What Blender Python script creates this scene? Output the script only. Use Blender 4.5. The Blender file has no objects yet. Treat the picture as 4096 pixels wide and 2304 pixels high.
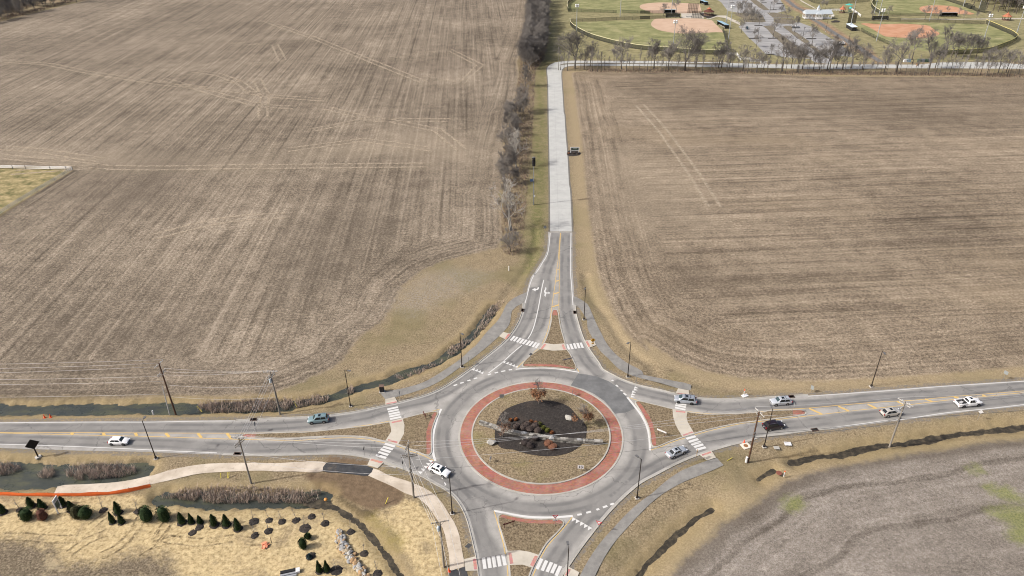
import bpy, bmesh, math, random
import numpy as np
from mathutils import Vector, Matrix
from mathutils.geometry import delaunay_2d_cdt, tessellate_polygon

SC = bpy.context.scene
COL = SC.collection
R = math.radians

# ------------------------------------------------------------------ camera, sky, sun, exposure
PITCH, ROLL, HEIGHT = R(30.9354), R(-0.68855), 108.0
cam = bpy.data.cameras.new('drone_camera')
cam.sensor_width = 36.0
cam.lens = 36.0 * 2842.0 / 4096.0
cam.clip_start, cam.clip_end = 1.0, 12000.0
cam_ob = bpy.data.objects.new('drone_camera', cam)
COL.objects.link(cam_ob)
_F = Vector((0, math.cos(PITCH), -math.sin(PITCH)))
_R0, _U0 = Vector((1, 0, 0)), Vector((0, math.sin(PITCH), math.cos(PITCH)))
_R = _R0 * math.cos(ROLL) + _U0 * math.sin(ROLL)
_U = -_R0 * math.sin(ROLL) + _U0 * math.cos(ROLL)
cam_ob.matrix_world = Matrix(((_R.x, _U.x, -_F.x, 0), (_R.y, _U.y, -_F.y, 0), (_R.z, _U.z, -_F.z, HEIGHT), (0, 0, 0, 1)))
SC.camera = cam_ob

SUN_ELEV = R(41.0)
SUN_FROM = math.atan2(-0.973, -0.230)          # compass bearing (x, y) that the light comes from
world = bpy.data.worlds.new('World')
SC.world = world
world.use_nodes = True
_nt = world.node_tree
_sky = _nt.nodes.new('ShaderNodeTexSky')
_sky.sky_type = 'NISHITA'
_sky.sun_disc = False
_sky.sun_elevation = SUN_ELEV
_sky.sun_rotation = SUN_FROM
_sky.dust_density = 6.0
_sky.air_density = 0.75
_sky.ozone_density = 0.4
_bg = _nt.nodes['Background']
_bg.inputs['Strength'].default_value = 0.13
_nt.links.new(_sky.outputs['Color'], _bg.inputs['Color'])
sun = bpy.data.lights.new('sun', 'SUN')
sun.energy = 3.1
sun.angle = R(1.2)
sun.color = (1.0, 0.97, 0.925)
sun_ob = bpy.data.objects.new('sun', sun)
COL.objects.link(sun_ob)
_d = Vector((0.973 * math.cos(SUN_ELEV), 0.230 * math.cos(SUN_ELEV), -math.sin(SUN_ELEV)))
sun_ob.rotation_euler = _d.to_track_quat('-Z', 'Y').to_euler()
sun_ob.location = (0, 0, 200)
SC.view_settings.view_transform = 'Standard'
SC.view_settings.look = 'None'
SC.view_settings.gamma = 1.0
SC.view_settings.use_curve_mapping = False
SC.view_settings.exposure = 0.42
try:
    SC.cycles.filter_width = 1.05
    SC.cycles.max_bounces = 5
    SC.cycles.diffuse_bounces = 2
    SC.cycles.glossy_bounces = 2
    SC.cycles.transparent_max_bounces = 12
except Exception:
    pass

# ------------------------------------------------------------------ survey data (metres; x east, y north)
D={
'nw_curb':[(3.08,171.45),(2.82,167.37),(2.34,164.61),(1.33,160.78),(-0.28,156.54),(-1.73,153.52),(-3.74,150.41),(-6.67,146.42),(-9.49,142.57),(-13.66,137.51),(-16.31,134.61),(-18.28,132.88),(-20.91,131.19),(-24.22,129.76),(-26.96,128.65),(-29.71,127.76),(-32.04,126.97),(-33.35,126.55),(-37.39,125.42),(-41.72,124.67),(-46.59,124.11),(-52.71,123.83),(-58.65,123.59),(-59.51,123.53),(-62.91,123.14)],
'nw_top':[(12.51,216.75),(12.09,210.6),(11.39,203.29),(10.55,199.56),(9.3,195.94),(7.85,191.99),(6.44,187.77),(6.8,189.23),(5.64,185.94),(4.95,182.27),(4.27,177.82),(3.62,173.96)],
'nw_left':[(-63.3,123.25),(-71.98,123.36),(-82.59,123.44),(-97.29,123.49),(-116.82,123.68),(-176.81,124.27)],
'sw_left':[(-171.51,118.99),(-111.63,115.21),(-94.19,114.1),(-85.66,113.79),(-78.83,113.47),(-78.29,113.46),(-71.38,112.87),(-62.88,112.38)],
'sw_curb':[(-62.27,112.28),(-59.5,112.19),(-57.13,112.03),(-51.14,111.93),(-44.52,111.96),(-42.71,111.98),(-39.79,112.1),(-36.82,112.01),(-33.79,111.54),(-30.41,110.67),(-27.29,109.51),(-24.53,108.17),(-27.29,109.55),(-24.52,108.25),(-21.43,106.72),(-18.76,105.22),(-15.91,103.16),(-13.49,101.38),(-11.62,99.3),(-10.1,96.64),(-8.93,93.43),(-8.19,90.52),(-7.46,87.37),(-7.06,85.58),(-6.54,82.46),(-6.44,81.47),(-5.16,69.53)],
'se_curb':[(1.52,71.27),(8.16,81.26),(12.02,87.09),(13.85,89.64),(17.02,93.86),(19.63,97.0),(22.49,100.01),(25.83,103.01),(29.1,105.05),(32.45,107.14),(35.83,109.01),(38.98,110.49),(42.11,111.72),(45.94,113.1),(51.57,114.77),(53.21,115.58),(59.25,116.56),(65.7,117.66),(66.82,117.79),(70.02,118.03)],
'se_right':[(70.25,118.02),(76.95,119.09),(83.43,120.11),(91.98,121.41),(104.77,123.46),(116.83,124.82),(176.45,131.55)],
'ne_right':[(182.47,138.8),(122.65,134.15),(101.66,132.52),(82.42,130.76),(78.46,130.25),(69.26,129.51)],
'ne_curb':[(69.14,129.71),(65.53,129.48),(64.51,129.35),(60.22,129.08),(55.23,128.6),(53.78,128.75),(48.91,128.59),(45.73,128.78),(43.01,129.2),(41.4,130.36),(38.32,130.8),(35.07,132.14),(30.44,133.91),(27.38,135.69),(25.56,137.07),(24.43,138.17),(22.25,140.55),(21.64,142.91),(19.57,149.59),(18.86,152.74),(18.26,157.43),(17.87,162.72),(17.67,166.64),(17.8,170.09)],
'ne_top':[(17.88,173.21),(18.28,181.05),(18.68,190.39),(18.61,189.56),(19.68,203.08),(20.7,216.53)],
'cw':[(42.13,458.73),(33.69,457.32),(28.63,454.54),(25.7,449.7),(23.73,443.93),(23.06,440.13),(22.61,430.82),(22.4,421.84),(21.71,401.56),(20.69,378.48),(19.44,351.17),(19.03,342.88),(17.89,316.65),(16.87,293.58),(15.92,273.15),(15.27,257.88),(14.44,241.23),(13.24,217.26)],
'ce':[(41.06,446.0),(35.67,444.32),(33.31,441.16),(31.93,436.87),(31.09,430.42),(30.27,417.97),(28.35,378.15),(26.98,350.87),(27.13,347.3),(25.52,316.37),(24.73,296.97),(23.87,279.45),(22.72,257.66),(22.72,253.91),(21.7,234.94),(20.57,217.06)],
'park_n':[(42.13,458.73),(76.1,456.22),(100.16,454.4),(102.56,453.27),(116.64,451.16),(130.97,450.45),(137.47,447.74),(157.79,443.58),(171.72,442.51),(188.06,441.7),(195.71,441.72),(220.17,440.12),(247.61,438.19),(264.18,442.83),(278.6,443.1),(301.14,440.99),(304.25,438.3),(310.89,435.66),(357.35,417.18)],
'park_s':[(41.06,446.0),(74.19,443.41),(101.24,441.51),(113.89,439.16),(132.35,437.51),(155.01,434.7),(177.15,431.2),(203.25,429.57),(225.17,430.37),(256.86,428.84),(279.16,427.4),(304.51,425.43),(354.36,421.58)],
'park_median':[(30.36,447.11),(33.76,451.28),(41.12,452.51),(75.2,450.22),(102.61,448.27),(116.1,448.8),(130.21,447.5),(136.26,445.04),(129.26,443.82),(115.21,444.9),(86.92,447.08),(74.91,448.26),(50.99,449.44),(36.54,449.56)],
'n_isl':[(12.0,167.97),(11.39,167.59),(11.02,166.0),(10.74,162.87),(10.26,159.83),(9.57,156.52),(8.81,153.65),(7.89,151.21),(7.0,149.34),(5.85,148.0),(4.2,146.03),(2.98,144.09),(2.4,142.72),(2.58,141.85),(4.08,141.6),(7.95,141.52),(11.78,140.97),(14.43,140.32),(15.29,140.34),(15.69,141.12),(15.31,143.68),(14.59,146.99),(13.9,149.03),(13.67,151.44),(13.42,154.27),(13.08,157.91),(12.85,162.44),(12.81,166.35),(12.59,167.64)],
'n_path':[(8.18,151.9),(10.62,151.16),(13.47,151.51),(13.95,148.58),(10.26,148.35),(6.9,149.24)],
'n_brick':[(2.95,142.83),(4.51,142.87),(8.01,142.83),(11.09,142.38),(12.8,141.74),(15.24,140.87),(14.93,140.66),(11.8,141.35),(7.96,141.87),(4.09,141.92),(2.84,142.16)],
'n_cap':[(11.13,164.97),(11.28,166.79),(11.57,167.42),(11.98,167.65),(12.4,167.4),(12.56,166.56),(12.55,164.94)],
'w_isl':[(-17.46,125.14),(-17.98,125.35),(-19.45,125.13),(-21.7,124.37),(-23.6,123.66),(-25.09,123.05),(-27.96,121.89),(-31.12,121.23),(-32.4,120.84),(-38.4,119.93),(-42.87,119.27),(-47.36,118.84),(-47.94,118.94),(-53.07,118.81),(-56.73,118.7),(-59.4,118.69),(-59.99,118.38),(-59.91,117.89),(-59.35,117.46),(-56.73,117.26),(-50.88,117.09),(-41.48,117.3),(-46.97,117.27),(-40.98,117.6),(-34.88,117.5),(-31.77,117.07),(-27.94,115.7),(-25.06,114.71),(-22.89,113.63),(-20.41,112.32),(-18.78,111.47),(-18.08,111.38),(-17.68,112.06),(-17.93,115.15),(-18.19,118.59),(-18.03,120.71),(-17.62,123.12),(-17.28,124.59)],
'w_path':[(-28.06,122.04),(-25.19,123.2),(-24.43,120.82),(-24.21,118.0),(-25.08,114.65),(-27.99,115.96),(-27.12,118.74),(-27.33,119.92)],
'w_brick':[(-18.09,125.18),(-17.6,124.84),(-18.14,121.19),(-18.2,117.43),(-17.8,112.28),(-18.03,111.74),(-18.61,111.69),(-19.32,118.61),(-19.06,120.96),(-18.51,123.87)],
'w_cap':[(-59.79,118.3),(-56.88,118.63),(-56.94,117.42),(-59.31,117.6)],
's_isl':[(-3.19,94.5),(-2.88,95.05),(-2.41,95.24),(-0.37,94.65),(1.97,94.12),(4.31,93.85),(8.52,93.79),(9.12,93.42),(9.32,92.93),(9.12,92.35),(8.02,90.84),(5.92,88.45),(4.3,85.59),(3.04,83.01),(2.41,81.34),(2.09,80.01),(0.9,77.14),(-0.63,77.16),(-0.87,80.05),(-0.93,81.39),(-1.18,84.79),(-1.47,86.65),(-2.08,89.12),(-2.54,91.0),(-3.02,92.92)],
's_path':[(-1.5,86.6),(0.77,86.71),(2.54,86.36),(4.33,85.63),(3.06,82.9),(1.3,83.61),(-1.03,83.54)],
's_brick':[(-2.88,94.53),(-2.41,95.0),(-0.37,94.41),(1.97,93.89),(4.3,93.61),(8.5,93.55),(9.07,93.13),(8.92,92.78),(7.37,92.73),(4.27,92.81),(1.95,93.04),(-0.38,93.63)],
'e_isl':[(28.36,127.49),(28.53,128.03),(29.19,128.19),(31.0,127.49),(33.98,126.29),(36.48,125.23),(39.57,124.15),(44.38,123.24),(47.52,123.26),(52.27,123.45),(57.09,123.84),(57.87,124.17),(61.1,124.42),(63.48,124.48),(65.65,124.37),(66.29,123.95),(66.4,123.31),(65.89,122.85),(64.37,122.53),(62.7,122.21),(59.4,121.64),(56.15,121.17),(52.9,120.65),(51.41,120.45),(46.48,119.3),(43.18,118.35),(39.53,117.04),(36.89,116.0),(34.91,115.17),(33.28,114.45),(31.61,113.52),(30.64,113.05),(29.92,113.17),(29.66,113.81),(29.84,116.16),(29.99,118.36),(29.84,120.61),(29.45,122.92),(28.81,125.78)],
'e_path':[(36.46,125.28),(39.66,124.22),(39.01,122.29),(38.97,120.68),(39.56,117.02),(36.8,115.93),(36.3,118.24),(36.06,120.05),(36.07,122.81)],
'e_brick':[(28.55,127.68),(29.23,127.89),(29.92,125.76),(30.7,122.9),(31.07,120.59),(30.98,118.34),(30.97,116.14),(30.58,113.41),(30.1,113.38),(29.82,113.91),(30.02,116.16),(30.16,118.35),(30.03,120.61),(29.64,122.92),(29.0,125.78)],
'e_cap':[(63.6,124.26),(65.52,124.23),(66.09,123.84),(66.23,123.36),(65.8,123.02),(64.45,122.74),(63.19,122.5)],
'mulch':[(-4.19,117.12),(-3.95,119.8),(-3.6,121.72),(-2.68,124.24),(-1.15,125.94),(0.79,127.07),(2.74,127.93),(4.69,128.34),(7.61,128.43),(10.48,127.63),(12.7,126.12),(13.87,123.94),(15.0,121.66),(16.07,119.72),(15.6,115.72),(14.86,114.05),(13.09,112.18),(11.22,110.97),(7.63,110.17),(4.12,110.6),(1.49,111.51),(-0.28,112.41),(-2.61,112.83),(-3.89,115.02)],
'patch':[(16.02,138.83),(14.89,136.55),(13.8,134.23),(16.78,132.85),(19.17,130.94),(21.07,128.63),(22.31,126.09),(22.99,123.92),(27.91,125.61),(27.32,127.47),(26.61,129.89),(24.85,133.64),(23.11,135.74),(20.3,137.75),(17.72,138.56)],
'pads':[(-30.09,129.87),(-27.92,130.68),(-27.0,128.69),(-29.74,127.76),(-2.46,157.14),(-0.39,156.18),(-1.69,153.52),(-3.59,155.16),(18.9,152.73),(21.32,152.93),(21.68,150.58),(19.64,149.35),(39.26,132.58),(41.63,131.76),(41.43,130.31),(38.27,130.75),(39.18,110.49),(42.01,111.72),(42.49,109.59),(40.39,108.79),(9.44,83.09),(11.3,81.87),(10.85,80.88),(8.43,81.08),(-30.41,110.67),(-27.29,109.51),(-28.41,107.68),(-30.69,108.67),(-9.23,84.92),(-7.15,85.53),(-6.54,82.47),(-8.84,82.43)],
'reds':[(-29.53,128.38),(-27.36,129.07),(-27.19,128.69),(-29.63,127.96),(-1.11,156.27),(-0.57,156.0),(-1.63,153.76),(-2.1,154.06),(19.11,152.2),(19.64,152.37),(20.11,150.03),(19.59,149.8),(38.83,130.89),(41.17,130.42),(41.18,130.24),(38.63,130.69),(39.63,110.51),(41.71,111.4),(41.84,111.01),(39.75,110.12),(9.33,82.58),(9.83,82.48),(9.16,81.25),(8.73,81.26),(-30.08,110.42),(-27.55,109.57),(-27.83,109.06),(-30.33,109.96),(-7.66,84.95),(-7.06,84.98),(-6.77,82.73),(-7.35,82.69),(8.26,151.48),(8.76,151.19),(7.75,149.08),(7.2,149.3),(12.73,150.94),(13.28,151.1),(13.72,148.79),(13.08,148.7),(-27.51,121.91),(-25.28,122.62),(-25.11,122.08),(-27.35,121.47),(-27.36,116.33),(-25.24,115.5),(-25.38,115.01),(-27.55,115.88),(-1.23,86.17),(-0.7,86.2),(-0.33,83.88),(-0.96,83.8),(3.56,85.51),(4.1,85.33),(3.22,83.14),(2.64,83.49),(37.08,124.67),(39.25,124.28),(39.05,123.78),(37.02,124.15),(36.95,116.65),(39.24,117.64),(39.46,117.26),(37.09,116.21)],
'path_nw':[(4.26,177.6),(2.77,176.55),(0.49,174.45),(-1.75,170.73),(-2.61,167.09),(-3.88,163.19),(-6.94,157.23),(-9.81,150.88),(-10.61,149.88),(-12.97,145.87),(-15.44,142.73),(-18.14,139.68),(-20.77,136.96),(-23.43,135.2),(-27.47,133.61),(-31.66,132.48),(-31.07,131.38),(-30.11,130.04),(-27.79,130.72),(-23.17,132.75),(-20.51,134.25),(-17.87,136.45),(-15.22,139.39),(-12.52,142.91),(-9.71,146.3),(-6.82,150.32),(-3.82,154.77),(-5.79,151.84),(-3.18,156.06),(-0.89,160.83),(-0.0,167.84),(1.11,169.84),(3.24,171.86)],
'path_ne':[(17.92,175.12),(19.47,173.6),(21.42,170.62),(22.1,166.55),(22.81,161.08),(23.58,156.59),(24.59,151.22),(26.07,147.09),(28.47,143.1),(31.79,139.55),(31.94,138.03),(34.32,137.17),(39.03,135.47),(42.69,133.94),(42.07,131.88),(39.29,132.7),(35.55,134.74),(31.68,136.41),(29.04,137.81),(26.19,140.59),(24.2,144.81),(22.58,147.83),(21.68,150.58),(20.91,154.83),(20.23,158.5),(20.43,162.66),(19.51,166.6),(18.67,169.45),(17.8,170.09)],
'path_se':[(40.39,108.79),(37.52,107.6),(34.18,105.9),(31.88,104.21),(29.55,102.18),(27.23,99.94),(25.05,98.25),(21.79,95.19),(18.55,91.56),(15.44,87.89),(12.97,84.17),(11.33,81.22),(10.31,79.1),(12.32,77.57),(14.02,81.18),(15.95,84.74),(18.51,88.49),(21.5,91.97),(25.03,95.84),(27.96,98.69),(31.27,101.13),(34.57,103.13),(37.82,104.64),(41.14,106.19),(43.56,107.5),(42.69,109.59)],
'path_sw':[(-92.58,101.83),(-92.95,103.75),(-87.4,104.3),(-81.75,104.73),(-78.17,105.46),(-74.73,106.6),(-75.19,106.25),(-72.23,107.79),(-69.83,108.62),(-65.63,109.55),(-60.23,109.84),(-52.86,109.72),(-50.32,109.6),(-39.5,109.5),(-39.71,107.14),(-46.03,107.2),(-49.65,107.23),(-52.2,107.47),(-59.39,107.34),(-64.66,106.93),(-66.34,106.6),(-70.27,105.21),(-74.2,103.97),(-75.27,103.34),(-78.71,102.37),(-82.34,101.92),(-86.03,101.6),(-89.83,101.53)],
'path_sw2':[(-29.34,107.78),(-25.98,105.82),(-22.22,104.32),(-18.47,102.38),(-16.03,100.5),(-14.1,98.01),(-12.92,95.82),(-11.59,93.47),(-10.42,90.39),(-9.75,87.04),(-9.29,84.95),(-9.08,83.44),(-10.61,82.91),(-11.63,82.42),(-11.71,83.14),(-12.07,86.12),(-12.76,89.03),(-13.64,92.05),(-15.17,94.57),(-17.14,97.62),(-19.05,99.53),(-21.79,100.82),(-24.66,102.71),(-27.93,104.53),(-30.09,105.77)],
'black1':[(-39.5,109.5),(-34.68,109.17),(-30.73,108.48),(-29.34,107.78),(-30.09,105.77),(-33.2,106.11),(-36.9,106.68),(-39.71,107.14)],
'black2':[(-11.63,82.42),(-11.13,82.68),(-10.61,82.91),(-10.2,82.67),(-9.84,83.08),(-9.08,83.44),(-8.64,82.38),(-8.46,80.24),(-11.43,80.28)],
'l1':[(14.93,216.16),(14.12,208.06),(13.27,200.88),(11.81,194.09),(11.89,195.51),(9.31,181.26),(7.59,172.6),(6.75,167.69)],
'l2':[(18.55,216.07),(17.41,203.14),(16.76,193.97),(16.76,195.39),(15.87,181.11),(15.18,168.31),(15.72,159.72),(16.44,153.14),(17.27,148.62),(18.59,143.62),(21.15,138.51)],
'l3':[(10.57,183.51),(9.37,172.56),(8.39,165.26),(7.35,160.65),(5.28,155.16),(2.27,148.24),(-0.75,143.03),(-3.06,139.29)],
'l4':[(6.47,179.09),(5.31,170.57),(4.04,163.79),(2.24,158.51),(0.31,153.48),(-2.73,149.02),(-6.61,143.8),(-9.41,140.35),(-12.18,136.56),(-16.15,132.4),(-20.08,129.68),(-24.07,128.49),(-27.98,127.1),(-28.16,127.06),(-33.01,124.51),(-39.01,122.98),(-48.04,121.53),(-50.3,121.37),(-60.58,120.78),(-81.6,121.15),(-115.47,121.49)],
'l5':[(-113.3,117.95),(-73.85,115.81),(-67.15,114.97),(-55.16,114.29),(-40.93,114.77),(-40.41,115.0),(-34.36,114.68),(-28.92,113.33),(-28.27,113.11),(-23.3,110.65),(-19.26,108.68),(-16.85,108.04)],
'l6':[(-16.11,104.37),(-11.78,101.67),(-9.18,98.44),(-7.28,94.96),(-6.19,90.11),(-4.87,85.55),(-3.92,81.43)],
'l7':[(5.57,81.3),(6.9,84.5),(9.39,88.58),(11.95,91.93),(14.57,95.02),(18.15,98.64)],
'l8':[(16.23,95.04),(21.23,100.53),(28.4,106.66),(34.0,109.87),(39.61,112.34),(39.11,113.86),(47.27,116.51),(55.32,118.13),(52.18,118.18),(58.6,119.19),(66.63,120.18),(74.93,121.64),(84.69,122.86),(89.08,123.45),(99.73,125.05),(118.47,127.45)],
'l9':[(121.4,132.14),(102.34,129.94),(81.29,128.14),(77.27,127.32),(68.96,126.5),(59.3,126.19),(54.55,126.28),(54.67,126.28),(48.15,125.67),(42.05,126.75),(36.17,129.33),(30.08,131.72),(25.61,134.93)],
'hedge_brush':[(17.28,708.31),(15.21,650.72),(12.73,597.88),(11.17,552.27),(8.78,500.43),(5.79,456.68),(5.62,427.99),(3.33,386.68),(1.78,351.87),(-2.9,301.66),(-2.8,273.76),(-3.39,248.09),(-3.65,229.82),(-3.18,213.54),(-3.59,205.59),(-2.45,201.28),(0.64,199.81),(2.43,201.63),(3.9,208.33),(5.06,229.57),(6.41,254.4),(7.74,273.42),(9.54,301.22),(11.39,343.18),(14.2,401.89),(16.15,438.57),(22.25,464.08),(27.71,524.21),(37.49,706.81)],
'lush':[(4.75,205.86),(5.42,229.56),(6.67,254.39),(7.98,273.41),(9.8,301.21),(11.67,343.17),(14.42,401.88),(16.38,438.56),(22.74,464.05),(28.26,524.18),(38.21,706.76),(54.76,705.54),(43.77,579.99),(30.4,459.53),(22.83,440.15),(18.54,351.21),(18.45,342.9),(15.16,273.18),(14.71,261.03),(12.35,218.34),(10.72,203.31),(6.29,189.86),(3.49,187.84)],
'pale1':[(-253.23,309.66),(-228.11,305.54),(-183.44,305.6),(-122.09,289.56),(-93.64,304.09),(-40.9,333.67),(-10.31,311.06),(-9.58,280.01),(-67.72,284.81),(-106.81,274.8),(-148.38,276.13),(-217.56,288.31),(-239.36,289.03)],
'pale2':[(33.05,290.34),(74.15,308.04),(73.65,220.71),(36.7,203.26),(31.86,232.09)],
'damp1':[(-161.45,306.46),(-142.5,315.8),(-128.57,295.83),(-132.61,262.45),(-135.09,236.83),(-150.32,243.87)],
'damp2':[(-78.22,224.88),(-54.04,265.13),(-34.06,264.51),(-34.38,223.68),(-51.91,181.71),(-70.31,168.43),(-79.2,163.56)],
'damp3':[(-132.16,159.82),(-105.19,175.88),(-77.95,159.87),(-76.92,142.16),(-111.36,145.94)],
'damp4':[(52.45,201.14),(103.46,208.6),(118.63,180.6),(65.67,164.15),(42.16,179.5)],
'damp5':[(64.1,395.35),(191.03,400.05),(297.06,370.56),(259.0,315.09),(153.09,337.81),(70.0,349.16)],
'fieldL':[(16.77,717.36),(14.87,650.75),(12.73,597.88),(11.17,552.27),(8.52,500.45),(4.81,456.73),(5.38,428.0),(3.11,386.69),(1.24,358.32),(-0.43,353.24),(-1.05,334.49),(-3.16,301.67),(-3.07,280.34),(-3.01,267.44),(-3.22,265.15),(-4.69,248.13),(-3.77,229.82),(-3.43,216.13),(-4.05,206.58),(-13.67,201.53),(-21.05,197.72),(-27.97,191.5),(-32.91,182.01),(-34.34,170.99),(-35.94,162.87),(-41.14,155.38),(-43.14,145.64),(-44.19,143.93),(-45.85,141.98),(-47.31,140.07),(-49.88,138.75),(-51.47,136.66),(-55.49,134.07),(-58.69,132.24),(-67.73,131.69),(-73.35,131.94),(-86.3,132.04),(-84.91,131.73),(-103.06,131.21),(-121.46,131.27),(-260.0,131.26),(-260.0,215.9),(-185.42,222.8),(-185.06,235.2),(-182.2,280.12),(-183.42,282.75),(-216.43,286.46),(-226.64,287.24),(-620.0,287.93),(-900.0,480.0),(-424.28,553.38),(-417.18,614.5),(-412.83,640.57),(-408.12,668.72),(-399.39,720.99),(-391.39,794.8)],
'fieldR':[(36.89,429.23),(36.0,392.96),(33.89,350.59),(33.23,328.77),(31.68,296.73),(30.19,272.69),(29.73,267.74),(27.87,234.77),(27.1,212.74),(26.43,193.73),(26.58,183.13),(27.37,174.26),(28.54,166.01),(29.62,158.3),(31.92,152.82),(35.17,147.58),(34.5,152.88),(41.06,144.06),(47.86,139.04),(54.98,136.54),(67.99,135.06),(77.69,135.33),(92.53,136.28),(107.69,137.55),(126.24,139.9),(139.14,140.95),(520.0,200.0),(700.0,420.0),(302.42,406.24),(268.48,408.67),(181.61,413.56),(150.49,420.28),(83.93,429.74),(62.66,428.01),(44.6,432.54)],
'fieldS':[(26.76,80.02),(29.12,83.33),(31.65,85.55),(34.85,88.03),(38.43,91.72),(42.85,94.63),(47.37,97.41),(51.1,100.31),(54.88,103.06),(57.12,103.94),(56.6,103.67),(62.3,105.89),(69.43,107.55),(76.55,108.93),(83.87,110.5),(93.53,112.05),(101.04,113.51),(110.17,114.16),(117.62,114.84),(260.0,120.0),(200.0,60.0),(40.0,60.0)],
'straw':[(-102.47,100.24),(-96.99,100.65),(-89.3,100.53),(-81.85,100.91),(-75.73,101.31),(-72.6,100.26),(-69.7,99.54),(-66.83,98.82),(-61.32,97.86),(-54.32,97.31),(-49.19,97.23),(-42.47,97.57),(-40.02,97.1),(-35.88,96.82),(-33.76,96.35),(-29.17,93.32),(-26.45,89.82),(-23.97,86.29),(-20.98,81.67),(-19.96,79.7),(-45.08,80.05),(-90.38,80.48),(-98.83,80.6),(-112.09,100.39)],
'straw2':[(-26.57,95.81),(-25.13,97.52),(-23.14,97.93),(-21.97,99.47),(-20.04,99.21),(-17.95,97.19),(-16.78,95.66),(-15.06,93.31),(-14.21,91.05),(-13.18,86.14),(-12.68,83.71),(-12.22,79.6),(-16.77,79.66),(-18.1,83.42),(-19.93,85.67),(-21.2,88.17),(-21.46,90.15),(-24.03,92.21),(-26.34,94.32)],
'mud':[(-38.98,107.13),(-30.29,105.89),(-27.61,104.77),(-23.76,102.58),(-21.96,100.82),(-22.52,98.36),(-24.79,97.52),(-27.18,96.47),(-28.95,96.93),(-31.75,98.28),(-35.65,100.58),(-39.5,102.25),(-41.82,104.64),(-43.96,106.11)],
'mud2':[(-40.0,111.81),(-35.12,111.47),(-30.4,110.36),(-30.76,108.65),(-34.68,109.17),(-39.33,109.55)],
'dark':[(-37.64,101.76),(-34.51,100.11),(-31.75,98.28),(-28.91,96.71),(-27.18,96.47),(-27.48,95.18),(-29.39,94.58),(-31.34,96.1),(-32.99,97.64),(-35.32,99.0)],
'soil':[(-105.92,91.19),(-96.85,91.05),(-91.28,90.75),(-87.83,89.39),(-85.38,88.5),(-83.86,87.0),(-81.32,85.51),(-74.34,85.41),(-71.52,86.82),(-66.43,87.17),(-63.26,85.87),(-64.6,87.25),(-62.46,85.9),(-60.92,84.02),(-59.73,82.2),(-58.95,80.23),(-90.38,80.48),(-98.83,80.6)],
'moss':[(-28.38,94.56),(-27.04,95.6),(-24.86,92.22),(-21.3,90.15),(-21.72,87.22),(-23.0,87.23),(-25.52,91.21)],
'gravel':[(-34.19,169.94),(-32.47,178.58),(-27.59,187.8),(-19.49,193.3),(-10.74,191.08),(-6.39,188.51),(-10.39,181.48),(-19.28,173.86),(-27.51,165.68)],
'paddock':[(-228.78,285.54),(-214.79,283.77),(-182.27,280.55),(-185.87,236.52),(-187.34,221.67)],
'gr1':[(52.41,97.43),(53.67,98.74),(55.19,98.99),(56.54,98.16),(56.68,96.84),(55.21,95.56),(53.63,95.07),(52.49,95.86)],
'gr2':[(93.48,105.96),(94.87,106.53),(96.41,106.21),(96.17,105.04),(94.28,104.35),(93.26,104.8)],
'gr3':[(93.95,100.83),(96.13,101.35),(98.74,100.48),(99.93,97.75),(103.18,96.12),(102.51,95.09),(99.11,96.44),(95.78,97.28),(94.29,98.91)],
'gr4':[(90.65,94.76),(94.85,95.72),(98.3,95.15),(102.01,94.33),(100.07,91.35),(93.02,86.69),(91.09,87.88),(93.17,91.95),(91.11,93.48)],
'reed1':[(-73.57,127.61),(-73.36,128.98),(-70.83,130.05),(-63.67,130.48),(-58.23,130.67),(-53.67,130.72),(-50.8,130.25),(-48.32,131.33),(-44.8,132.41),(-48.87,131.41),(-46.52,131.88),(-44.11,132.09),(-43.62,129.81),(-46.61,128.74),(-44.05,129.0),(-48.42,127.98),(-53.56,126.97),(-57.1,126.77),(-62.43,126.59),(-69.5,126.32),(-72.26,126.5)],
'reed2':[(-29.22,139.2),(-26.87,140.09),(-23.83,141.45),(-21.36,143.09),(-18.55,144.74),(-16.49,147.19),(-17.42,149.51),(-13.87,153.9),(-10.82,154.92),(-8.18,164.06),(-6.16,170.42),(-3.98,173.28),(-2.2,174.3),(-2.19,171.99),(-4.99,166.35),(-7.01,160.2),(-9.97,154.94),(-15.74,147.18),(-19.84,142.57),(-23.19,139.55),(-27.3,137.77),(-29.09,138.27)],
'reed3':[(-40.62,134.34),(-39.94,135.12),(-38.65,135.36),(-38.21,133.0),(-39.3,132.64)],
'reed4':[(-114.93,110.67),(-108.79,110.57),(-106.34,110.53),(-103.44,109.38),(-105.09,107.77),(-106.85,107.39),(-112.6,107.08)],
'reed5':[(-99.15,107.13),(-98.67,108.75),(-96.75,109.27),(-95.24,107.61),(-96.85,106.56),(-98.45,106.59)],
'reed6':[(-94.13,108.13),(-92.18,109.74),(-86.36,110.2),(-79.88,109.26),(-78.66,107.88),(-80.77,106.83),(-86.36,106.13),(-90.59,105.93),(-92.95,107.03)],
'reed7':[(-70.97,100.91),(-68.29,102.47),(-63.25,103.09),(-59.79,103.27),(-56.24,103.21),(-47.25,102.6),(-41.74,101.59),(-39.04,102.01),(-38.48,101.08),(-39.8,99.29),(-41.08,98.87),(-46.32,99.17),(-51.5,99.25),(-58.35,99.14),(-63.8,99.89),(-68.38,100.53)],
'infA':[(117.11,593.71),(126.02,594.28),(141.36,593.8),(153.14,591.42),(159.14,584.6),(158.52,575.99),(158.13,563.83),(157.48,552.15),(155.9,538.88),(150.98,540.13),(143.43,538.23),(134.46,536.02),(123.47,537.34),(116.15,543.28),(111.54,549.17),(109.2,558.67),(108.95,569.85),(110.42,577.42),(113.56,586.67)],
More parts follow.
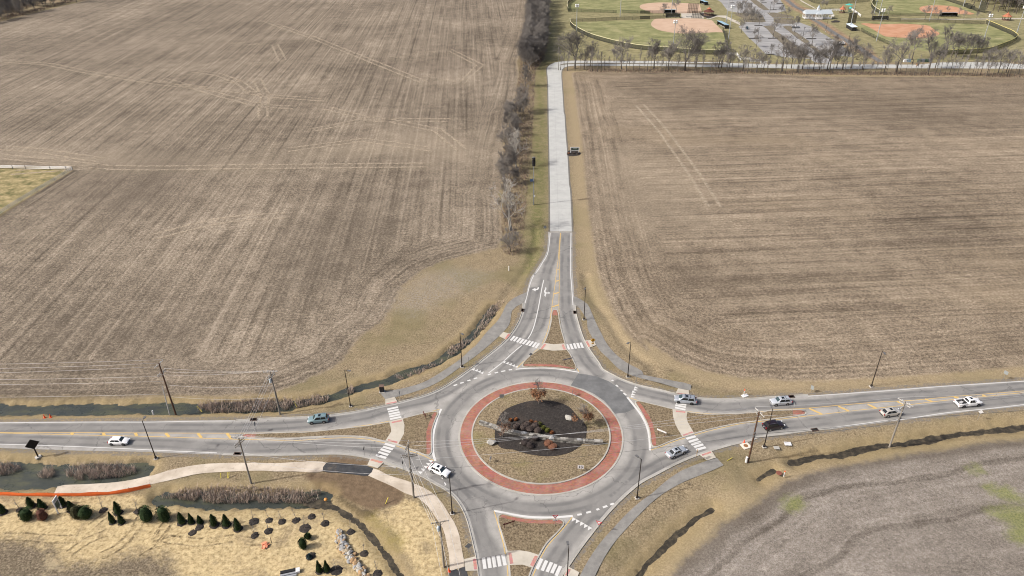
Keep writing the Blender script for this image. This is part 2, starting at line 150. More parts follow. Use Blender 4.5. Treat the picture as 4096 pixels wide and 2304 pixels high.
'infB':[(113.93,653.55),(117.03,660.19),(124.6,666.65),(137.01,668.8),(150.14,665.85),(165.41,660.77),(164.83,648.09),(160.14,622.48),(152.34,615.06),(139.77,615.88),(124.01,616.92),(119.28,617.23),(116.18,627.21),(112.81,638.42),(112.4,644.08)],
'infC':[(266.78,563.94),(270.65,566.43),(276.68,563.33),(287.65,561.6),(296.22,562.58),(313.18,554.39),(311.66,545.78),(309.34,534.69),(306.71,525.35),(300.05,517.82),(292.2,513.11),(288.63,511.4),(269.18,515.7),(265.03,518.53),(265.27,525.08),(266.52,537.21),(267.83,549.85),(267.85,557.89)],
'infD':[(341.81,624.71),(348.17,633.54),(355.55,637.75),(365.56,638.01),(373.13,633.7),(374.92,627.97),(372.86,615.38),(373.32,604.8),(372.91,597.98),(368.25,595.75),(360.17,597.97),(345.59,599.77),(338.23,603.67),(337.59,612.42)],
'outA':[(48.15,587.82),(47.43,571.39),(50.83,555.52),(59.33,532.94),(71.65,512.8),(84.11,500.21),(94.92,493.34),(104.95,485.4),(116.61,479.71),(128.55,476.31),(142.91,475.01),(152.02,517.2),(155.78,536.83),(159.17,566.77),(159.4,591.83),(116.51,592.93),(111.53,589.51),(92.19,589.3),(86.74,589.08),(64.67,585.39)],
'outB':[(49.89,629.69),(50.22,646.0),(52.62,666.47),(58.26,687.92),(63.57,698.96),(134.38,705.46),(149.86,681.31),(166.31,661.7),(160.46,622.46),(155.68,615.71),(114.39,616.68),(90.91,620.03),(68.73,625.26)],
'outC':[(266.93,572.34),(283.2,571.33),(299.88,570.29),(337.52,561.84),(358.11,556.82),(358.84,553.08),(358.13,537.35),(355.35,521.2),(350.85,508.52),(343.15,499.0),(325.85,483.31),(310.2,472.29),(290.64,470.56),(269.18,472.79),(255.96,492.96),(256.34,511.32),(257.9,533.59),(259.3,546.06),(263.08,560.41)],
'outD':[(310.17,645.71),(317.36,659.01),(324.72,668.68),(333.7,676.38),(370.36,673.7),(383.46,664.43),(384.45,642.45),(381.76,625.66),(378.8,606.17),(373.19,596.27),(356.29,596.53),(332.7,598.92),(307.96,598.85),(297.39,599.54),(298.06,608.05),(301.69,621.97)],
'sport':[(38.68,715.73),(25.29,455.71),(42.31,460.99),(100.67,457.02),(117.33,454.15),(131.73,453.43),(158.58,446.1),(194.52,447.28),(250.73,444.48),(315.62,443.23),(331.82,444.4),(498.6,699.16)],
'lot':[(187.37,691.38),(187.59,666.23),(182.31,624.59),(187.35,617.13),(189.06,604.05),(181.34,573.8),(172.86,558.5),(171.61,542.81),(169.45,522.68),(168.61,508.71),(167.81,495.38),(166.9,487.25),(165.83,473.81),(165.4,471.21),(170.45,466.64),(174.83,461.13),(181.38,458.71),(189.07,456.26),(188.63,447.18),(196.39,441.88),(202.95,458.65),(206.73,462.65),(213.51,462.3),(217.06,458.98),(220.16,466.64),(222.82,485.4),(226.03,503.05),(225.13,514.36),(225.61,532.76),(226.93,553.77),(224.95,562.75),(223.79,571.93),(224.84,574.97),(218.58,570.72),(206.41,569.94),(204.86,576.21),(210.5,591.84),(225.56,590.88),(226.84,599.07),(223.94,604.33),(219.95,613.22),(230.29,623.17),(237.28,648.86),(244.81,687.16)],
'lot_grassA':[(215.97,676.53),(221.41,676.14),(220.39,655.91),(218.45,636.82),(217.32,624.94),(212.57,625.26),(212.57,639.1),(214.27,660.31)],
'lot_grassB':[(211.39,613.78),(217.74,614.24),(222.97,606.1),(226.56,598.25),(225.83,591.68),(209.56,592.72)],
'lot_grassC':[(208.57,588.7),(222.96,587.79),(220.56,572.14),(217.28,566.98),(207.42,567.59),(206.81,572.99)],
'lot_grassD':[(191.38,558.85),(198.61,561.37),(198.76,555.47),(194.8,541.44),(195.15,530.47),(194.95,519.92),(194.77,518.13),(193.47,497.09),(192.48,483.13),(190.77,467.74),(190.64,457.21),(182.95,459.67),(182.42,472.51),(185.71,497.51),(186.96,513.46),(188.26,527.66),(191.09,548.14),(191.79,559.71)],
'lot_grassE':[(205.22,556.54),(208.28,559.59),(213.06,559.01),(207.05,540.72),(208.3,533.76),(207.21,516.65),(207.07,506.57),(203.8,500.13),(204.66,491.73),(202.99,473.63),(201.83,457.67),(199.85,455.71),(199.71,471.6),(200.75,489.6),(201.61,505.14),(202.87,524.18),(204.23,540.33),(205.66,557.39)],
'lot_grassF':[(184.45,614.69),(192.26,614.17),(201.37,612.7),(204.47,602.2),(198.97,576.58),(195.66,573.68),(181.77,575.32),(185.11,590.2),(183.9,603.54)],
'creek_w':[(249.28,686.83),(246.79,662.02),(243.82,638.84),(243.84,618.68),(238.22,586.82),(237.81,569.53),(236.77,559.04),(234.6,534.96),(233.99,522.92),(233.21,507.6),(231.68,494.28),(232.94,493.03),(231.29,477.01),(229.79,459.79),(229.25,445.55)],
'creek_bank':[(244.81,687.16),(239.55,650.64),(237.21,624.51),(237.99,608.55),(233.66,574.42),(231.4,556.42),(229.45,532.53),(228.12,511.65),(224.68,489.94),(222.37,471.95),(227.46,488.63),(226.05,470.67),(226.16,453.76),(225.23,440.85),(229.43,439.67),(232.72,457.55),(237.25,476.7),(238.11,488.05),(233.2,482.55),(239.2,512.29),(240.92,533.22),(243.62,561.6),(242.44,573.87),(243.59,583.26),(253.35,628.89),(250.26,638.4),(251.78,661.67),(256.84,686.27)],
'walkA':[(260.37,673.32),(257.83,629.5),(256.56,629.59),(258.27,669.34)],
'walkB':[(306.22,582.49),(323.86,581.37),(343.53,578.52),(367.68,578.58),(399.84,578.13),(397.45,574.3),(365.92,575.51),(342.05,575.76),(322.3,578.27),(304.75,579.39)],
'plazaA':[(141.66,615.76),(155.48,614.85),(161.31,620.62),(154.85,592.12),(150.48,593.22),(137.57,594.86)],
'walkC':[(156.37,592.02),(168.16,604.56),(174.95,604.12),(178.47,574.75),(175.52,564.27),(171.93,592.67),(167.21,599.58),(159.0,590.23)],
'mulchA':[(156.42,614.79),(161.96,615.3),(167.74,602.9),(158.49,591.89),(155.64,602.0)],
'mulchB':[(247.99,573.52),(253.62,579.44),(256.51,576.11),(252.91,570.13),(247.39,569.7)],
'park_bed':[(24.83,294.76),(25.48,296.06),(28.03,295.97),(29.92,294.22),(30.36,292.04),(29.3,289.94),(26.98,289.31),(24.52,289.89)],
}
LINES_WHITE=[(0.62,[(0.54,155.33),(-0.5,153.31)]),(0.62,[(1.31,154.88),(0.31,152.94)]),(0.62,[(2.17,154.43),(1.12,152.4)]),(0.62,[(2.92,153.95),(1.89,151.96)]),(0.62,[(3.75,153.58),(2.63,151.56)]),(0.62,[(4.6,153.1),(3.53,151.13)]),(0.62,[(5.36,152.73),(4.33,150.77)]),(0.62,[(6.16,152.3),(5.16,150.23)]),(0.62,[(6.9,151.86),(5.92,149.87)]),(0.62,[(14.12,151.26),(14.56,148.94)]),(0.62,[(15.09,151.41),(15.47,149.1)]),(0.62,[(16.02,151.67),(16.33,149.32)]),(0.62,[(16.91,151.83),(17.25,149.47)]),(0.62,[(17.77,151.95),(18.12,149.62)]),(0.62,[(-29.1,126.36),(-26.72,127.13)]),(0.62,[(-28.81,125.55),(-26.44,126.26)]),(0.62,[(-28.52,124.67),(-26.13,125.4)]),(0.62,[(-28.28,123.87),(-25.86,124.57)]),(0.62,[(-27.99,123.01),(-25.52,123.72)]),(0.62,[(-27.98,115.06),(-25.69,114.17)]),(0.62,[(-28.28,114.17),(-26.01,113.29)]),(0.62,[(-28.67,113.45),(-26.39,112.47)]),(0.62,[(-29.01,112.53),(-26.74,111.61)]),(0.62,[(-29.37,111.67),(-27.07,110.75)]),(0.62,[(37.7,127.32),(39.95,126.67)]),(0.62,[(37.4,126.64),(39.66,125.87)]),(0.62,[(37.15,125.82),(39.39,125.01)]),(0.62,[(37.54,115.46),(39.72,116.24)]),(0.62,[(37.86,114.49),(40.09,115.35)]),(0.62,[(38.18,113.65),(40.45,114.49)]),(0.62,[(38.63,112.89),(40.77,113.7)]),(0.62,[(38.88,112.07),(41.11,112.81)]),(0.62,[(-5.75,85.29),(-5.4,82.92)]),(0.62,[(-4.84,85.39),(-4.51,83.08)]),(0.62,[(-4.0,85.63),(-3.63,83.21)]),(0.62,[(-3.14,85.74),(-2.74,83.39)]),(0.62,[(-2.25,85.92),(-1.82,83.59)]),(0.62,[(4.79,84.93),(3.83,82.74)]),(0.62,[(5.65,84.52),(4.75,82.39)]),(0.62,[(6.51,84.13),(5.61,82.12)]),(0.62,[(7.27,83.72),(6.43,81.86)]),(0.62,[(8.07,83.31),(7.15,81.28)]),(0.45,[(-14.34,134.76),(-13.49,135.16)]),(0.45,[(-12.81,135.62),(-11.98,135.99)]),(0.45,[(-11.11,136.5),(-10.37,136.87)]),(0.45,[(-9.57,137.31),(-8.77,137.69)]),(0.45,[(-6.17,138.8),(-5.41,139.15)]),(0.45,[(-4.52,139.47),(-3.7,139.83)]),(0.45,[(-2.91,140.05),(-1.89,140.36)]),(0.45,[(-1.05,140.65),(-0.21,140.8)]),(0.45,[(24.69,134.28),(25.1,133.62)]),(0.45,[(25.58,132.32),(25.87,132.0)]),(0.45,[(26.09,131.23),(26.62,130.39)]),(0.45,[(23.87,136.15),(24.3,135.88)]),(0.45,[(12.04,94.86),(12.92,95.01)]),(0.45,[(13.81,95.33),(14.76,95.62)]),(0.45,[(15.86,96.05),(16.44,96.28)]),(0.45,[(17.19,96.6),(18.08,96.99)]),(0.45,[(18.7,97.29),(19.46,97.59)]),(0.25,[(9.58,184.68),(8.77,179.48),(7.8,172.18),(6.91,166.09),(5.84,159.93),(4.89,156.25),(4.01,153.93)]),(0.25,[(2.42,151.15),(-0.13,147.62),(-2.7,143.72),(-6.02,139.51)]),(0.2,[(13.18,216.21),(12.66,210.59),(12.0,204.23),(11.23,200.0),(9.71,195.48),(8.25,191.11),(6.86,187.76),(7.28,189.22),(6.09,185.46),(5.15,180.91),(4.33,175.65),(3.68,171.64)]),(0.2,[(20.19,216.02),(19.52,207.92),(18.65,198.43),(17.9,187.5),(17.77,183.33),(17.24,170.3)]),(0.35,[(0.69,140.94),(3.11,141.17),(6.01,141.31),(8.9,141.19),(11.76,140.66),(16.27,139.38)]),(0.5,[(-16.64,126.33),(-17.19,123.85),(-17.57,120.7),(-17.72,117.42),(-17.57,114.48),(-17.19,111.84),(-16.59,109.69)]),(0.5,[(-4.0,96.11),(-1.94,95.57),(0.42,94.94),(2.76,94.51),(5.11,94.33),(7.45,94.3),(9.03,94.41),(11.16,94.62)]),(0.5,[(26.75,129.63),(27.73,127.01),(28.82,123.88),(29.45,121.07),(29.69,118.36),(29.54,115.73),(29.35,114.02),(29.02,112.04)]),(0.18,[(-63.05,123.02),(-70.11,123.09),(-82.39,122.97),(-97.16,123.23),(-116.59,123.32),(-166.59,123.53)]),(0.18,[(-63.73,112.91),(-73.34,113.61),(-78.53,114.03),(-87.82,114.8),(-103.58,115.88),(-112.36,116.39),(-162.27,119.3)]),(0.18,[(69.01,129.27),(78.38,130.05),(88.37,130.88),(101.49,132.19),(122.45,133.82),(172.3,137.69)]),(0.18,[(70.25,118.4),(77.14,119.54),(83.63,120.56),(86.87,120.87),(98.63,122.98),(107.01,123.96),(117.18,125.39),(166.69,132.37)])]
LINES_YELLOW=[(0.13,[(16.64,216.12),(15.75,208.02),(14.95,199.45),(13.47,187.6),(13.13,184.37),(11.91,175.05),(10.95,167.59),(10.09,161.35),(9.23,156.89),(8.24,153.31),(7.67,151.74)]),(0.13,[(16.8,216.11),(15.96,208.01),(15.19,199.44),(14.46,187.58),(14.34,185.73),(13.7,176.73),(13.16,168.76),(13.05,163.6),(13.17,158.65),(13.48,153.91),(13.8,151.26)]),(0.5,[(13.15,183.77),(14.11,184.2)]),(0.5,[(12.22,176.55),(13.67,177.25)]),(0.5,[(11.38,169.53),(13.25,170.6)]),(0.5,[(14.12,190.89),(14.61,191.08)]),(0.15,[(6.61,149.52),(4.21,146.2),(2.18,143.3),(1.08,141.56)]),(0.15,[(14.18,148.68),(14.67,145.99),(15.39,142.71),(16.28,139.54)]),(0.15,[(-16.89,126.29),(-18.5,125.61),(-21.71,124.5),(-25.27,123.2)]),(0.15,[(-27.87,122.4),(-31.16,121.47),(-32.46,121.21),(-38.44,120.09),(-42.92,119.49),(-47.42,119.08),(-48.0,119.17),(-56.81,118.95),(-80.84,119.37),(-97.14,119.8),(-114.66,120.16),(-164.65,121.17)]),(0.15,[(-16.86,109.8),(-18.73,111.0),(-20.36,111.85),(-22.17,112.69),(-25.51,114.43)]),(0.15,[(-28.03,115.32),(-31.66,116.42),(-34.78,116.97),(-37.83,117.07),(-42.32,116.82),(-46.77,116.46),(-50.73,116.55),(-57.62,116.84),(-68.06,117.46),(-80.35,118.24),(-100.28,119.21),(-114.53,119.96),(-164.47,122.58)]),(0.55,[(-77.31,119.18),(-76.0,118.09)]),(0.55,[(-70.11,119.06),(-68.72,117.62)]),(0.55,[(-63.62,118.97),(-61.99,117.18)]),(0.55,[(-98.5,119.68),(-97.87,119.21)]),(0.55,[(-91.38,119.5),(-90.62,118.84)]),(0.55,[(-84.17,119.43),(-83.31,118.46)]),(0.15,[(29.22,112.14),(31.54,113.14),(34.84,114.78),(37.28,115.71)]),(0.15,[(39.61,116.69),(44.71,118.36),(51.35,120.23),(56.23,121.06),(52.82,120.38),(57.67,121.07),(62.57,121.81),(67.83,122.58),(75.79,123.73),(85.72,125.1),(90.15,125.68),(100.94,127.31),(119.82,129.61),(169.45,135.66)]),(0.15,[(27.14,129.5),(28.63,128.67),(31.04,127.69),(36.36,125.45)]),(0.15,[(39.7,124.39),(44.45,123.55),(49.15,123.51),(57.18,124.12),(58.78,124.56),(63.6,124.81),(67.48,125.07),(76.77,126.11),(86.6,127.03),(90.88,127.19),(101.51,128.38),(120.21,130.24),(169.96,135.17)]),(0.55,[(67.68,124.95),(69.9,122.89)]),(0.55,[(74.63,125.55),(76.39,123.84)]),(0.55,[(81.63,126.14),(83.03,124.65)]),(0.55,[(88.8,127.01),(89.98,125.74)]),(0.55,[(95.66,127.75),(96.86,126.77)]),(0.55,[(102.71,128.3),(103.55,127.88)]),(0.55,[(109.64,128.95),(110.24,128.34)]),(0.15,[(-4.0,96.01),(-3.33,93.32),(-2.69,90.62),(-2.15,88.2),(-1.8,86.03)]),(0.15,[(-1.47,83.62),(-1.33,81.4),(-1.26,79.89)]),(0.15,[(11.06,94.38),(9.66,92.35),(7.83,90.09),(5.87,87.54),(4.58,85.09)]),(0.15,[(3.68,82.83),(3.06,81.33),(2.51,79.84)])]
DITCHES=[(1.9,1.0,[(-127.34,129.01),(-119.7,128.4),(-108.76,128.25),(-97.87,128.19),(-86.12,128.2),(-81.01,128.16),(-73.72,128.03),(-68.37,128.2),(-59.44,128.59),(-52.23,128.74)]),(1.3,0.9,[(-52.23,128.74),(-44.49,130.98),(-45.42,130.59),(-42.41,131.8),(-38.79,134.31),(-34.94,136.08),(-30.13,137.6),(-28.27,139.65),(-24.15,141.7),(-19.99,144.28),(-15.86,148.96),(-12.3,153.34),(-10.07,157.67),(-8.12,162.13),(-5.05,170.39)]),(0.8,0.35,[(-5.05,170.39),(-2.2,174.94),(0.08,180.13),(2.47,186.02),(5.0,193.18),(7.08,201.04),(8.08,210.71),(8.77,223.85)]),(3.5,1.0,[(-115.15,107.93),(-107.1,107.8),(-98.9,107.4),(-90.89,107.27),(-83.02,107.41),(-79.11,108.43)]),(1.9,1.0,[(-70.7,100.68),(-65.8,100.6),(-58.66,100.04),(-51.71,99.93),(-43.03,99.79),(-38.68,100.4)]),(0.42,0.5,[(-40.15,99.08),(-35.0,97.45),(-32.07,95.47),(-29.13,93.11),(-27.07,90.63),(-24.12,87.25),(-20.21,81.66),(-18.9,79.69)]),(0.72,0.7,[(58.36,109.15),(63.0,110.33),(65.74,111.0),(69.04,110.84),(72.46,112.02),(75.84,113.01),(80.61,113.99),(81.76,114.04),(88.75,114.99),(97.35,117.02),(101.4,117.51),(105.48,117.99),(113.18,118.98),(119.94,119.71)]),(0.4,0.6,[(50.08,104.44),(52.05,105.74),(53.76,106.79)]),(0.42,0.6,[(38.59,96.71),(35.58,94.98),(32.23,92.26),(28.91,89.2),(25.71,86.26),(23.39,83.82),(21.64,81.45),(19.59,78.97)]),(0.8,0.4,[(22.39,187.9),(22.9,174.37),(26.14,164.09),(28.09,154.68),(30.23,148.35),(34.27,142.34),(35.8,136.06),(42.23,134.87),(48.39,132.92),(56.38,132.51),(62.96,132.51),(66.36,132.84),(71.45,133.26),(79.85,133.63),(85.11,134.32),(89.91,134.22),(90.34,134.7),(97.46,134.4),(105.44,135.75),(116.35,136.55),(124.47,137.07),(131.73,137.61)])]
YIELD_TRIANGLES=[(-2.15,143.92,0.54,0.84),(-1.34,143.42,0.54,0.84),(-0.57,142.92,0.54,0.84),(0.2,142.42,0.54,0.84),(1.0,141.92,0.54,0.84),(-9.79,141.06,0.54,0.84),(-8.98,140.64,0.54,0.84),(-8.23,140.15,0.54,0.84),(-7.57,139.64,0.54,0.84),(29.32,133.15,0.93,-0.38),(29.04,132.38,0.93,-0.38),(28.51,131.57,0.93,-0.38),(28.24,130.66,0.93,-0.38),(27.96,129.81,0.93,-0.38),(11.22,93.78,-0.61,-0.8),(11.91,93.28,-0.61,-0.8),(12.68,92.69,-0.61,-0.8),(13.38,92.14,-0.61,-0.8),(14.07,91.61,-0.61,-0.8),(-17.54,109.7,-0.86,0.5),(-17.99,108.87,-0.86,0.5),(-18.44,108.05,-0.86,0.5),(-18.89,107.27,-0.86,0.5),(-19.41,106.48,-0.86,0.5)]
LIGHT_POLES=[(-76.11,111.38),(-37.8,127.6),(-12.73,142.07),(19.65,162.75),(27.96,137.38),(85.22,132.5),(24.18,98.87),(53.55,112.66),(-12.08,95.53),(8.85,78.62)]
UTILITY=[(-77.59,125.57),(-53.51,125.14),(-53.57,103.99),(-19.98,99.71),(-12.77,83.43),(48.96,108.51),(80.41,112.53)]
CARS=[('minivan',41.15,126.65,38.21,127.24),('suv_rack',62.98,126.02,60.34,125.78),('suv_maroon',56.29,117.56,59.05,118.15),('sedan',33.6,109.61,35.99,110.87),('crossover',84.03,121.5,86.68,121.97),('pickup',102.44,124.4,106.5,124.95),('suv_white',-16.85,106.28,-14.65,104.97),('suv_blue',-42.65,121.89,-45.37,121.55),('hatch',-87.46,115.56,-84.81,115.47)]
LOT_CAR=(176.64,547.86)
LOT_TRUCK=(213.31,550.53)
LOT_PILE=(223.78,493.53)
EVERGREENS=[('cone',-100.03,97.17,2.8),('cone',-95.31,98.71,2.6),('cone',-92.85,98.18,2.7),('cone',-89.12,98.85,2.5),('cone',-86.67,97.51,2.7),('round',-94.36,95.6,2.5),('olive',-84.72,95.92,3.0),('round',-82.98,95.78,2.8),('cone',-77.23,96.75,3.3),('thin',-77.23,94.41,3.1),('thin',-75.42,94.27,2.8),('round',-70.79,95.01,3.5),('round',-67.45,94.96,3.5),('red',-91.16,95.5,2.7),('cone',-63.77,94.08,3.0),('thin',-61.94,94.1,2.7),('thin',-60.28,94.03,2.1),('cone',-57.38,93.47,3.1),('cone',-55.01,93.43,3.1),('cone',-52.54,92.47,3.1),('small',-38.96,87.96,2.6),('small',-38.61,90.05,1.3),('thin',-34.92,82.84,3.0),('thin',-33.55,82.92,3.0),('blue',-37.36,85.72,1.0)]
MULCH_RINGS=[(-97.13,97.79),(-80.56,97.47),(-73.59,97.07),(-60.88,91.73),(-60.01,92.95),(-50.09,94.21),(-47.19,94.42),(-44.67,94.07),(-42.0,94.38),(-39.2,95.25),(-39.8,92.4),(-48.91,90.91),(-46.55,91.89),(-36.31,93.57),(-30.97,91.46),(-27.54,86.5),(-31.94,83.01),(-24.45,82.24),(-37.25,86.11)]
WALL_STONES=[(-33.12,91.59),(-32.52,90.05),(-31.91,88.46),(-31.07,87.07),(-30.09,86.04),(-29.14,84.69),(-28.23,83.52),(-27.13,82.38),(-26.18,81.25)]
LOG_WALL=[(-7.61,120.82),(-4.87,119.4),(-2.08,117.88),(1.57,116.62),(5.19,115.64),(8.78,114.8),(12.36,114.35),(15.95,114.16),(19.19,114.06)]
WALL_PIERS=[(2.27,116.48),(8.15,114.94),(14.16,114.32)]
BOULDERS=[(12.46,121.71),(-4.81,114.26)]
SHRUBS=[('brown',0.59,118.77),('brown',2.16,118.34),('brown',3.52,117.78),('brown',4.66,118.83),('brown',5.16,117.22),('brown',2.83,119.4),('orange',-0.75,121.25),('orange',0.49,121.5),('orange',3.82,120.53),('orange',4.8,120.05),('orange',8.26,116.85),('green',5.65,119.49),('green',6.43,118.21),('green',7.32,117.5),('dark',2.42,113.76),('dark',3.4,113.23),('dark',4.63,115.13),('rust',7.27,113.55),('rust',8.11,112.52)]
OAKS=[(5.92,127.27,6.7),(15.2,119.73,6.1),(-2.44,116.24,6.5)]
POINTS={'ped1':(20.63,149.36),'ped2':(38.09,108.98),'yield1':(7.61,92.22),'yield2':(15.61,90.6),'chev':(13.65,106.07),'oneway':(-4.94,108.92),'back1':(-2.71,129.52),'back2':(13.88,130.19),'guide_n':(13.67,143.07),'street_n':(4.5,143.69),'guide_s':(-1.13,92.08),'guide_e':(32.29,116.66),'guide_w':(-20.1,123.28),'arrow_s':(-8.42,86.04),'back_w1':(-31.61,111.1),'back_w2':(-22.95,107.07),'diamond_w':(-101.59,112.22),'sign_e1':(117.85,134.51),'sign_e2':(103.81,120.57),'sign_e3':(70.31,130.71),'keep_e':(63.12,123.2),'stop_n':(11.38,216.68),'post_nw':(-0.88,190.53),'marker_n':(8.78,249.81),'post_w1':(-82.72,125.61),'siren':(8.27,239.56),'park':(27.78,292.85),'cabinet':(-31.27,132.81),'board':(-88.92,96.73),'board2':(-88.98,98.07),'cone1':(-107.32,124.94),'cone2':(-106.01,125.07),'cone3':(-11.76,82.5),'cone4':(49.64,113.99),'delin_e':(54.07,129.75),'pad1':(49.74,113.02),'pad2':(56.16,112.36),'pad3':(58.94,113.54),'bucket':(48.49,108.4),'manhole':(54.3,105.12),'stake_b':(55.0,104.28),'pumpkin':(-37.37,99.33),'pile':(-46.12,88.34),'stake':(-45.17,89.07),'steps':(-40.1,82.24),'slab':(-35.53,80.91),'sign_path':(-26.61,129.74),'sign_path2':(-11.09,142.88),'keep_w':(-57.06,119.2),'sign_ne':(29.75,135.38),'white_cap':(-78.53,114.03)}
BARS=[(-60.3,105.53,-60.22,106.5),(-58.95,105.51,-58.71,107.2),(-58.71,105.58,-58.44,107.2),(-25.37,98.23,-24.48,100.18),(44.59,108.72,46.73,110.69),(-71.79,126.3,-73.93,128.58),(-50.31,127.6,-50.87,128.24)]
ORANGE_FENCE=[(-106.14,101.54),(-103.3,101.59),(-99.13,101.35),(-95.42,101.25),(-93.06,101.13),(-90.0,101.14),(-86.54,101.11),(-83.27,101.25),(-79.71,101.63),(-77.42,102.09),(-75.74,102.63),(-74.38,103.07),(-73.67,103.31)]
PADDOCK_FENCE=[(-232.08,285.65),(-223.16,284.31),(-214.14,282.71),(-202.63,281.64),(-191.84,280.61),(-184.9,280.13),(-181.97,279.69),(-181.97,279.69),(-182.93,267.77),(-184.1,257.41),(-184.98,248.01),(-185.52,241.48),(-185.67,236.19),(-186.42,228.59),(-187.14,221.37)]
BALL_LIGHTS=[(49.64,545.57,19.0),(90.06,605.46,24.0),(110.03,491.45,15.7),(153.72,515.83,22.0),(164.58,564.19,22.0),(131.62,606.93,24.0),(250.9,545.14,24.0),(289.84,585.14,24.0),(252.16,504.06,21.9),(323.14,571.93,24.0),(323.28,500.1,11.6),(358.66,521.01,18.1),(294.61,603.12,22.0),(381.91,631.21,22.0),(387.42,617.98,22.0)]
LOT_LIGHTS=[(212.49,610.23,8.6),(173.27,513.46,4.4),(203.65,510.5,8.5),(229.76,536.61,8.3),(224.93,486.44,8.7)]
FENCE_A=[(47.83,583.65),(47.28,570.87),(48.58,559.5),(50.81,549.22),(54.63,535.58),(59.36,523.62),(64.64,514.3),(70.69,505.21),(76.7,497.45),(82.7,490.91),(93.35,484.26),(104.48,480.35),(115.54,474.79),(127.25,470.92),(141.88,470.7)]
FENCE_A2=[(142.17,471.77),(146.42,493.0),(151.09,514.71),(155.43,535.48),(156.72,543.69)]
FENCE_A3=[(47.89,584.48),(60.39,585.65),(75.77,588.07),(88.0,590.42),(97.86,590.94),(112.02,592.34),(104.18,592.9),(117.27,593.7),(124.13,594.08)]
FENCE_B=[(49.72,629.7),(50.58,649.33),(52.44,666.48),(58.03,684.95),(63.25,695.14)]
FENCE_B2=[(49.58,627.8),(68.67,624.64),(89.23,620.14)]
FENCE_B3=[(93.19,619.26),(116.09,615.9),(108.07,617.1),(120.64,615.92),(128.27,615.77)]
FENCE_C=[(358.8,559.02),(357.76,548.76),(355.73,533.33),(353.8,518.65),(350.1,507.3),(349.12,504.84),(342.47,496.6),(334.25,488.69),(323.86,479.98),(307.43,467.5),(297.41,464.78),(286.62,463.2),(271.09,461.88)]
FENCE_C2=[(255.79,537.85),(254.92,520.41),(254.91,505.14),(255.22,494.19),(253.96,480.31)]
FENCE_C3=[(268.21,575.38),(299.88,570.29),(327.68,565.48),(339.96,560.93),(356.57,556.17)]
FENCE_D=[(322.07,662.72),(314.29,651.27),(308.36,640.07),(303.72,627.3),(300.48,614.9),(299.31,604.52)]
FENCE_E=[(266.43,672.89),(266.55,654.64),(272.31,650.3),(282.19,651.57),(296.03,652.56),(316.58,661.08)]
FENCE_F=[(295.91,596.27),(311.34,594.43),(340.51,590.06),(352.37,589.29)]
FENCE_G=[(383.46,664.43),(383.28,646.41),(382.74,627.43),(380.01,606.09)]
FENCE_W=[(140.92,466.88),(146.08,466.62),(144.71,453.79),(150.51,454.52),(149.89,449.11),(155.94,449.2),(154.5,443.75),(157.9,443.19)]
DUGOUTS=[('black',125.51,597.27,136.69,596.56),('blue',127.95,615.79,136.76,615.21),('blue2',160.42,551.26,158.74,566.8),('blue3',169.35,651.64,167.65,661.61),('white',252.48,538.04,253.5,550.72),('black',282.07,576.86,293.47,576.14),('grey',340.86,588.39,352.99,587.61),('black',383.72,618.23,385.55,631.9)]
GAZEBOS=[(161.93,606.67),(381.73,571.37),(271.35,609.82)]
BRIDGE=[(227.83,584.26),(253.05,582.66)]
BRIDGE_C=(241.22,583.41)
UMBRELLA=(283.58,626.84,3.4)
PLAYTOWER=(276.65,607.73)
RAIL=[(261.53,618.39),(274.81,618.39)]
RAIL2=[(283.74,621.38),(282.61,612.57),(280.82,602.31),(279.07,592.37)]
RAIL3=[(257.24,598.78),(257.71,592.1)]
BACKSTOPS=[[(258.07,566.75),(264.75,567.86)],[(147.04,616.28),(155.05,615.75)],[(145.5,594.35),(153.41,593.85)],[(381.27,607.75),(383.24,602.42)]]
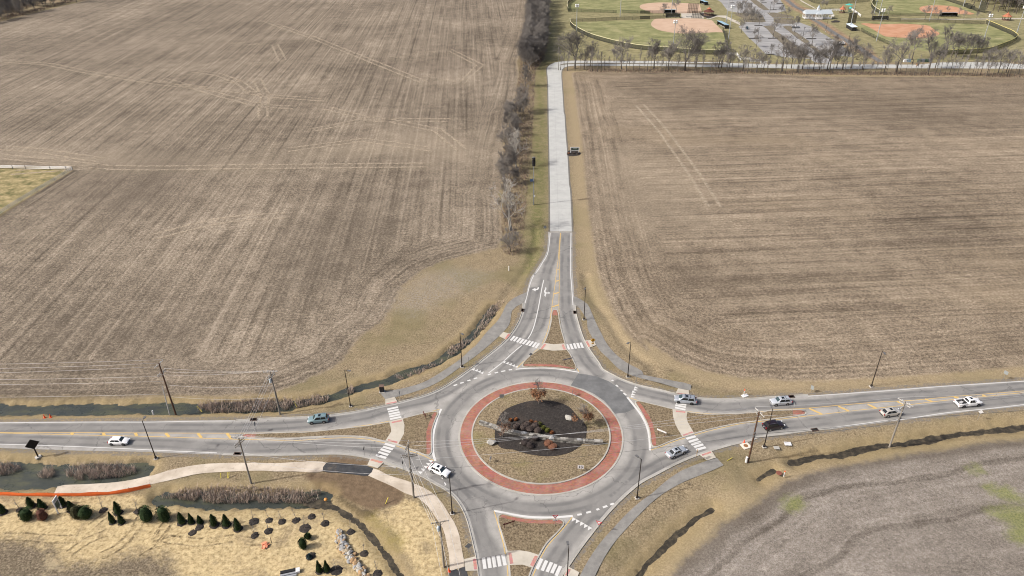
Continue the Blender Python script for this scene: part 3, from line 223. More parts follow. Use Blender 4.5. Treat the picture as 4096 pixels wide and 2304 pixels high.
TREES=[('sycamore',-0.38,218.68,18.7,1.0),('scrub',-0.4,202.88,7.8,1.0),('sycamore',2.56,276.84,16.4,1.0),('hedge',6.57,348.11,9.1,1.0),('hedge',6.46,351.69,12.8,1.0),('hedge',2.08,259.41,6.1,1.0),('hedge',-0.2,332.68,4.9,1.0),('hedge',8.89,398.91,11.1,1.0),('hedge',12.09,436.89,13.7,1.0),('hedge',-1.23,224.97,4.3,1.04),('hedge',-0.53,229.39,3.0,0.92),('hedge',0.63,231.99,4.4,0.83),('hedge',-1.74,234.08,3.9,0.94),('hedge',-4.02,237.65,3.4,1.03),('hedge',-0.01,241.12,4.3,0.83),('hedge',-0.68,244.69,3.0,1.02),('hedge',-2.71,248.74,4.6,1.02),('hedge',-2.2,255.42,3.9,0.97),('hedge',-2.54,259.04,10.1,1.04),('hedge',1.14,260.16,6.3,0.84),('hedge',-2.66,262.93,6.1,0.95),('hedge',-3.3,269.08,9.0,0.88),('hedge',1.03,271.98,6.1,0.92),('hedge',0.54,273.99,8.4,0.81),('hedge',0.87,280.83,8.1,1.0),('hedge',-1.03,283.47,5.0,0.81),('hedge',-1.9,288.67,5.7,0.99),('hedge',2.09,292.31,9.0,0.89),('hedge',0.08,295.34,5.4,0.99),('hedge',1.6,299.38,5.1,1.04),('hedge',-1.98,301.0,9.8,1.03),('hedge',-0.59,307.03,6.9,0.88),('hedge',-0.61,307.74,5.3,0.84),('hedge',1.42,314.71,8.5,0.81),('hedge',3.06,316.56,6.4,0.86),('hedge',1.12,321.43,6.6,0.91),('hedge',-1.59,325.48,8.1,0.92),('hedge',2.58,326.04,7.6,1.04),('hedge',1.59,332.36,5.4,0.91),('hedge',-0.81,336.29,8.9,0.91),('hedge',3.7,340.02,8.4,0.91),('hedge',1.14,343.22,6.7,0.87),('hedge',0.8,344.59,9.1,1.05),('hedge',11.22,444.15,12.5,0.93),('hedge',8.9,447.83,13.6,1.07),('hedge',9.8,448.66,13.6,1.02),('hedge',10.83,451.19,12.0,1.03),('hedge',9.9,454.64,13.6,1.02),('hedge',10.06,455.7,13.1,1.0),('hedge',15.5,456.72,11.5,1.02),('hedge',10.72,458.66,13.1,1.05),('hedge',16.69,458.92,13.5,1.06),('hedge',10.54,461.18,14.0,1.02),('hedge',18.72,460.39,12.6,0.98),('hedge',10.16,463.84,14.2,0.97),('hedge',18.14,463.83,13.4,0.89),('hedge',12.17,467.25,13.2,0.96),('hedge',18.16,466.3,13.0,1.03),('hedge',10.12,471.48,12.3,1.01),('hedge',17.18,469.32,13.0,0.86),('hedge',11.62,473.9,10.7,0.88),('hedge',17.77,473.74,11.3,0.86),('hedge',11.75,476.11,12.9,1.0),('hedge',17.67,473.99,10.5,0.95),('hedge',11.35,478.8,11.0,1.06),('hedge',18.42,479.76,13.0,0.87),('hedge',12.35,481.81,12.8,1.09),('hedge',19.97,481.12,13.8,1.01),('hedge',12.0,485.37,12.9,0.99),('hedge',20.56,481.96,12.9,0.94),('hedge',13.82,488.66,10.9,0.99),('hedge',19.87,487.83,13.0,1.07),('hedge',12.35,490.06,11.4,0.92),('hedge',21.2,489.78,14.3,1.08),('hedge',13.23,493.57,14.4,0.97),('hedge',19.72,493.01,14.4,0.97),('hedge',12.42,495.76,11.0,1.01),('hedge',20.06,496.04,13.6,1.06),('hedge',11.73,498.57,11.6,1.08),('hedge',21.39,499.14,11.6,0.89),('hedge',15.04,502.32,12.9,0.97),('hedge',21.16,500.8,13.5,0.88),('hedge',14.51,505.37,12.6,0.93),('hedge',20.32,504.17,12.4,0.94),('hedge',14.62,507.32,10.6,0.91),('hedge',21.03,505.7,14.1,0.99),('hedge',12.44,509.8,12.2,0.99),('hedge',22.15,509.85,12.4,1.08),('hedge',13.87,514.4,13.9,0.9),('hedge',21.05,512.26,10.8,1.06),('hedge',15.07,517.35,11.6,1.05),('hedge',23.43,518.06,12.4,0.99),('hedge',14.64,521.01,11.1,1.0),('hedge',23.4,521.59,11.4,1.05),('hedge',15.77,522.83,10.6,1.03),('hedge',24.07,520.99,13.3,0.86),('hedge',16.2,527.94,13.1,1.09),('hedge',23.62,527.87,11.7,1.08),('hedge',14.06,529.74,12.2,0.89),('hedge',23.63,531.6,10.9,0.94),('hedge',14.06,535.47,12.8,1.04),('hedge',24.76,534.52,12.2,0.93),('hedge',16.0,536.9,14.3,0.94),('hedge',22.18,535.65,11.1,1.01),('hedge',15.84,538.52,12.7,1.01),('hedge',23.19,539.66,11.5,1.04),('hedge',16.19,545.38,11.4,0.94),('hedge',25.16,544.66,13.4,1.01),('hedge',14.86,546.61,10.9,0.88),('hedge',24.96,547.94,14.0,0.97),('hedge',15.88,549.52,10.6,1.03),('hedge',23.41,551.99,14.3,1.02),('hedge',15.84,556.22,14.4,1.02),('hedge',26.38,555.49,13.0,0.94),('hedge',16.07,558.86,13.0,0.94),('hedge',25.18,559.23,13.8,1.01),('hedge',18.28,561.95,13.9,0.98),('hedge',26.13,560.83,13.5,0.95),('hedge',16.07,567.72,11.3,0.86),('hedge',27.51,564.9,13.5,0.85),('hedge',17.51,567.32,13.0,0.96),('hedge',26.41,570.57,11.1,0.89),('hedge',17.47,573.56,14.0,0.89),('hedge',25.94,573.57,11.1,0.92),('hedge',17.19,576.98,10.6,1.08),('hedge',26.54,574.18,13.3,1.02),('hedge',18.22,578.53,11.0,1.02),('hedge',26.64,579.35,13.4,0.89),('hedge',17.52,587.14,11.4,0.87),('hedge',27.18,581.77,12.0,0.93),('hedge',18.58,589.79,13.4,1.03),('hedge',26.64,589.51,13.2,1.09),('hedge',19.33,593.05,14.4,0.85),('hedge',26.32,590.82,12.1,0.86),('hedge',19.01,594.28,12.6,0.94),('hedge',26.78,598.58,14.1,0.97),('hedge',20.75,603.24,11.5,0.86),('hedge',28.09,602.74,11.5,0.95),('hedge',18.51,607.64,10.7,1.09),('hedge',27.36,604.62,12.1,0.98),('hedge',17.76,610.56,10.9,0.99),('hedge',30.32,608.2,13.9,0.9),('hedge',17.59,613.66,12.4,0.99),('hedge',28.45,612.49,13.4,1.08),('hedge',18.84,618.46,13.8,0.91),('hedge',27.72,618.65,10.9,1.04),('hedge',20.97,623.53,11.0,0.87),('hedge',28.46,624.33,12.2,0.99),('hedge',18.93,629.61,13.3,0.86),('hedge',28.43,627.69,12.0,0.87),('hedge',19.71,632.67,13.5,0.99),('hedge',31.25,629.94,13.5,0.99),('hedge',19.84,634.35,13.1,1.09),('hedge',30.79,634.29,11.6,1.05),('hedge',19.87,643.07,10.8,0.89),('hedge',29.18,639.2,11.6,0.87),('hedge',21.46,645.15,10.6,0.86),('hedge',28.94,645.85,13.9,1.09),('hedge',21.06,651.97,12.2,0.94),('hedge',30.04,652.69,12.8,1.06),('hedge',21.71,657.65,12.6,0.89),('hedge',31.66,654.79,14.3,1.05),('hedge',19.34,661.39,14.2,0.97),('hedge',30.77,659.81,13.6,1.08),('hedge',21.06,662.14,12.9,0.88),('hedge',32.56,664.83,10.7,1.09),('hedge',19.23,669.82,12.4,1.07),('hedge',31.11,671.31,11.6,0.9),('hedge',21.62,676.22,13.5,0.91),('hedge',31.16,676.26,14.4,1.06),('hedge',22.93,679.62,12.1,0.89),('hedge',33.33,679.73,10.7,0.89),('hedge',19.92,684.44,14.1,0.9),('hedge',33.48,686.11,13.2,1.07),('hedge',22.28,689.05,12.0,0.85),('hedge',32.44,689.77,11.2,0.95),('hedge',21.31,699.89,11.7,0.95),('hedge',32.49,694.38,12.1,1.1),('hedge',23.42,699.0,13.3,1.02),('hedge',32.97,699.17,12.0,1.0),('hedge',23.1,707.42,11.6,0.87),('hedge',31.41,707.99,12.8,1.04),('hedge',23.49,714.63,14.2,0.92),('hedge',34.49,715.51,13.5,1.02),('hedge',24.6,716.01,13.3,1.06),('hedge',34.68,717.34,11.3,0.98),('hedge',24.68,726.7,14.4,0.99),('hedge',33.62,727.79,12.1,0.89),('hedge',23.63,727.76,14.1,1.0),('hedge',33.82,732.95,13.3,0.99),('oak',39.8,439.33,20.4,1.25),('oak',104.73,430.59,25.5,1.3),('row',45.27,437.17,13.7,1.0),('row',50.02,444.59,14.7,1.0),('row',67.7,436.09,18.5,1.0),('row',87.58,437.02,16.3,1.0),('row',65.65,454.71,9.7,1.0),('row',95.48,432.89,15.3,1.0),('row',86.97,435.17,17.2,1.0),('row',95.25,431.97,16.8,1.0),('row',113.08,437.68,16.3,1.0),('row',126.1,435.16,15.4,1.0),('row',127.95,435.07,16.3,1.0),('row',130.87,429.35,12.6,1.0),('row',139.09,428.95,14.8,1.0),('row',145.99,424.97,12.9,1.0),('row',151.74,430.19,10.8,1.0),('row',161.5,426.05,21.2,1.0),('row',169.42,433.07,14.4,1.0),('row',169.92,423.84,16.4,1.0),('row',175.19,430.92,14.8,1.0),('row',179.58,425.19,14.2,1.0),('row',184.55,428.62,13.4,1.0),('row',189.05,424.74,19.4,1.0),('row',198.15,427.97,15.2,1.0),('row',188.44,426.6,18.2,1.0),('row',204.7,431.36,16.6,1.0),('row',196.03,431.78,12.6,1.0),('row',209.52,427.42,13.8,1.0),('row',218.93,419.73,15.8,1.0),('row',226.86,421.14,23.6,1.0),('row',250.33,450.51,18.9,1.0),('row',245.99,422.03,21.5,1.0),('row',253.7,429.0,13.4,1.0),('row',275.86,459.52,17.4,1.0),('row',280.36,455.12,15.0,1.0),('row',281.96,450.94,14.9,1.0),('row',284.62,448.78,15.7,1.0),('row',289.95,450.54,14.4,1.0),('row',273.34,410.16,15.5,1.0),('row',283.87,416.66,14.0,1.0),('row',288.26,416.45,13.6,1.0),('row',293.16,412.7,12.2,1.0),('row',277.51,455.27,15.9,1.0),('row',292.57,448.38,13.4,1.0),('sapling',29.69,435.3,13.3,0.59),('sapling',30.95,435.75,11.7,0.86),('sapling',32.83,433.34,12.6,0.59),('sapling',34.98,433.5,13.0,0.85),('sapling',39.48,434.05,10.6,0.71),('sapling',42.5,434.46,9.7,0.74),('sapling',45.19,434.89,8.2,0.55),('sapling',46.17,432.22,9.1,0.58),('sapling',48.67,431.72,12.1,0.79),('sapling',49.6,432.5,13.0,0.88),('sapling',52.55,430.07,11.9,0.87),('sapling',54.79,430.74,13.0,0.69),('sapling',57.18,433.49,8.9,0.54),('sapling',59.44,430.74,8.6,0.8),('sapling',63.43,429.23,12.8,0.79),('sapling',66.28,428.14,11.8,0.89),('sapling',66.94,433.04,8.4,0.58),('sapling',69.86,430.65,12.1,0.8),('sapling',71.45,430.77,11.3,0.65),('sapling',73.78,429.39,10.2,0.77),('sapling',76.95,426.96,13.7,0.53),('sapling',80.34,428.09,9.8,0.55),('sapling',82.26,430.03,12.4,0.87),('sapling',84.43,430.17,11.0,0.78),('sapling',87.73,428.21,9.8,0.63),('sapling',90.35,428.28,8.3,0.67),('sapling',90.77,427.27,8.4,0.61),('sapling',92.94,428.15,13.9,0.72),('sapling',95.65,425.23,8.6,0.64),('sapling',100.37,430.33,12.6,0.64),('sapling',100.11,428.75,10.7,0.65),('sapling',104.21,429.6,9.3,0.89),('sapling',105.84,426.93,8.5,0.61),('sapling',109.43,425.37,11.0,0.52),('sapling',110.03,424.69,10.6,0.74),('sapling',114.05,425.14,11.8,0.51),('sapling',113.67,424.31,10.5,0.85),('sapling',118.15,423.13,10.3,0.9),('sapling',120.33,423.04,8.9,0.81),('sapling',121.58,422.39,14.0,0.59),('sapling',124.95,426.17,10.8,0.61),('sapling',128.25,426.75,9.0,0.68),('sapling',128.48,425.1,13.4,0.85),('sapling',131.75,426.94,13.0,0.88),('sapling',135.09,425.96,9.4,0.87),('sapling',138.6,426.28,9.1,0.67),('sapling',137.81,422.0,10.2,0.81),('sapling',140.19,423.12,13.8,0.78),('sapling',143.03,425.22,11.9,0.65),('sapling',145.55,422.85,11.5,0.89),('sapling',147.35,422.11,9.6,0.72),('sapling',151.87,424.29,10.9,0.78),('sapling',150.96,420.52,10.5,0.7),('sapling',154.98,420.09,8.3,0.7),('sapling',156.39,422.23,10.1,0.51),('sapling',159.34,421.6,11.9,0.87),('sapling',161.71,420.9,12.3,0.87),('sapling',164.81,418.01,9.8,0.57),('sapling',168.85,422.92,10.7,0.79),('sapling',169.37,420.97,13.5,0.62),('sapling',170.86,418.26,8.8,0.64),('sapling',173.53,419.51,9.2,0.68),('sapling',175.56,422.03,10.1,0.56),('sapling',180.12,420.68,9.7,0.81),('sapling',181.77,420.49,13.0,0.75),('sapling',182.28,418.24,9.5,0.61),('sapling',186.37,419.01,13.4,0.57),('sapling',187.39,421.05,12.4,0.72),('sapling',189.34,420.88,12.9,0.7),('sapling',194.13,420.55,11.5,0.55),('sapling',194.69,417.13,11.7,0.59),('sapling',198.77,419.67,8.4,0.77),('sapling',198.71,419.8,10.8,0.76),('sapling',201.74,415.81,8.4,0.76),('sapling',205.3,418.93,12.5,0.6),('sapling',206.31,419.44,12.5,0.71),('sapling',209.19,416.53,8.9,0.59),('sapling',208.47,413.73,9.2,0.54),('sapling',213.12,418.3,10.6,0.75),('sapling',216.0,417.49,8.8,0.7),('sapling',217.68,415.74,11.4,0.86),('sapling',218.86,416.58,11.0,0.71),('sapling',222.53,414.66,12.0,0.67),('sapling',223.73,412.91,9.8,0.54),('sapling',225.73,415.38,13.3,0.61),('sapling',228.29,413.54,13.7,0.55),('sapling',231.74,414.97,8.6,0.75),('sapling',233.54,413.38,8.3,0.89),('sapling',234.34,412.92,12.3,0.6),('sapling',237.48,414.37,8.6,0.53),('sapling',240.37,413.65,13.2,0.53),('sapling',242.09,414.75,13.7,0.82),('sapling',245.09,412.65,8.6,0.67),('sapling',246.8,415.14,11.4,0.62),('sapling',247.32,412.27,13.6,0.88),('sapling',251.74,414.24,12.6,0.55),('sapling',254.23,414.1,13.9,0.72),('sapling',255.63,412.86,11.3,0.89),('sapling',258.02,412.97,11.1,0.87),('sapling',258.85,410.44,13.5,0.63),('sapling',262.58,410.73,8.8,0.52),('sapling',265.35,410.83,10.7,0.87),('sapling',266.44,410.47,9.7,0.8),('sapling',267.85,410.45,12.6,0.74),('sapling',270.55,411.69,12.2,0.79),('sapling',270.21,407.19,8.8,0.57),('sapling',274.09,409.92,11.7,0.84),('sapling',275.71,408.33,8.6,0.73),('sapling',279.24,409.94,8.3,0.79),('sapling',279.78,407.54,10.0,0.74),('sapling',284.29,408.73,13.2,0.87),('sapling',286.0,409.39,13.3,0.55),('sapling',288.32,408.71,13.9,0.55),('sapling',290.03,406.63,12.4,0.5),('sapling',294.5,408.74,13.1,0.76),('lot',197.17,665.55,4.8,1.0),('lot',216.8,646.42,6.6,1.0),('lot',221.63,628.29,9.0,1.0),('lot',218.86,601.27,7.9,1.0),('lot',216.94,581.75,9.1,1.0),('lot',189.1,561.95,9.2,1.0),('lot',168.81,537.44,9.7,1.0),('lot',186.07,519.14,12.7,1.0),('lot',207.31,536.56,11.5,1.0),('lot',172.53,517.33,6.8,1.0),('lot',165.29,489.65,8.5,1.0),('lot',204.27,494.59,12.5,1.0),('lot',223.85,513.16,5.2,1.0),('lot',169.02,469.94,6.5,1.0),('lot',220.25,464.5,10.0,1.0),('lot',300.01,591.02,7.8,1.0),('lot',261.26,626.52,7.9,1.0),('lot',264.78,628.11,6.1,1.0),('lot',282.6,580.79,7.1,1.0),('lot',322.89,578.24,9.7,1.0),('lot',336.35,590.33,6.9,1.0),('lot',332.8,577.61,7.1,1.0),('lot',353.7,579.47,5.7,1.0),('lot',363.32,578.86,5.4,1.0),('lot',371.75,578.32,5.1,1.0),('lot',124.77,603.99,10.0,1.0),('lot',138.1,618.63,10.5,1.0),('lot',229.41,466.17,6.5,1.0),('lot',358.84,595.53,5.3,1.0),('lot',351.88,601.06,5.0,1.0),('lot',186.54,608.48,8.4,0.8),('lot',186.67,603.36,7.7,0.8),('lot',183.61,583.85,7.7,0.8),('lot',185.1,583.76,8.3,0.8),('lot',195.13,613.11,7.9,0.8),('lot',190.23,589.87,8.1,0.8),('lot',189.58,583.48,7.7,0.8),('lot',188.93,577.21,7.8,0.8),('lot',184.2,577.5,7.5,0.8),('lot',187.81,615.34,9.0,0.8),('lot',193.45,583.23,8.0,0.8),('lot',191.25,615.11,9.3,0.8),('lot',197.28,627.2,8.0,0.8),('lot',197.51,614.7,7.9,0.8),('lot',194.55,596.16,7.6,0.8),('lot',191.86,599.66,9.0,0.8),('wood',423.51,656.37,12.7,1.0),('wood',467.67,687.61,17.0,1.0),('wood',439.68,668.27,15.9,1.0),('wood',416.28,686.14,12.1,1.0),('wood',424.57,642.46,16.5,1.0),('wood',424.57,662.34,13.8,1.0),('wood',447.06,669.46,15.6,1.0),('wood',442.83,659.68,16.1,1.0),('wood',404.27,689.02,17.0,1.0),('wood',427.64,718.94,12.1,1.0),('wood',472.88,707.52,14.7,1.0),('wood',392.93,616.54,14.9,1.0),('wood',460.8,721.57,16.8,1.0),('wood',429.42,636.61,17.0,1.0),('wood',411.5,626.04,17.1,1.0),('wood',468.96,721.67,17.3,1.0),('wood',481.65,692.12,12.4,1.0),('wood',439.43,711.08,14.2,1.0),('wood',409.59,694.7,12.0,1.0),('wood',429.62,681.27,16.4,1.0),('wood',437.66,700.87,17.7,1.0),('wood',433.56,627.9,13.3,1.0),('wood',415.72,660.74,14.5,1.0),('wood',424.16,628.01,17.2,1.0),('wood',413.04,620.11,17.2,1.0),('wood',427.37,615.41,14.5,1.0),('wood',419.02,632.85,17.3,1.0),('wood',439.63,660.06,13.1,1.0),('wood',425.82,688.92,16.1,1.0),('wood',465.31,694.76,15.2,1.0),('wood',455.61,669.85,12.6,1.0),('wood',438.08,671.6,12.9,1.0),('wood',443.41,725.88,12.9,1.0),('wood',445.84,709.82,12.0,1.0),('wood',458.52,675.32,17.5,1.0),('wood',414.43,705.07,12.0,1.0),('wood',440.1,655.31,16.8,1.0),('wood',424.41,648.39,13.0,1.0),('wood',418.33,662.03,16.9,1.0),('wood',414.67,683.17,16.9,1.0),('wood',460.3,710.39,16.4,1.0),('wood',426.3,678.49,17.1,1.0),('wood',455.72,677.94,16.1,1.0),('wood',439.18,634.27,12.2,1.0),('wood',422.57,657.69,14.7,1.0),('wood',409.87,685.96,14.7,1.0),('wood',416.1,683.71,12.5,1.0),('wood',435.93,712.01,14.1,1.0),('wood',488.84,709.19,14.1,1.0),('wood',449.33,710.6,17.2,1.0),('wood',406.53,693.73,13.7,1.0),('wood',431.49,674.33,15.0,1.0),('wood',439.31,642.97,14.7,1.0),('wood',422.03,638.22,14.4,1.0),('wood',443.59,705.77,14.6,1.0),('wood',463.7,677.86,14.2,1.0),('wood',419.99,641.59,13.1,1.0),('wood',398.21,624.7,12.2,1.0),('wood',487.63,712.55,12.5,1.0),('wood',446.17,682.32,15.9,1.0),('wood',406.51,678.28,16.2,1.0),('wood',394.54,610.32,17.1,1.0),('wood',402.6,610.49,13.1,1.0),('wood',431.56,678.27,15.7,1.0),('wood',418.54,598.49,14.3,1.0),('wood',439.49,658.09,13.7,1.0),('wood',401.39,667.27,17.6,1.0),('wood',431.21,687.77,15.7,1.0),('wood',406.16,639.53,14.7,1.0),('wood',440.75,721.39,16.9,1.0),('wood',452.17,687.94,15.0,1.0),('wood',424.98,652.85,17.4,1.0),('wood',455.98,678.38,14.0,1.0),('wood',455.59,700.08,17.6,1.0),('wood',400.46,651.56,12.3,1.0),('wood',464.18,690.45,14.7,1.0),('wood',412.95,709.65,13.2,1.0),('wood',471.24,676.46,13.5,1.0),('wood',416.58,711.29,18.0,1.0),('wood',405.97,601.64,17.0,1.0),('wood',460.76,685.61,13.0,1.0),('wood',436.81,716.84,13.1,1.0),('wood',436.27,653.75,12.1,1.0),('wood',427.41,623.26,16.4,1.0),('wood',445.13,644.22,14.3,1.0),('wood',442.23,682.92,12.2,1.0),('wood',404.5,660.63,12.7,1.0),('wood',406.79,690.81,14.2,1.0),('wood',454.18,653.03,17.0,1.0),('wood',430.14,640.63,13.9,1.0),('wood',425.46,679.07,15.8,1.0),('wood',423.18,615.99,13.8,1.0),('wood',431.92,726.45,15.5,1.0),('wood',438.64,726.48,13.8,1.0),('wood',421.74,696.05,16.0,1.0),('wood',443.15,682.96,16.4,1.0),('wood',416.8,623.62,14.9,1.0),('wood',436.53,635.39,16.1,1.0),('wood',411.45,699.67,14.8,1.0),('wood',456.29,710.56,16.5,1.0),('wood',409.68,657.84,15.1,1.0),('wood',460.96,678.64,15.4,1.0),('wood',415.31,633.48,13.9,1.0),('wood',404.98,658.83,15.6,1.0),('wood',460.73,704.13,14.7,1.0),('wood',448.7,695.62,12.6,1.0),('wood',494.07,719.61,15.0,1.0),('wood',441.81,722.02,13.6,1.0),('wood',401.34,668.9,17.5,1.0),('wood',398.7,676.03,16.2,1.0),('wood',469.52,721.53,13.4,1.0),('wood',434.15,687.22,14.9,1.0),('wood',446.71,702.76,16.0,1.0),('wood',437.45,655.55,15.2,1.0),('wood',405.6,597.48,15.7,1.0),('wood',445.0,675.63,16.1,1.0),('wood',400.88,639.53,15.7,1.0),('wood',400.78,601.38,16.2,1.0),('wood',419.19,627.0,13.4,1.0),('wood',418.53,637.77,12.4,1.0),('wood',461.05,689.82,15.0,1.0),('wood',404.6,625.73,16.6,1.0),('wood',410.03,645.47,17.9,1.0),('wood',490.07,709.65,16.7,1.0),('wood',427.42,647.8,16.7,1.0),('wood',476.57,700.91,14.9,1.0),('wood',412.85,628.11,17.8,1.0),('wood',416.79,611.83,12.4,1.0),('wood',432.17,619.63,14.0,1.0),('wood',436.74,648.22,16.0,1.0),('wood',402.64,608.36,16.3,1.0),('wood',454.63,652.1,15.0,1.0),('wood',426.13,644.95,12.3,1.0),('wood',468.71,675.64,15.0,1.0),('wood',408.25,699.36,17.6,1.0),('wood',418.05,682.34,16.9,1.0),('wood',395.7,605.13,14.9,1.0),('wood',425.2,687.66,14.2,1.0),('wood',406.87,680.82,16.6,1.0),('wood',464.29,670.84,13.5,1.0),('wood',394.54,638.33,14.9,1.0),('wood',430.01,704.88,16.7,1.0),('wood',435.58,646.81,17.2,1.0),('wood',454.87,725.6,13.6,1.0),('wood',438.21,624.17,16.4,1.0),('wood',485.97,722.61,13.8,1.0),('wood',480.09,700.2,17.9,1.0),('wood',438.91,679.9,12.5,1.0),('wood',412.24,651.46,14.7,1.0),('wood',432.59,679.93,16.7,1.0),('edge',-441.09,605.9,9.6,1.0),('edge',-424.31,582.91,12.7,1.0),('edge',-432.89,600.16,13.0,1.0),('edge',-441.59,616.35,9.9,1.0),('edge',-449.1,628.28,11.4,1.0),('edge',-432.11,604.63,11.0,1.0),('edge',-442.37,624.59,12.0,1.0),('edge',-426.12,601.83,11.9,1.0),('edge',-448.92,639.82,14.3,1.0),('edge',-441.82,634.27,13.3,1.0),('edge',-424.04,606.14,14.6,1.0),('edge',-448.71,651.72,11.6,1.0),('edge',-431.36,627.81,10.3,1.0),('edge',-447.88,654.13,12.1,1.0),('edge',-435.54,636.99,14.4,1.0),('edge',-433.26,640.29,13.7,1.0),('edge',-419.89,617.3,14.2,1.0),('edge',-421.01,623.99,10.8,1.0),('edge',-437.35,656.82,14.5,1.0),('edge',-418.5,627.87,13.4,1.0),('edge',-438.59,660.01,12.9,1.0),('edge',-425.14,645.59,9.2,1.0),('edge',-435.57,663.01,10.0,1.0),('edge',-429.89,655.99,11.2,1.0),('edge',-432.73,664.28,14.7,1.0),('edge',-421.56,650.54,14.6,1.0),('edge',-417.72,643.91,9.6,1.0),('edge',-421.4,654.41,13.5,1.0),('edge',-428.84,673.07,13.3,1.0),('edge',-437.72,690.69,10.3,1.0),('edge',-442.85,701.09,14.7,1.0),('edge',-431.46,690.11,11.5,1.0),('edge',-417.87,665.51,12.0,1.0),('edge',-414.38,662.11,14.6,1.0),('edge',-427.31,687.59,10.3,1.0),('edge',-429.7,699.27,10.8,1.0),('edge',-421.49,686.01,12.0,1.0),('edge',-418.57,685.57,11.8,1.0),('edge',-425.53,704.84,13.8,1.0),('edge',-419.16,696.84,12.5,1.0),('edge',-415.94,693.71,10.2,1.0),('edge',-434.14,728.27,9.1,1.0),('edge',-427.63,722.05,10.5,1.0),('edge',-438.31,740.97,13.0,1.0),('edge',-423.4,719.65,13.1,1.0),('edge',-413.79,709.42,10.3,1.0),('edge',-430.6,745.64,12.5,1.0),('edge',-426.83,740.02,14.3,1.0),('edge',-412.29,716.19,9.8,1.0),('edge',-425.76,747.57,12.7,1.0),('edge',-424.16,747.93,10.6,1.0),('edge',-402.49,707.31,12.9,1.0),('edge',-415.27,737.07,12.9,1.0),('edge',-431.89,771.95,9.7,1.0),('edge',-412.93,741.69,14.9,1.0),('edge',-404.04,728.68,14.9,1.0),('edge',-418.01,759.57,11.8,1.0),('edge',-406.22,739.5,12.5,1.0),('edge',-399.61,728.68,12.2,1.0),('edge',-411.9,762.54,12.5,1.0)]
RUTS=[[(-72.29,95.68),(-72.14,92.47),(-73.05,88.96),(-75.65,86.67)],[(-72.42,92.7),(-72.91,89.83),(-74.14,87.91)],[(-77.29,91.87),(-79.85,90.15),(-81.91,87.29)],[(-66.69,94.67),(-66.73,90.39),(-69.38,87.1)],[(-79.15,96.49),(-80.47,94.64),(-80.82,93.5)],[(-96.98,91.28),(-92.51,91.32),(-87.3,90.69),(-82.24,90.62)],[(-67.77,89.04),(-66.93,92.85),(-66.69,94.3)],[(-67.68,88.85),(-64.19,90.18),(-58.9,89.5),(-55.78,89.85),(-52.72,90.41)],[(-50.24,89.77),(-46.92,89.53)],[(-65.99,90.6),(-62.8,89.96)]]
TRACKS=[[(-332.33,475.85),(-315.18,471.62),(-293.87,465.27),(-263.56,446.71),(-244.87,436.83),(-225.37,427.24),(-202.47,415.11),(-175.9,405.95),(-151.75,397.2),(-127.78,386.31),(-98.73,377.98)],[(-207.2,426.41),(-182.71,408.88),(-155.41,387.48),(-132.48,370.25),(-111.43,364.96)],[(-192.83,443.35),(-174.09,433.52),(-156.33,415.75),(-142.49,394.29)],[(-223.19,297.5),(-191.24,288.9),(-170.23,283.0),(-146.34,281.08),(-119.29,281.33),(-87.91,281.16),(-35.68,280.87)],[(-230.14,308.85),(-206.69,303.2),(-176.45,291.38)],[(67.08,362.06),(71.16,322.07),(73.68,266.34),(73.84,235.18)],[(-200.25,608.83),(-143.04,538.34),(-95.45,474.15),(-48.53,410.88)],[(-95.73,364.32),(-66.34,342.38),(-29.37,340.95)],[(-202.17,524.88),(-163.74,514.72),(-146.35,469.91),(-166.7,457.72)],[(-93.73,328.2),(-66.97,346.39),(-34.24,325.99),(-20.97,298.37)],[(-168.12,416.28),(-147.72,420.87),(-134.02,389.0),(-123.46,348.6)],[(-98.4,301.05),(-67.38,313.11),(-31.96,298.75)],[(-77.43,473.24),(-39.8,492.73),(-18.23,450.43),(-26.95,409.9),(-50.2,427.72)],[(-206.07,277.98),(-172.79,283.94)],[(-122.65,216.41),(-101.67,229.58),(-80.41,233.15)]]
ARROWS={'left':[(5.9,179.11),(6.92,180.06),(6.89,179.44),(7.29,179.52),(7.55,179.96),(7.62,180.49),(8.03,180.39),(7.9,179.5),(7.56,178.89),(7.03,178.73),(6.92,178.77),(6.96,178.11)],'thru':[(9.84,180.26),(10.14,180.25),(10.13,179.23),(9.87,178.57),(9.8,178.04),(9.94,177.47),(10.27,177.33),(10.68,177.41),(10.64,177.85),(11.17,177.09),(10.61,176.46),(10.63,176.85),(10.13,176.81),(9.83,176.6),(9.88,176.3),(9.59,174.8),(9.31,176.05),(9.5,176.31),(9.51,177.05),(9.38,177.79),(9.46,178.58),(9.75,179.24)],'worn':[(-14.25,103.64),(-14.11,103.74),(-13.98,103.38),(-13.78,103.18),(-13.83,102.85),(-14.11,102.76),(-14.1,102.95),(-13.96,103.03),(-14.18,103.25)],'worn2':[(-14.97,105.18),(-14.51,105.09),(-14.45,104.83),(-14.69,104.5),(-14.86,104.74)]}
DRAINS=[(2.88,167.85,-1.7),(17.43,166.45,-1.56),(65.0,129.14,0.09),(66.28,117.78,0.16),(-59.03,123.39,0.07),(-59.18,112.48,-0.06)]
LOT_BEDS=[((188.59,561.24),5.8),((171.62,516.1),6.6),((185.26,516.61),6.9),((220.56,625.99),5.5),((196.2,662.59),4),((223.55,660.66),4.6),((235.89,655.81),5.4),((168.19,468.91),5.2),((182.42,472.51),5.8),((190.87,475.36),3.7),((211.14,514.0),6.6),((222.36,511.47),4.3),((203.5,493.56),3.5)]
PICNIC=(144.44,599.38)
BRIGHT_BITS=[(246.82,436.89),(243.27,444.86),(251.66,444.44),(204.52,491.15)]

# ------------------------------------------------------------------ helpers: objects
def tag(o, label=None, cat=None, group=None, kind=None):
    if label: o['label'] = label
    if cat: o['category'] = cat
    if group: o['group'] = group
    if kind: o['kind'] = kind
    return o

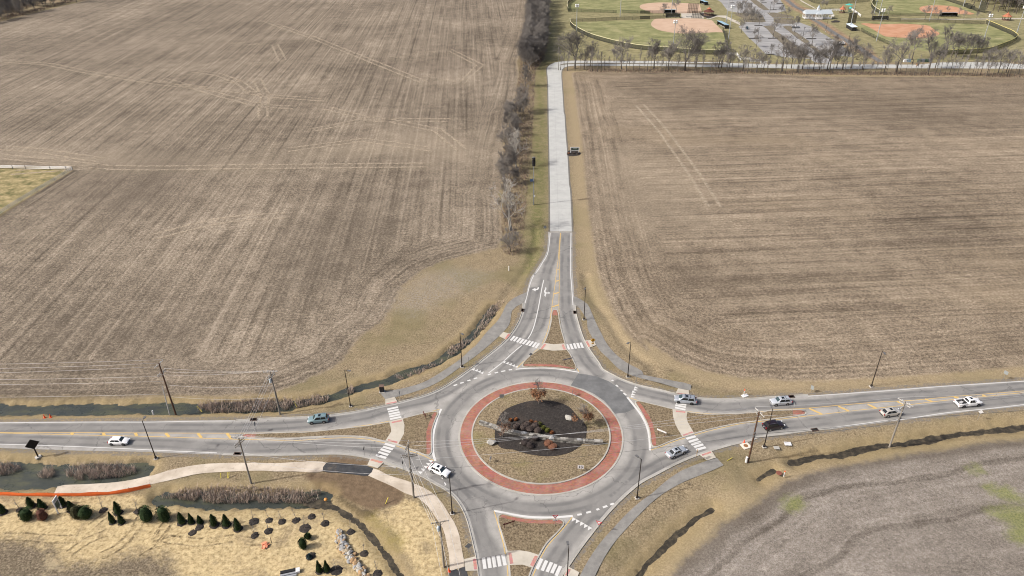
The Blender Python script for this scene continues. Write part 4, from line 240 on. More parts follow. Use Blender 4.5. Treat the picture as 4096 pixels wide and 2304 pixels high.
def thing(name, label, cat, loc=(0, 0, 0), rz=0.0, group=None, scale=None):
    o = bpy.data.objects.new(name, None)
    COL.objects.link(o)
    o.location = loc
    o.rotation_euler = (0, 0, rz)
    o.empty_display_size = 0.2
    if scale: o.scale = scale
    return tag(o, label, cat, group)

def mesh_obj(name, me, parent=None, loc=None):
    o = bpy.data.objects.new(name, me)
    COL.objects.link(o)
    if parent: o.parent = parent
    if loc: o.location = loc
    return o

def copy_tree(o, parent=None):
    c = o.copy()
    COL.objects.link(c)
    if parent: c.parent = parent
    for ch in list(o.children): copy_tree(ch, c)
    return c

def unit(v):
    n = math.hypot(v[0], v[1])
    return (v[0] / n, v[1] / n) if n else (1.0, 0.0)

class MB:
    """collects vertices and faces for one mesh"""
    def __init__(s): s.v, s.f, s.m, s.smooth = [], [], [], False
    def add(s, vs, fs, mi=0):
        b = len(s.v)
        s.v += [tuple(v) for v in vs]
        s.f += [tuple(i + b for i in f) for f in fs]
        s.m += [mi] * len(fs)
        return s
    def box(s, c, d, rz=0.0, mi=0, tilt=None):
        x, y, z = (q / 2 for q in d)
        ps = [Vector((a * x, b * y, e * z)) for e in (-1, 1) for a, b in ((-1, -1), (1, -1), (1, 1), (-1, 1))]
        if tilt is not None: ps = [tilt @ p for p in ps]
        m = Matrix.Rotation(rz, 3, 'Z')
        ps = [m @ p + Vector(c) for p in ps]
        return s.add(ps, [(3, 2, 1, 0), (4, 5, 6, 7), (0, 1, 5, 4), (1, 2, 6, 5), (2, 3, 7, 6), (3, 0, 4, 7)], mi)
    def tube(s, pts, rad, n=6, mi=0, cap=True):
        pts = [Vector(p) for p in pts]
        if not hasattr(rad, '__len__'): rad = [rad] * len(pts)
        vs, fs = [], []
        ref = None
        for i, p in enumerate(pts):
            t = (pts[min(i + 1, len(pts) - 1)] - pts[max(i - 1, 0)])
            t = t.normalized() if t.length else Vector((0, 0, 1))
            if ref is None:
                ref = Vector((1, 0, 0)) if abs(t.x) < 0.8 else Vector((0, 1, 0))
            a = (ref - t * ref.dot(t)).normalized()
            ref = a
            b = t.cross(a)
            for k in range(n):
                w = 2 * math.pi * k / n
                vs.append(p + (a * math.cos(w) + b * math.sin(w)) * rad[i])
        for i in range(len(pts) - 1):
            for k in range(n):
                k2 = (k + 1) % n
                fs.append((i * n + k, i * n + k2, (i + 1) * n + k2, (i + 1) * n + k))
        if cap:
            fs.append(tuple(range(n - 1, -1, -1)))
            fs.append(tuple((len(pts) - 1) * n + k for k in range(n)))
        return s.add(vs, fs, mi)
    def lathe(s, prof, n=12, c=(0, 0, 0), mi=0, axis='Z'):
        vs, fs = [], []
        for r, z in prof:
            for k in range(n):
                w = 2 * math.pi * k / n
                q = (r * math.cos(w), r * math.sin(w), z)
                if axis == 'Y': q = (q[0], q[2], q[1])
                vs.append((q[0] + c[0], q[1] + c[1], q[2] + c[2]))
        for i in range(len(prof) - 1):
            for k in range(n):
                k2 = (k + 1) % n
                fs.append((i * n + k, i * n + k2, (i + 1) * n + k2, (i + 1) * n + k))
        fs.append(tuple(range(n - 1, -1, -1)))
        fs.append(tuple((len(prof) - 1) * n + k for k in range(n)))
        return s.add(vs, fs, mi)
    def prism(s, poly, z0, z1, mi=0, bottom=True):
        n = len(poly)
        tri = tessellate_polygon([[Vector((p[0], p[1], 0)) for p in poly]])
        vs = [(p[0], p[1], z0) for p in poly] + [(p[0], p[1], z1) for p in poly]
        area = sum(poly[i][0] * poly[(i + 1) % n][1] - poly[(i + 1) % n][0] * poly[i][1] for i in range(n))
        fs = []
        for t in tri:
            a, b, c = (poly[i] for i in t)
            ccw = (b[0] - a[0]) * (c[1] - a[1]) - (b[1] - a[1]) * (c[0] - a[0]) > 0
            t = tuple(t) if ccw else tuple(reversed(t))
            fs.append(tuple(i + n for i in t))
            if bottom: fs.append(tuple(reversed(t)))
        for i in range(n):
            j = (i + 1) % n
            q = (i, j, j + n, i + n)
            fs.append(q if area > 0 else tuple(reversed(q)))
        return s.add(vs, fs, mi)
    def build(s, name, mats=None, parent=None, smooth=False, loc=None):
        me = s.mesh(name, mats, smooth)
        return mesh_obj(name, me, parent, loc)
    def mesh(s, name, mats=None, smooth=False):
        me = bpy.data.meshes.new(name)
        me.from_pydata(s.v, [], s.f)
        if mats is not None:
            for m in (mats if isinstance(mats, (list, tuple)) else [mats]): me.materials.append(m)
            if any(s.m): me.polygons.foreach_set('material_index', s.m)
        if smooth: me.polygons.foreach_set('use_smooth', [True] * len(me.polygons))
        me.update()
        return me

def catmull(pts, step=1.0, closed=False):
    """round a polyline off through its points"""
    P = [np.array(p, float) for p in pts]
    n = len(P)
    out = []
    for i in range(n if closed else n - 1):
        p1, p2 = P[i], P[(i + 1) % n]
        p0 = P[(i - 1) % n] if (closed or i > 0) else 2 * p1 - p2
        p3 = P[(i + 2) % n] if (closed or i + 2 < n) else 2 * p2 - p1
        L = np.linalg.norm(p2 - p1)
        k = max(1, int(L / step))
        if L > 25: out.append(tuple(p1)); continue
        d0, d1, d2 = (max(1e-6, np.linalg.norm(a) ** 0.5) for a in (p1 - p0, p2 - p1, p3 - p2))
        m1 = (p1 - p0) / d0 - (p2 - p0) / (d0 + d1) + (p2 - p1) / d1
        m2 = (p2 - p1) / d1 - (p3 - p1) / (d1 + d2) + (p3 - p2) / d2
        m1, m2 = m1 * d1, m2 * d1
        for j in range(k):
            t = j / k
            q = (2 * t ** 3 - 3 * t ** 2 + 1) * p1 + (t ** 3 - 2 * t ** 2 + t) * m1 + (-2 * t ** 3 + 3 * t ** 2) * p2 + (t ** 3 - t ** 2) * m2
            out.append(tuple(q))
    if not closed: out.append(tuple(P[-1]))
    return out

def offset(pts, d, closed=False):
    """points moved d to the left of the way they run"""
    n = len(pts)
    out = []
    for i in range(n):
        a = pts[(i - 1) % n] if (closed or i > 0) else pts[i]
        b = pts[(i + 1) % n] if (closed or i < n - 1) else pts[i]
        t = unit((b[0] - a[0], b[1] - a[1]))
        out.append((pts[i][0] - t[1] * d, pts[i][1] + t[0] * d))
    return out

def ccw(poly):
    a = sum(poly[i][0] * poly[(i + 1) % len(poly)][1] - poly[(i + 1) % len(poly)][0] * poly[i][1] for i in range(len(poly)))
    return poly if a > 0 else poly[::-1]

def strip(mb, prof, pts, closed=False, mi=0):
    """sweep a list of (left offset, z) along pts"""
    rows = [offset(pts, o, closed) for o, z in prof]
    vs = [(x, y, prof[k][1]) for k, r in enumerate(rows) for x, y in r]
    n = len(pts)
    fs = []
    for k in range(len(prof) - 1):
        for i in range(n if closed else n - 1):
            j = (i + 1) % n
            fs.append((k * n + j, k * n + i, (k + 1) * n + i, (k + 1) * n + j))
    mb.add(vs, fs, mi)

def sheet(name, poly, z, m, kind='structure', thick=0.0):
    mb = MB()
    poly = ccw(poly)
    if thick: mb.prism(poly, z - thick, z, bottom=False)
    else:
        tri = tessellate_polygon([[Vector((p[0], p[1], 0)) for p in poly]])
        fs = []
        for t in tri:
            a, b, c = (poly[i] for i in t)
            fs.append(tuple(t) if (b[0] - a[0]) * (c[1] - a[1]) - (b[1] - a[1]) * (c[0] - a[0]) > 0 else tuple(reversed(t)))
        mb.add([(p[0], p[1], z) for p in poly], fs)
    o = mb.build(name, m)
    o['kind'] = kind
    return o

# ------------------------------------------------------------------ helpers: distance fields
def seg_dist(X, Y, pts, closed=False):
    d = np.full(X.shape, 1e9)
    n = len(pts)
    for i in range(n if closed else n - 1):
        ax, ay = pts[i]
        bx, by = pts[(i + 1) % n]
        dx, dy = bx - ax, by - ay
        L = dx * dx + dy * dy + 1e-9
        t = np.clip(((X - ax) * dx + (Y - ay) * dy) / L, 0, 1)
        d = np.minimum(d, (X - ax - t * dx) ** 2 + (Y - ay - t * dy) ** 2)
    return np.sqrt(d)

def inside(X, Y, poly):
    c = np.zeros(X.shape, bool)
    n = len(poly)
    for i in range(n):
        ax, ay = poly[i]
        bx, by = poly[(i + 1) % n]
        if ay == by: continue
        c ^= ((ay > Y) != (by > Y)) & (X < (bx - ax) * (Y - ay) / (by - ay) + ax)
    return c

def sdf(X, Y, poly, lim=60.0):
    """signed distance, positive inside"""
    xs, ys = [p[0] for p in poly], [p[1] for p in poly]
    out = np.full(X.shape, -lim)
    near = (X > min(xs) - lim) & (X < max(xs) + lim) & (Y > min(ys) - lim) & (Y < max(ys) + lim)
    if near.any():
        x, y = X[near], Y[near]
        d = seg_dist(x, y, poly, True)
        out[near] = np.clip(np.where(inside(x, y, poly), d, -d), -lim, lim)
    return out

def in_poly(p, poly):
    c = False
    n = len(poly)
    for i in range(n):
        a, b = poly[i], poly[(i + 1) % n]
        if (a[1] > p[1]) != (b[1] > p[1]) and p[0] < (b[0] - a[0]) * (p[1] - a[1]) / (b[1] - a[1]) + a[0]: c = not c
    return c

# ------------------------------------------------------------------ helpers: materials
class Mat:
    def __init__(s, name):
        s.mat = bpy.data.materials.new(name)
        s.mat.use_nodes = True
        s.nt = s.mat.node_tree
        s.bsdf = s.nt.nodes['Principled BSDF']
        s.out = s.nt.nodes['Material Output']
        s._pos = None
    def n(s, t): return s.nt.nodes.new(t)
    def put(s, sock, v):
        if hasattr(v, 'is_output'): s.nt.links.new(v, sock)
        elif isinstance(v, (tuple, list)) and len(v) == 3 and sock.type == 'RGBA': sock.default_value = (*v, 1)
        else: sock.default_value = v
    @property
    def pos(s):
        if s._pos is None: s._pos = s.n('ShaderNodeNewGeometry').outputs['Position']
        return s._pos
    def objpos(s): return s.n('ShaderNodeTexCoord').outputs['Object']
    def attr(s, name):
        a = s.n('ShaderNodeAttribute')
        a.attribute_name = name
        return a.outputs['Fac']
    def math(s, op, a, b=0.0, c=0.0, clamp=False):
        m = s.n('ShaderNodeMath')
        m.operation = op
        m.use_clamp = clamp
        for i, v in enumerate((a, b, c)): s.put(m.inputs[i], v)
        return m.outputs[0]
    def vec(s, v, scale=(1, 1, 1), rot=0.0, loc=(0, 0, 0)):
        m = s.n('ShaderNodeMapping')
        s.put(m.inputs['Vector'], v)
        m.inputs['Scale'].default_value = scale
        m.inputs['Rotation'].default_value = (0, 0, rot)
        m.inputs['Location'].default_value = loc
        return m.outputs[0]
    def xyz(s, x, y, z=0.0):
        c = s.n('ShaderNodeCombineXYZ')
        for i, v in enumerate((x, y, z)): s.put(c.inputs[i], v)
        return c.outputs[0]
    def sep(s, v):
        c = s.n('ShaderNodeSeparateXYZ')
        s.put(c.inputs[0], v)
        return c.outputs
    def noise(s, scale, detail=3.0, rough=0.55, v=None, dist=0.0):
        m = s.n('ShaderNodeTexNoise')
        s.put(m.inputs['Vector'], v if v is not None else s.pos)
        m.inputs['Scale'].default_value = scale
        m.inputs['Detail'].default_value = detail
        m.inputs['Roughness'].default_value = rough
        m.inputs['Distortion'].default_value = dist
        return m.outputs['Fac']
    def voro(s, scale, feature='F1', v=None, rand=1.0, out='Distance'):
        m = s.n('ShaderNodeTexVoronoi')
        m.feature = feature
        s.put(m.inputs['Vector'], v if v is not None else s.pos)
        m.inputs['Scale'].default_value = scale
        m.inputs['Randomness'].default_value = rand
        return m.outputs[out]
    def ss(s, x, a, b, lo=0.0, hi=1.0):
        m = s.n('ShaderNodeMapRange')
        m.interpolation_type = 'SMOOTHSTEP'
        s.put(m.inputs['Value'], x)
        for k, v in (('From Min', a), ('From Max', b), ('To Min', lo), ('To Max', hi)): s.put(m.inputs[k], v)
        return m.outputs['Result']
    def ramp(s, x, *st):
        r = s.n('ShaderNodeValToRGB')
        s.put(r.inputs[0], x)
        e = r.color_ramp.elements
        while len(e) < len(st): e.new(0.5)
        for i, (p, c) in enumerate(st):
            e[i].position = p
            e[i].color = (*c, 1)
        return r.outputs[0]
    def mix(s, f, a, b, mode='MIX'):
        m = s.n('ShaderNodeMix')
        m.data_type = 'RGBA'
        m.blend_type = mode
        s.put(m.inputs[0], f)
        s.put(m.inputs[6], a)
        s.put(m.inputs[7], b)
        return m.outputs[2]
    def bump(s, h, strength=0.4, dist=0.1):
        b = s.n('ShaderNodeBump')
        b.inputs['Strength'].default_value = strength
        b.inputs['Distance'].default_value = dist
        s.put(b.inputs['Height'], h)
        s.nt.links.new(b.outputs[0], s.bsdf.inputs['Normal'])
    def done(s, col, rough=0.9, metal=0.0, spec=0.3, alpha=None):
        s.put(s.bsdf.inputs['Base Color'], col)
        s.put(s.bsdf.inputs['Roughness'], rough)
        s.put(s.bsdf.inputs['Metallic'], metal)
        s.bsdf.inputs['Specular IOR Level'].default_value = spec
        if alpha is not None: s.put(s.bsdf.inputs['Alpha'], alpha)
        return s.mat

_plain = {}
def plain(name, col, rough=0.7, metal=0.0, spec=0.4, var=0.18, scale=3.0):
    """a painted or bare surface with a little unevenness of its own"""
    if name in _plain: return _plain[name]
    m = Mat(name)
    f = m.noise(scale, 4, 0.6, m.objpos())
    c = m.mix(f, tuple(q * (1 - var) for q in col), tuple(min(1, q * (1 + var)) for q in col))
    _plain[name] = m.done(c, m.ss(f, 0.2, 0.8, rough * 0.9, min(1, rough * 1.1)), metal, spec)
    return _plain[name]

# ------------------------------------------------------------------ ground: one sheet, its soils and crops told apart by distance fields
ROW_L, ROW_R = R(-2.8), R(-3.2)

def ground_material():
    m = Mat('ground_soils')
    P = m.pos
    x, y, z = m.sep(P)
    n03, n1, n3 = m.noise(0.05, 3), m.noise(0.35, 4, 0.6), m.noise(1.7, 4, 0.65)
    wob = m.math('SUBTRACT', m.noise(0.6, 4, 0.65), 0.5)
    big = m.noise(0.012, 3)
    fine = m.noise(2.6, 5, 0.78)
    def zone(name, amp=2.0, soft=0.5):
        d = m.math('MULTIPLY_ADD', wob, amp, m.attr(name))
        return m.ss(d, -soft, soft)
    # dormant verge grass
    g = m.ramp(fine, (0.36, (0.085, 0.065, 0.041)), (0.5, (0.200, 0.157, 0.098)), (0.64, (0.330, 0.270, 0.178)))
    g = m.mix(m.ss(n1, 0.42, 0.72, 0, 0.5), g, (0.275, 0.218, 0.135))
    g = m.mix(m.ss(n03, 0.46, 0.62, 0, 0.6), g, (0.150, 0.130, 0.066))
    ed = m.attr('lush')
    lush = m.ss(m.math('MULTIPLY_ADD', wob, 6.0, ed), -3.0, 4.0)
    lf = m.ramp(fine, (0.36, (0.060, 0.064, 0.022)), (0.64, (0.185, 0.180, 0.072)))
    lf = m.mix(m.ss(n1, 0.45, 0.72, 0, 0.7), lf, (0.225, 0.187, 0.098))
    g = m.mix(m.math('MULTIPLY', lush, 0.85), g, lf)
    gold = m.math('MAXIMUM', m.math('MAXIMUM', m.ss(m.math('MULTIPLY_ADD', wob, 3.0, m.attr('f_south')), -11.0, -3.0), m.ss(m.math('MULTIPLY_ADD', wob, 2.0, m.attr('f_right')), -7.0, -2.0)), m.ss(m.math('MULTIPLY_ADD', wob, 2.0, m.attr('ditch')), -4.0, -1.5))
    g = m.mix(m.math('MULTIPLY', gold, 0.55), g, m.mix(fine, (0.16, 0.120, 0.066), (0.42, 0.340, 0.215)))
    # ball park turf and outfields
    tf = m.ramp(m.noise(0.22, 5, 0.7), (0.3, (0.125, 0.118, 0.060)), (0.5, (0.205, 0.186, 0.098)), (0.72, (0.29, 0.25, 0.145)))
    of = m.ramp(m.noise(0.09, 5, 0.68, m.vec(P, (1, 1.6, 1), 0.4)), (0.34, (0.115, 0.124, 0.055)), (0.52, (0.205, 0.205, 0.095)), (0.7, (0.31, 0.28, 0.155)))
    g = m.mix(zone('sport', 6, 3), g, tf)
    g = m.mix(zone('outfield', 1.0, 1.0), g, of)
    g = m.mix(zone('bank', 4, 2), g, m.ramp(n1, (0.3, (0.14, 0.10, 0.065)), (0.7, (0.33, 0.235, 0.15))))
    # stubble: rows run along the field, and round it on the headland
    def stubble(dist, rot, head, dark, light, straw, rough=1.0):
        v = m.vec(P, (1, 1, 1), rot)
        a, b, _ = m.sep(v)
        rowv = m.xyz(a, m.math('MULTIPLY', b, 0.035))
        sd = m.attr(dist)
        hv = m.xyz(sd, m.math('MULTIPLY', m.math('ADD', x, y), 0.04))
        hf = m.ss(sd, head, head - 4.0)
        uv = m.n('ShaderNodeMix')
        uv.data_type = 'VECTOR'
        m.put(uv.inputs[0], hf); m.put(uv.inputs[4], rowv); m.put(uv.inputs[5], hv)
        rv = uv.outputs[1]
        wiggle = m.noise(0.02, 2)
        drill = m.noise(0.85, 1, 0.4, m.vec(rv, (1, 0.5, 1)))
        swath = m.noise(0.22, 2, 0.5, m.vec(rv, (1, 0.4, 1)))
        litter = m.noise(1.25, 5, 0.85)
        chaff = m.noise(4.5, 3, 0.8)
        clump = m.noise(0.16, 5, 0.72)
        patch = m.noise(0.016, 5, 0.62)
        def add(t, f, k): return m.math('MULTIPLY_ADD', m.math('SUBTRACT', f, 0.5), k, t)
        t = add(litter, drill, 0.24)
        t = add(t, swath, 0.13)
        t = add(t, chaff, 0.7)
        t = add(t, clump, 0.34)
        t = add(t, patch, 0.36)
        wheel = m.math('ABSOLUTE', m.math('SUBTRACT', m.math('FRACT', m.math('MULTIPLY', m.sep(rv)[0], 1 / 9.2)), 0.5))
        t = m.math('MULTIPLY_ADD', m.math('MULTIPLY', m.ss(wheel, 0.075, 0.03), m.ss(wiggle, 0.38, 0.6)), -0.075, t)
        t = m.math('MULTIPLY_ADD', m.ss(wheel, 0.45, 0.49), 0.05, t)
        c = m.ramp(t, (0.28, dark), (0.50, light), (0.74, straw))
        return c
    L = stubble('f_left', ROW_L, 16.0, (0.048, 0.039, 0.029), (0.162, 0.132, 0.098), (0.385, 0.324, 0.248))
    L = m.mix(m.ss(m.noise(0.011, 4, 0.6, m.vec(P, (1, 0.8, 1), 0.3)), 0.52, 0.68, 0, 0.35), L, (0.120, 0.096, 0.073))
    Rr = stubble('f_right', ROW_R + math.pi / 2, 22.0, (0.050, 0.039, 0.028), (0.174, 0.138, 0.099), (0.395, 0.325, 0.238))
    soft = m.math('SUBTRACT', m.noise(0.05, 4, 0.65), 0.5)
    pale = m.ss(m.math('MULTIPLY_ADD', soft, 60.0, m.attr('pale')), -14.0, 16.0)
    damp = m.ss(m.math('MULTIPLY_ADD', soft, 50.0, m.attr('damp')), -12.0, 14.0)
    L = m.mix(m.math('MULTIPLY', pale, 0.30), L, m.mix(fine, (0.15, 0.12, 0.085), (0.50, 0.42, 0.31)))
    L = m.mix(m.math('MULTIPLY', damp, 0.34), L, (0.075, 0.060, 0.045))
    Rr = m.mix(m.math('MULTIPLY', pale, 0.25), Rr, m.mix(fine, (0.15, 0.12, 0.085), (0.50, 0.42, 0.31)))
    Rr = m.mix(m.math('MULTIPLY', damp, 0.28), Rr, (0.080, 0.062, 0.044))
    Rr = m.mix(m.ss(m.noise(0.013, 4, 0.6, m.vec(P, (0.7, 1.4, 1))), 0.50, 0.68, 0, 0.32), Rr, (0.245, 0.192, 0.128))
    sr = m.xyz(m.attr('f_south'), m.math('MULTIPLY', x, 0.06))
    st_ = m.math('MULTIPLY_ADD', m.math('SUBTRACT', m.noise(0.5, 2, 0.5, sr), 0.5), 0.40, m.noise(1.5, 5, 0.85))
    st_ = m.math('MULTIPLY_ADD', m.math('SUBTRACT', m.noise(4.5, 3, 0.8), 0.5), 0.8, st_)
    st_ = m.math('MULTIPLY_ADD', m.math('SUBTRACT', m.noise(0.09, 5, 0.7), 0.5), 0.55, st_)
    sw = m.math('ABSOLUTE', m.math('SUBTRACT', m.math('FRACT', m.math('MULTIPLY', m.math('MULTIPLY_ADD', m.math('SUBTRACT', m.noise(0.03, 2), 0.5), 9.0, m.attr('f_south')), 1 / 11.0)), 0.5))
    st_ = m.math('MULTIPLY_ADD', m.ss(sw, 0.09, 0.03), -0.15, st_)
    S_ = m.ramp(st_, (0.20, (0.080, 0.068, 0.055)), (0.50, (0.192, 0.168, 0.143)), (0.80, (0.34, 0.308, 0.270)))
    S_ = m.mix(m.math('MULTIPLY', m.ss(m.attr('f_south'), 5.0, 0.5), 0.6), S_, (0.075, 0.060, 0.044))
    gr = m.ramp(fine, (0.36, (0.085, 0.10, 0.030)), (0.64, (0.24, 0.25, 0.085)))
    S_ = m.mix(m.math('MULTIPLY', zone('sprout', 5, 1.6), 0.75), S_, gr)
    g = m.mix(zone('f_left', 3.4, 1.0), g, L)
    g = m.mix(zone('f_right', 2.6, 1.0), g, Rr)
    g = m.mix(zone('f_south', 3.0, 1.2), g, S_)
    g = m.mix(m.math('MULTIPLY', zone('paddock', 1.0, 0.6), 1.0), g, m.ramp(m.noise(0.28, 5, 0.7), (0.35, (0.10, 0.098, 0.042)), (0.5, (0.225, 0.188, 0.092)), (0.65, (0.36, 0.29, 0.16))))
    g = m.mix(m.math('MULTIPLY', m.math('MULTIPLY', zone('gravel', 9, 5), m.ss(n3, 0.35, 0.62)), 0.55), g, (0.255, 0.232, 0.20))
    # straw mulch and bare earth on the building plot
    st = m.ramp(m.noise(1.3, 5, 0.75), (0.32, (0.200, 0.150, 0.078)), (0.5, (0.41, 0.322, 0.178)), (0.68, (0.55, 0.445, 0.265)))
    st = m.mix(m.ss(m.noise(0.14, 6, 0.75, None, 1.0), 0.50, 0.68, 0, 0.8), st, m.ramp(n3, (0.35, (0.125, 0.095, 0.058)), (0.65, (0.31, 0.245, 0.15))))
    g = m.mix(zone('straw', 3.0, 0.7), g, st)
    so = m.ramp(fine, (0.34, (0.050, 0.039, 0.026)), (0.5, (0.140, 0.112, 0.076)), (0.68, (0.30, 0.25, 0.18)))
    so = m.mix(m.ss(m.noise(0.16, 6, 0.75), 0.54, 0.66, 0, 0.8), so, m.mix(n3, (0.25, 0.205, 0.128), (0.42, 0.345, 0.22)))
    g = m.mix(zone('soil', 7, 2.2), g, so)
    mu = m.ramp(m.noise(0.8, 4, 0.6), (0.3, (0.105, 0.074, 0.046)), (0.7, (0.175, 0.125, 0.080)))
    g = m.mix(zone('mud', 1.6, 0.6), g, mu)
    g = m.mix(zone('silt', 3.0, 0.5), g, m.ramp(fine, (0.3, (0.030, 0.024, 0.018)), (0.7, (0.115, 0.088, 0.060))))
    g = m.mix(m.math('MULTIPLY', zone('moss', 5, 2.5), 0.6), g, (0.245, 0.200, 0.045))
    # wet ditch beds
    bed = m.ss(m.math('MULTIPLY_ADD', wob, 1.2, m.attr('ditch')), -0.45, 0.2)
    g = m.mix(m.math('MULTIPLY', bed, 0.5), g, m.ramp(fine, (0.36, (0.016, 0.015, 0.009)), (0.64, (0.085, 0.072, 0.042))))
    rim = m.math('MULTIPLY', m.ss(m.attr('ditch'), -3.5, -0.8), m.ss(m.attr('ditch'), 0.2, -0.6))
    g = m.mix(m.math('MULTIPLY', rim, 0.45), g, m.mix(fine, (0.14, 0.105, 0.045), (0.31, 0.24, 0.125)))
    g = m.mix(m.math('MULTIPLY', m.ss(m.attr('shoulder'), 1.1, 0.2), m.ss(n3, 0.35, 0.6)), g, (0.16, 0.145, 0.125))
    m.bump(m.math('ADD', fine, m.math('MULTIPLY', n1, 1.2)), 0.55, 0.16)
    return m.done(g, 0.95, 0, 0.15)

M_GROUND = ground_material()
ROADPOLY = (catmull(D['nw_top'][::1], 2) + catmull(D['nw_curb'], 1) + D['nw_left'] + D['sw_left'] + catmull(D['sw_curb'], 1) + catmull(D['se_curb'], 1)
            + D['se_right'] + D['ne_right'] + catmull(D['ne_curb'], 1) + D['ne_top'])

def smoother(t):
    t = np.clip(t, 0, 1)
    return t * t * (3 - 2 * t)

ZONES = [('sport', ['sport']), ('outfield', ['outA', 'outB', 'outC', 'outD']), ('bank', ['creek_bank']), ('f_left', ['fieldL']), ('f_right', ['fieldR']), ('f_south', ['fieldS']),
         ('sprout', ['gr1', 'gr2', 'gr3', 'gr4']), ('paddock', ['paddock']), ('gravel', ['gravel']), ('straw', ['straw', 'straw2']), ('soil', ['soil']), ('mud', ['mud', 'mud2']), ('silt', ['dark']), ('moss', ['moss']), ('pale', ['pale1', 'pale2']), ('damp', ['damp1', 'damp2', 'damp3', 'damp4', 'damp5'])]

def terrain(x0, x1, y0, y1, step):
    xs = np.linspace(x0, x1, int(round((x1 - x0) / step)) + 1)
    ys = np.linspace(y0, y1, int(round((y1 - y0) / step)) + 1)
    X, Y = np.meshgrid(xs, ys)
    X, Y = X.ravel(), Y.ravel()
    A = {}
    for k, names in ZONES:
        A[k] = np.max([sdf(X, Y, D[n]) for n in names], axis=0)
    A['lush'] = sdf(X, Y, D['lush'])
    dd = np.full(X.shape, -30.0)
    Z = np.zeros(X.shape)
    near = (Y < 330) & (np.abs(X) < 190)
    road = np.full(X.shape, 40.0)
    if near.any():
        x, y = X[near], Y[near]
        rs = sdf(x, y, ROADPOLY, 40)
        road[near] = -rs
        q = np.full(x.shape, -30.0)
        zz = np.zeros(x.shape)
        rag = 0.45 * np.sin(x * 1.15 + 1.9 * np.sin(y * 0.7)) * np.cos(y * 1.3 + 1.4 * np.sin(x * 0.53)) + 0.3 * np.sin(x * 0.31 + y * 0.23) + 0.22 * np.sin(x * 2.9 + 2.2 * np.sin(y * 2.1))
        for di, (w, dp, pts) in enumerate(DITCHES):
            ds = seg_dist(x, y, catmull(pts, 3)) + rag * min(1.0, 0.35 + w * 0.3)
            if dp > 0.45: q = np.maximum(q, w - ds)
            fade = smoother((176 - np.abs(x)) / 14)
            prof = -dp * smoother((w + 1.5 - ds) / 2.25) * fade
            if di in (6, 7, 8): prof = prof - 0.75 * smoother((6.5 - ds) / 6.0) * fade
            zz = np.minimum(zz, prof)
        zz *= smoother((-rs - 0.6) / 2.0)
        bumps = 0.05 * np.sin(x * 0.9 + 1.7 * np.sin(y * 0.31)) * np.sin(y * 0.83 + 1.3 * np.sin(x * 0.27))
        zz += (bumps - 0.05) * smoother((-rs - 1.0) / 4.0)
        dd[near], Z[near] = q, zz
    A['ditch'], A['shoulder'] = dd, road
    nx, ny = len(xs), len(ys)
    I = np.arange(nx * ny).reshape(ny, nx)
    F = np.stack([I[:-1, :-1], I[:-1, 1:], I[1:, 1:], I[1:, :-1]], -1).reshape(-1, 4)
    fc = lambda k: A[k][F].mean(1)
    which = np.zeros(len(F), int)
    for i, k in enumerate(('f_left', 'f_right', 'f_south')): which[fc(k) > 0] = i + 1
    for w in range(4):
        f = F[which == w]
        if not len(f): continue
        used = np.unique(f)
        mp = np.full(nx * ny, -1)
        mp[used] = np.arange(len(used))
        f = mp[f]
        me = bpy.data.meshes.new('ground' if w == 0 else 'field')
        me.vertices.add(len(used))
        me.vertices.foreach_set('co', np.stack([X[used], Y[used], Z[used]], -1).astype(np.float32).ravel())
        me.loops.add(f.size)
        me.loops.foreach_set('vertex_index', f.ravel().astype(np.int32))
        me.polygons.add(len(f))
        me.polygons.foreach_set('loop_start', (np.arange(len(f)) * 4).astype(np.int32))
        me.polygons.foreach_set('loop_total', np.full(len(f), 4, np.int32))
        me.polygons.foreach_set('use_smooth', np.ones(len(f), bool))
        me.update(calc_edges=True)
        for k, v in A.items():
            at = me.attributes.new(k, 'FLOAT', 'POINT')
            at.data.foreach_set('value', v[used].astype(np.float32))
        me.materials.append(M_GROUND)
        tag(mesh_obj('ground' if w == 0 else 'field', me), kind='structure')

terrain(-180, 180, 60, 240, 0.6)
terrain(-660, -180, 60, 240, 5)
terrain(180, 660, 60, 240, 5)
terrain(-660, 660, 240, 840, 4)
terrain(-660, 660, -300, 60, 20)
for b in ((-5000, 5000, 840, 6000), (-5000, -660, -3000, 840), (660, 5000, -3000, 840), (-660, 660, -3000, -300)):
    terrain(*b, 90)

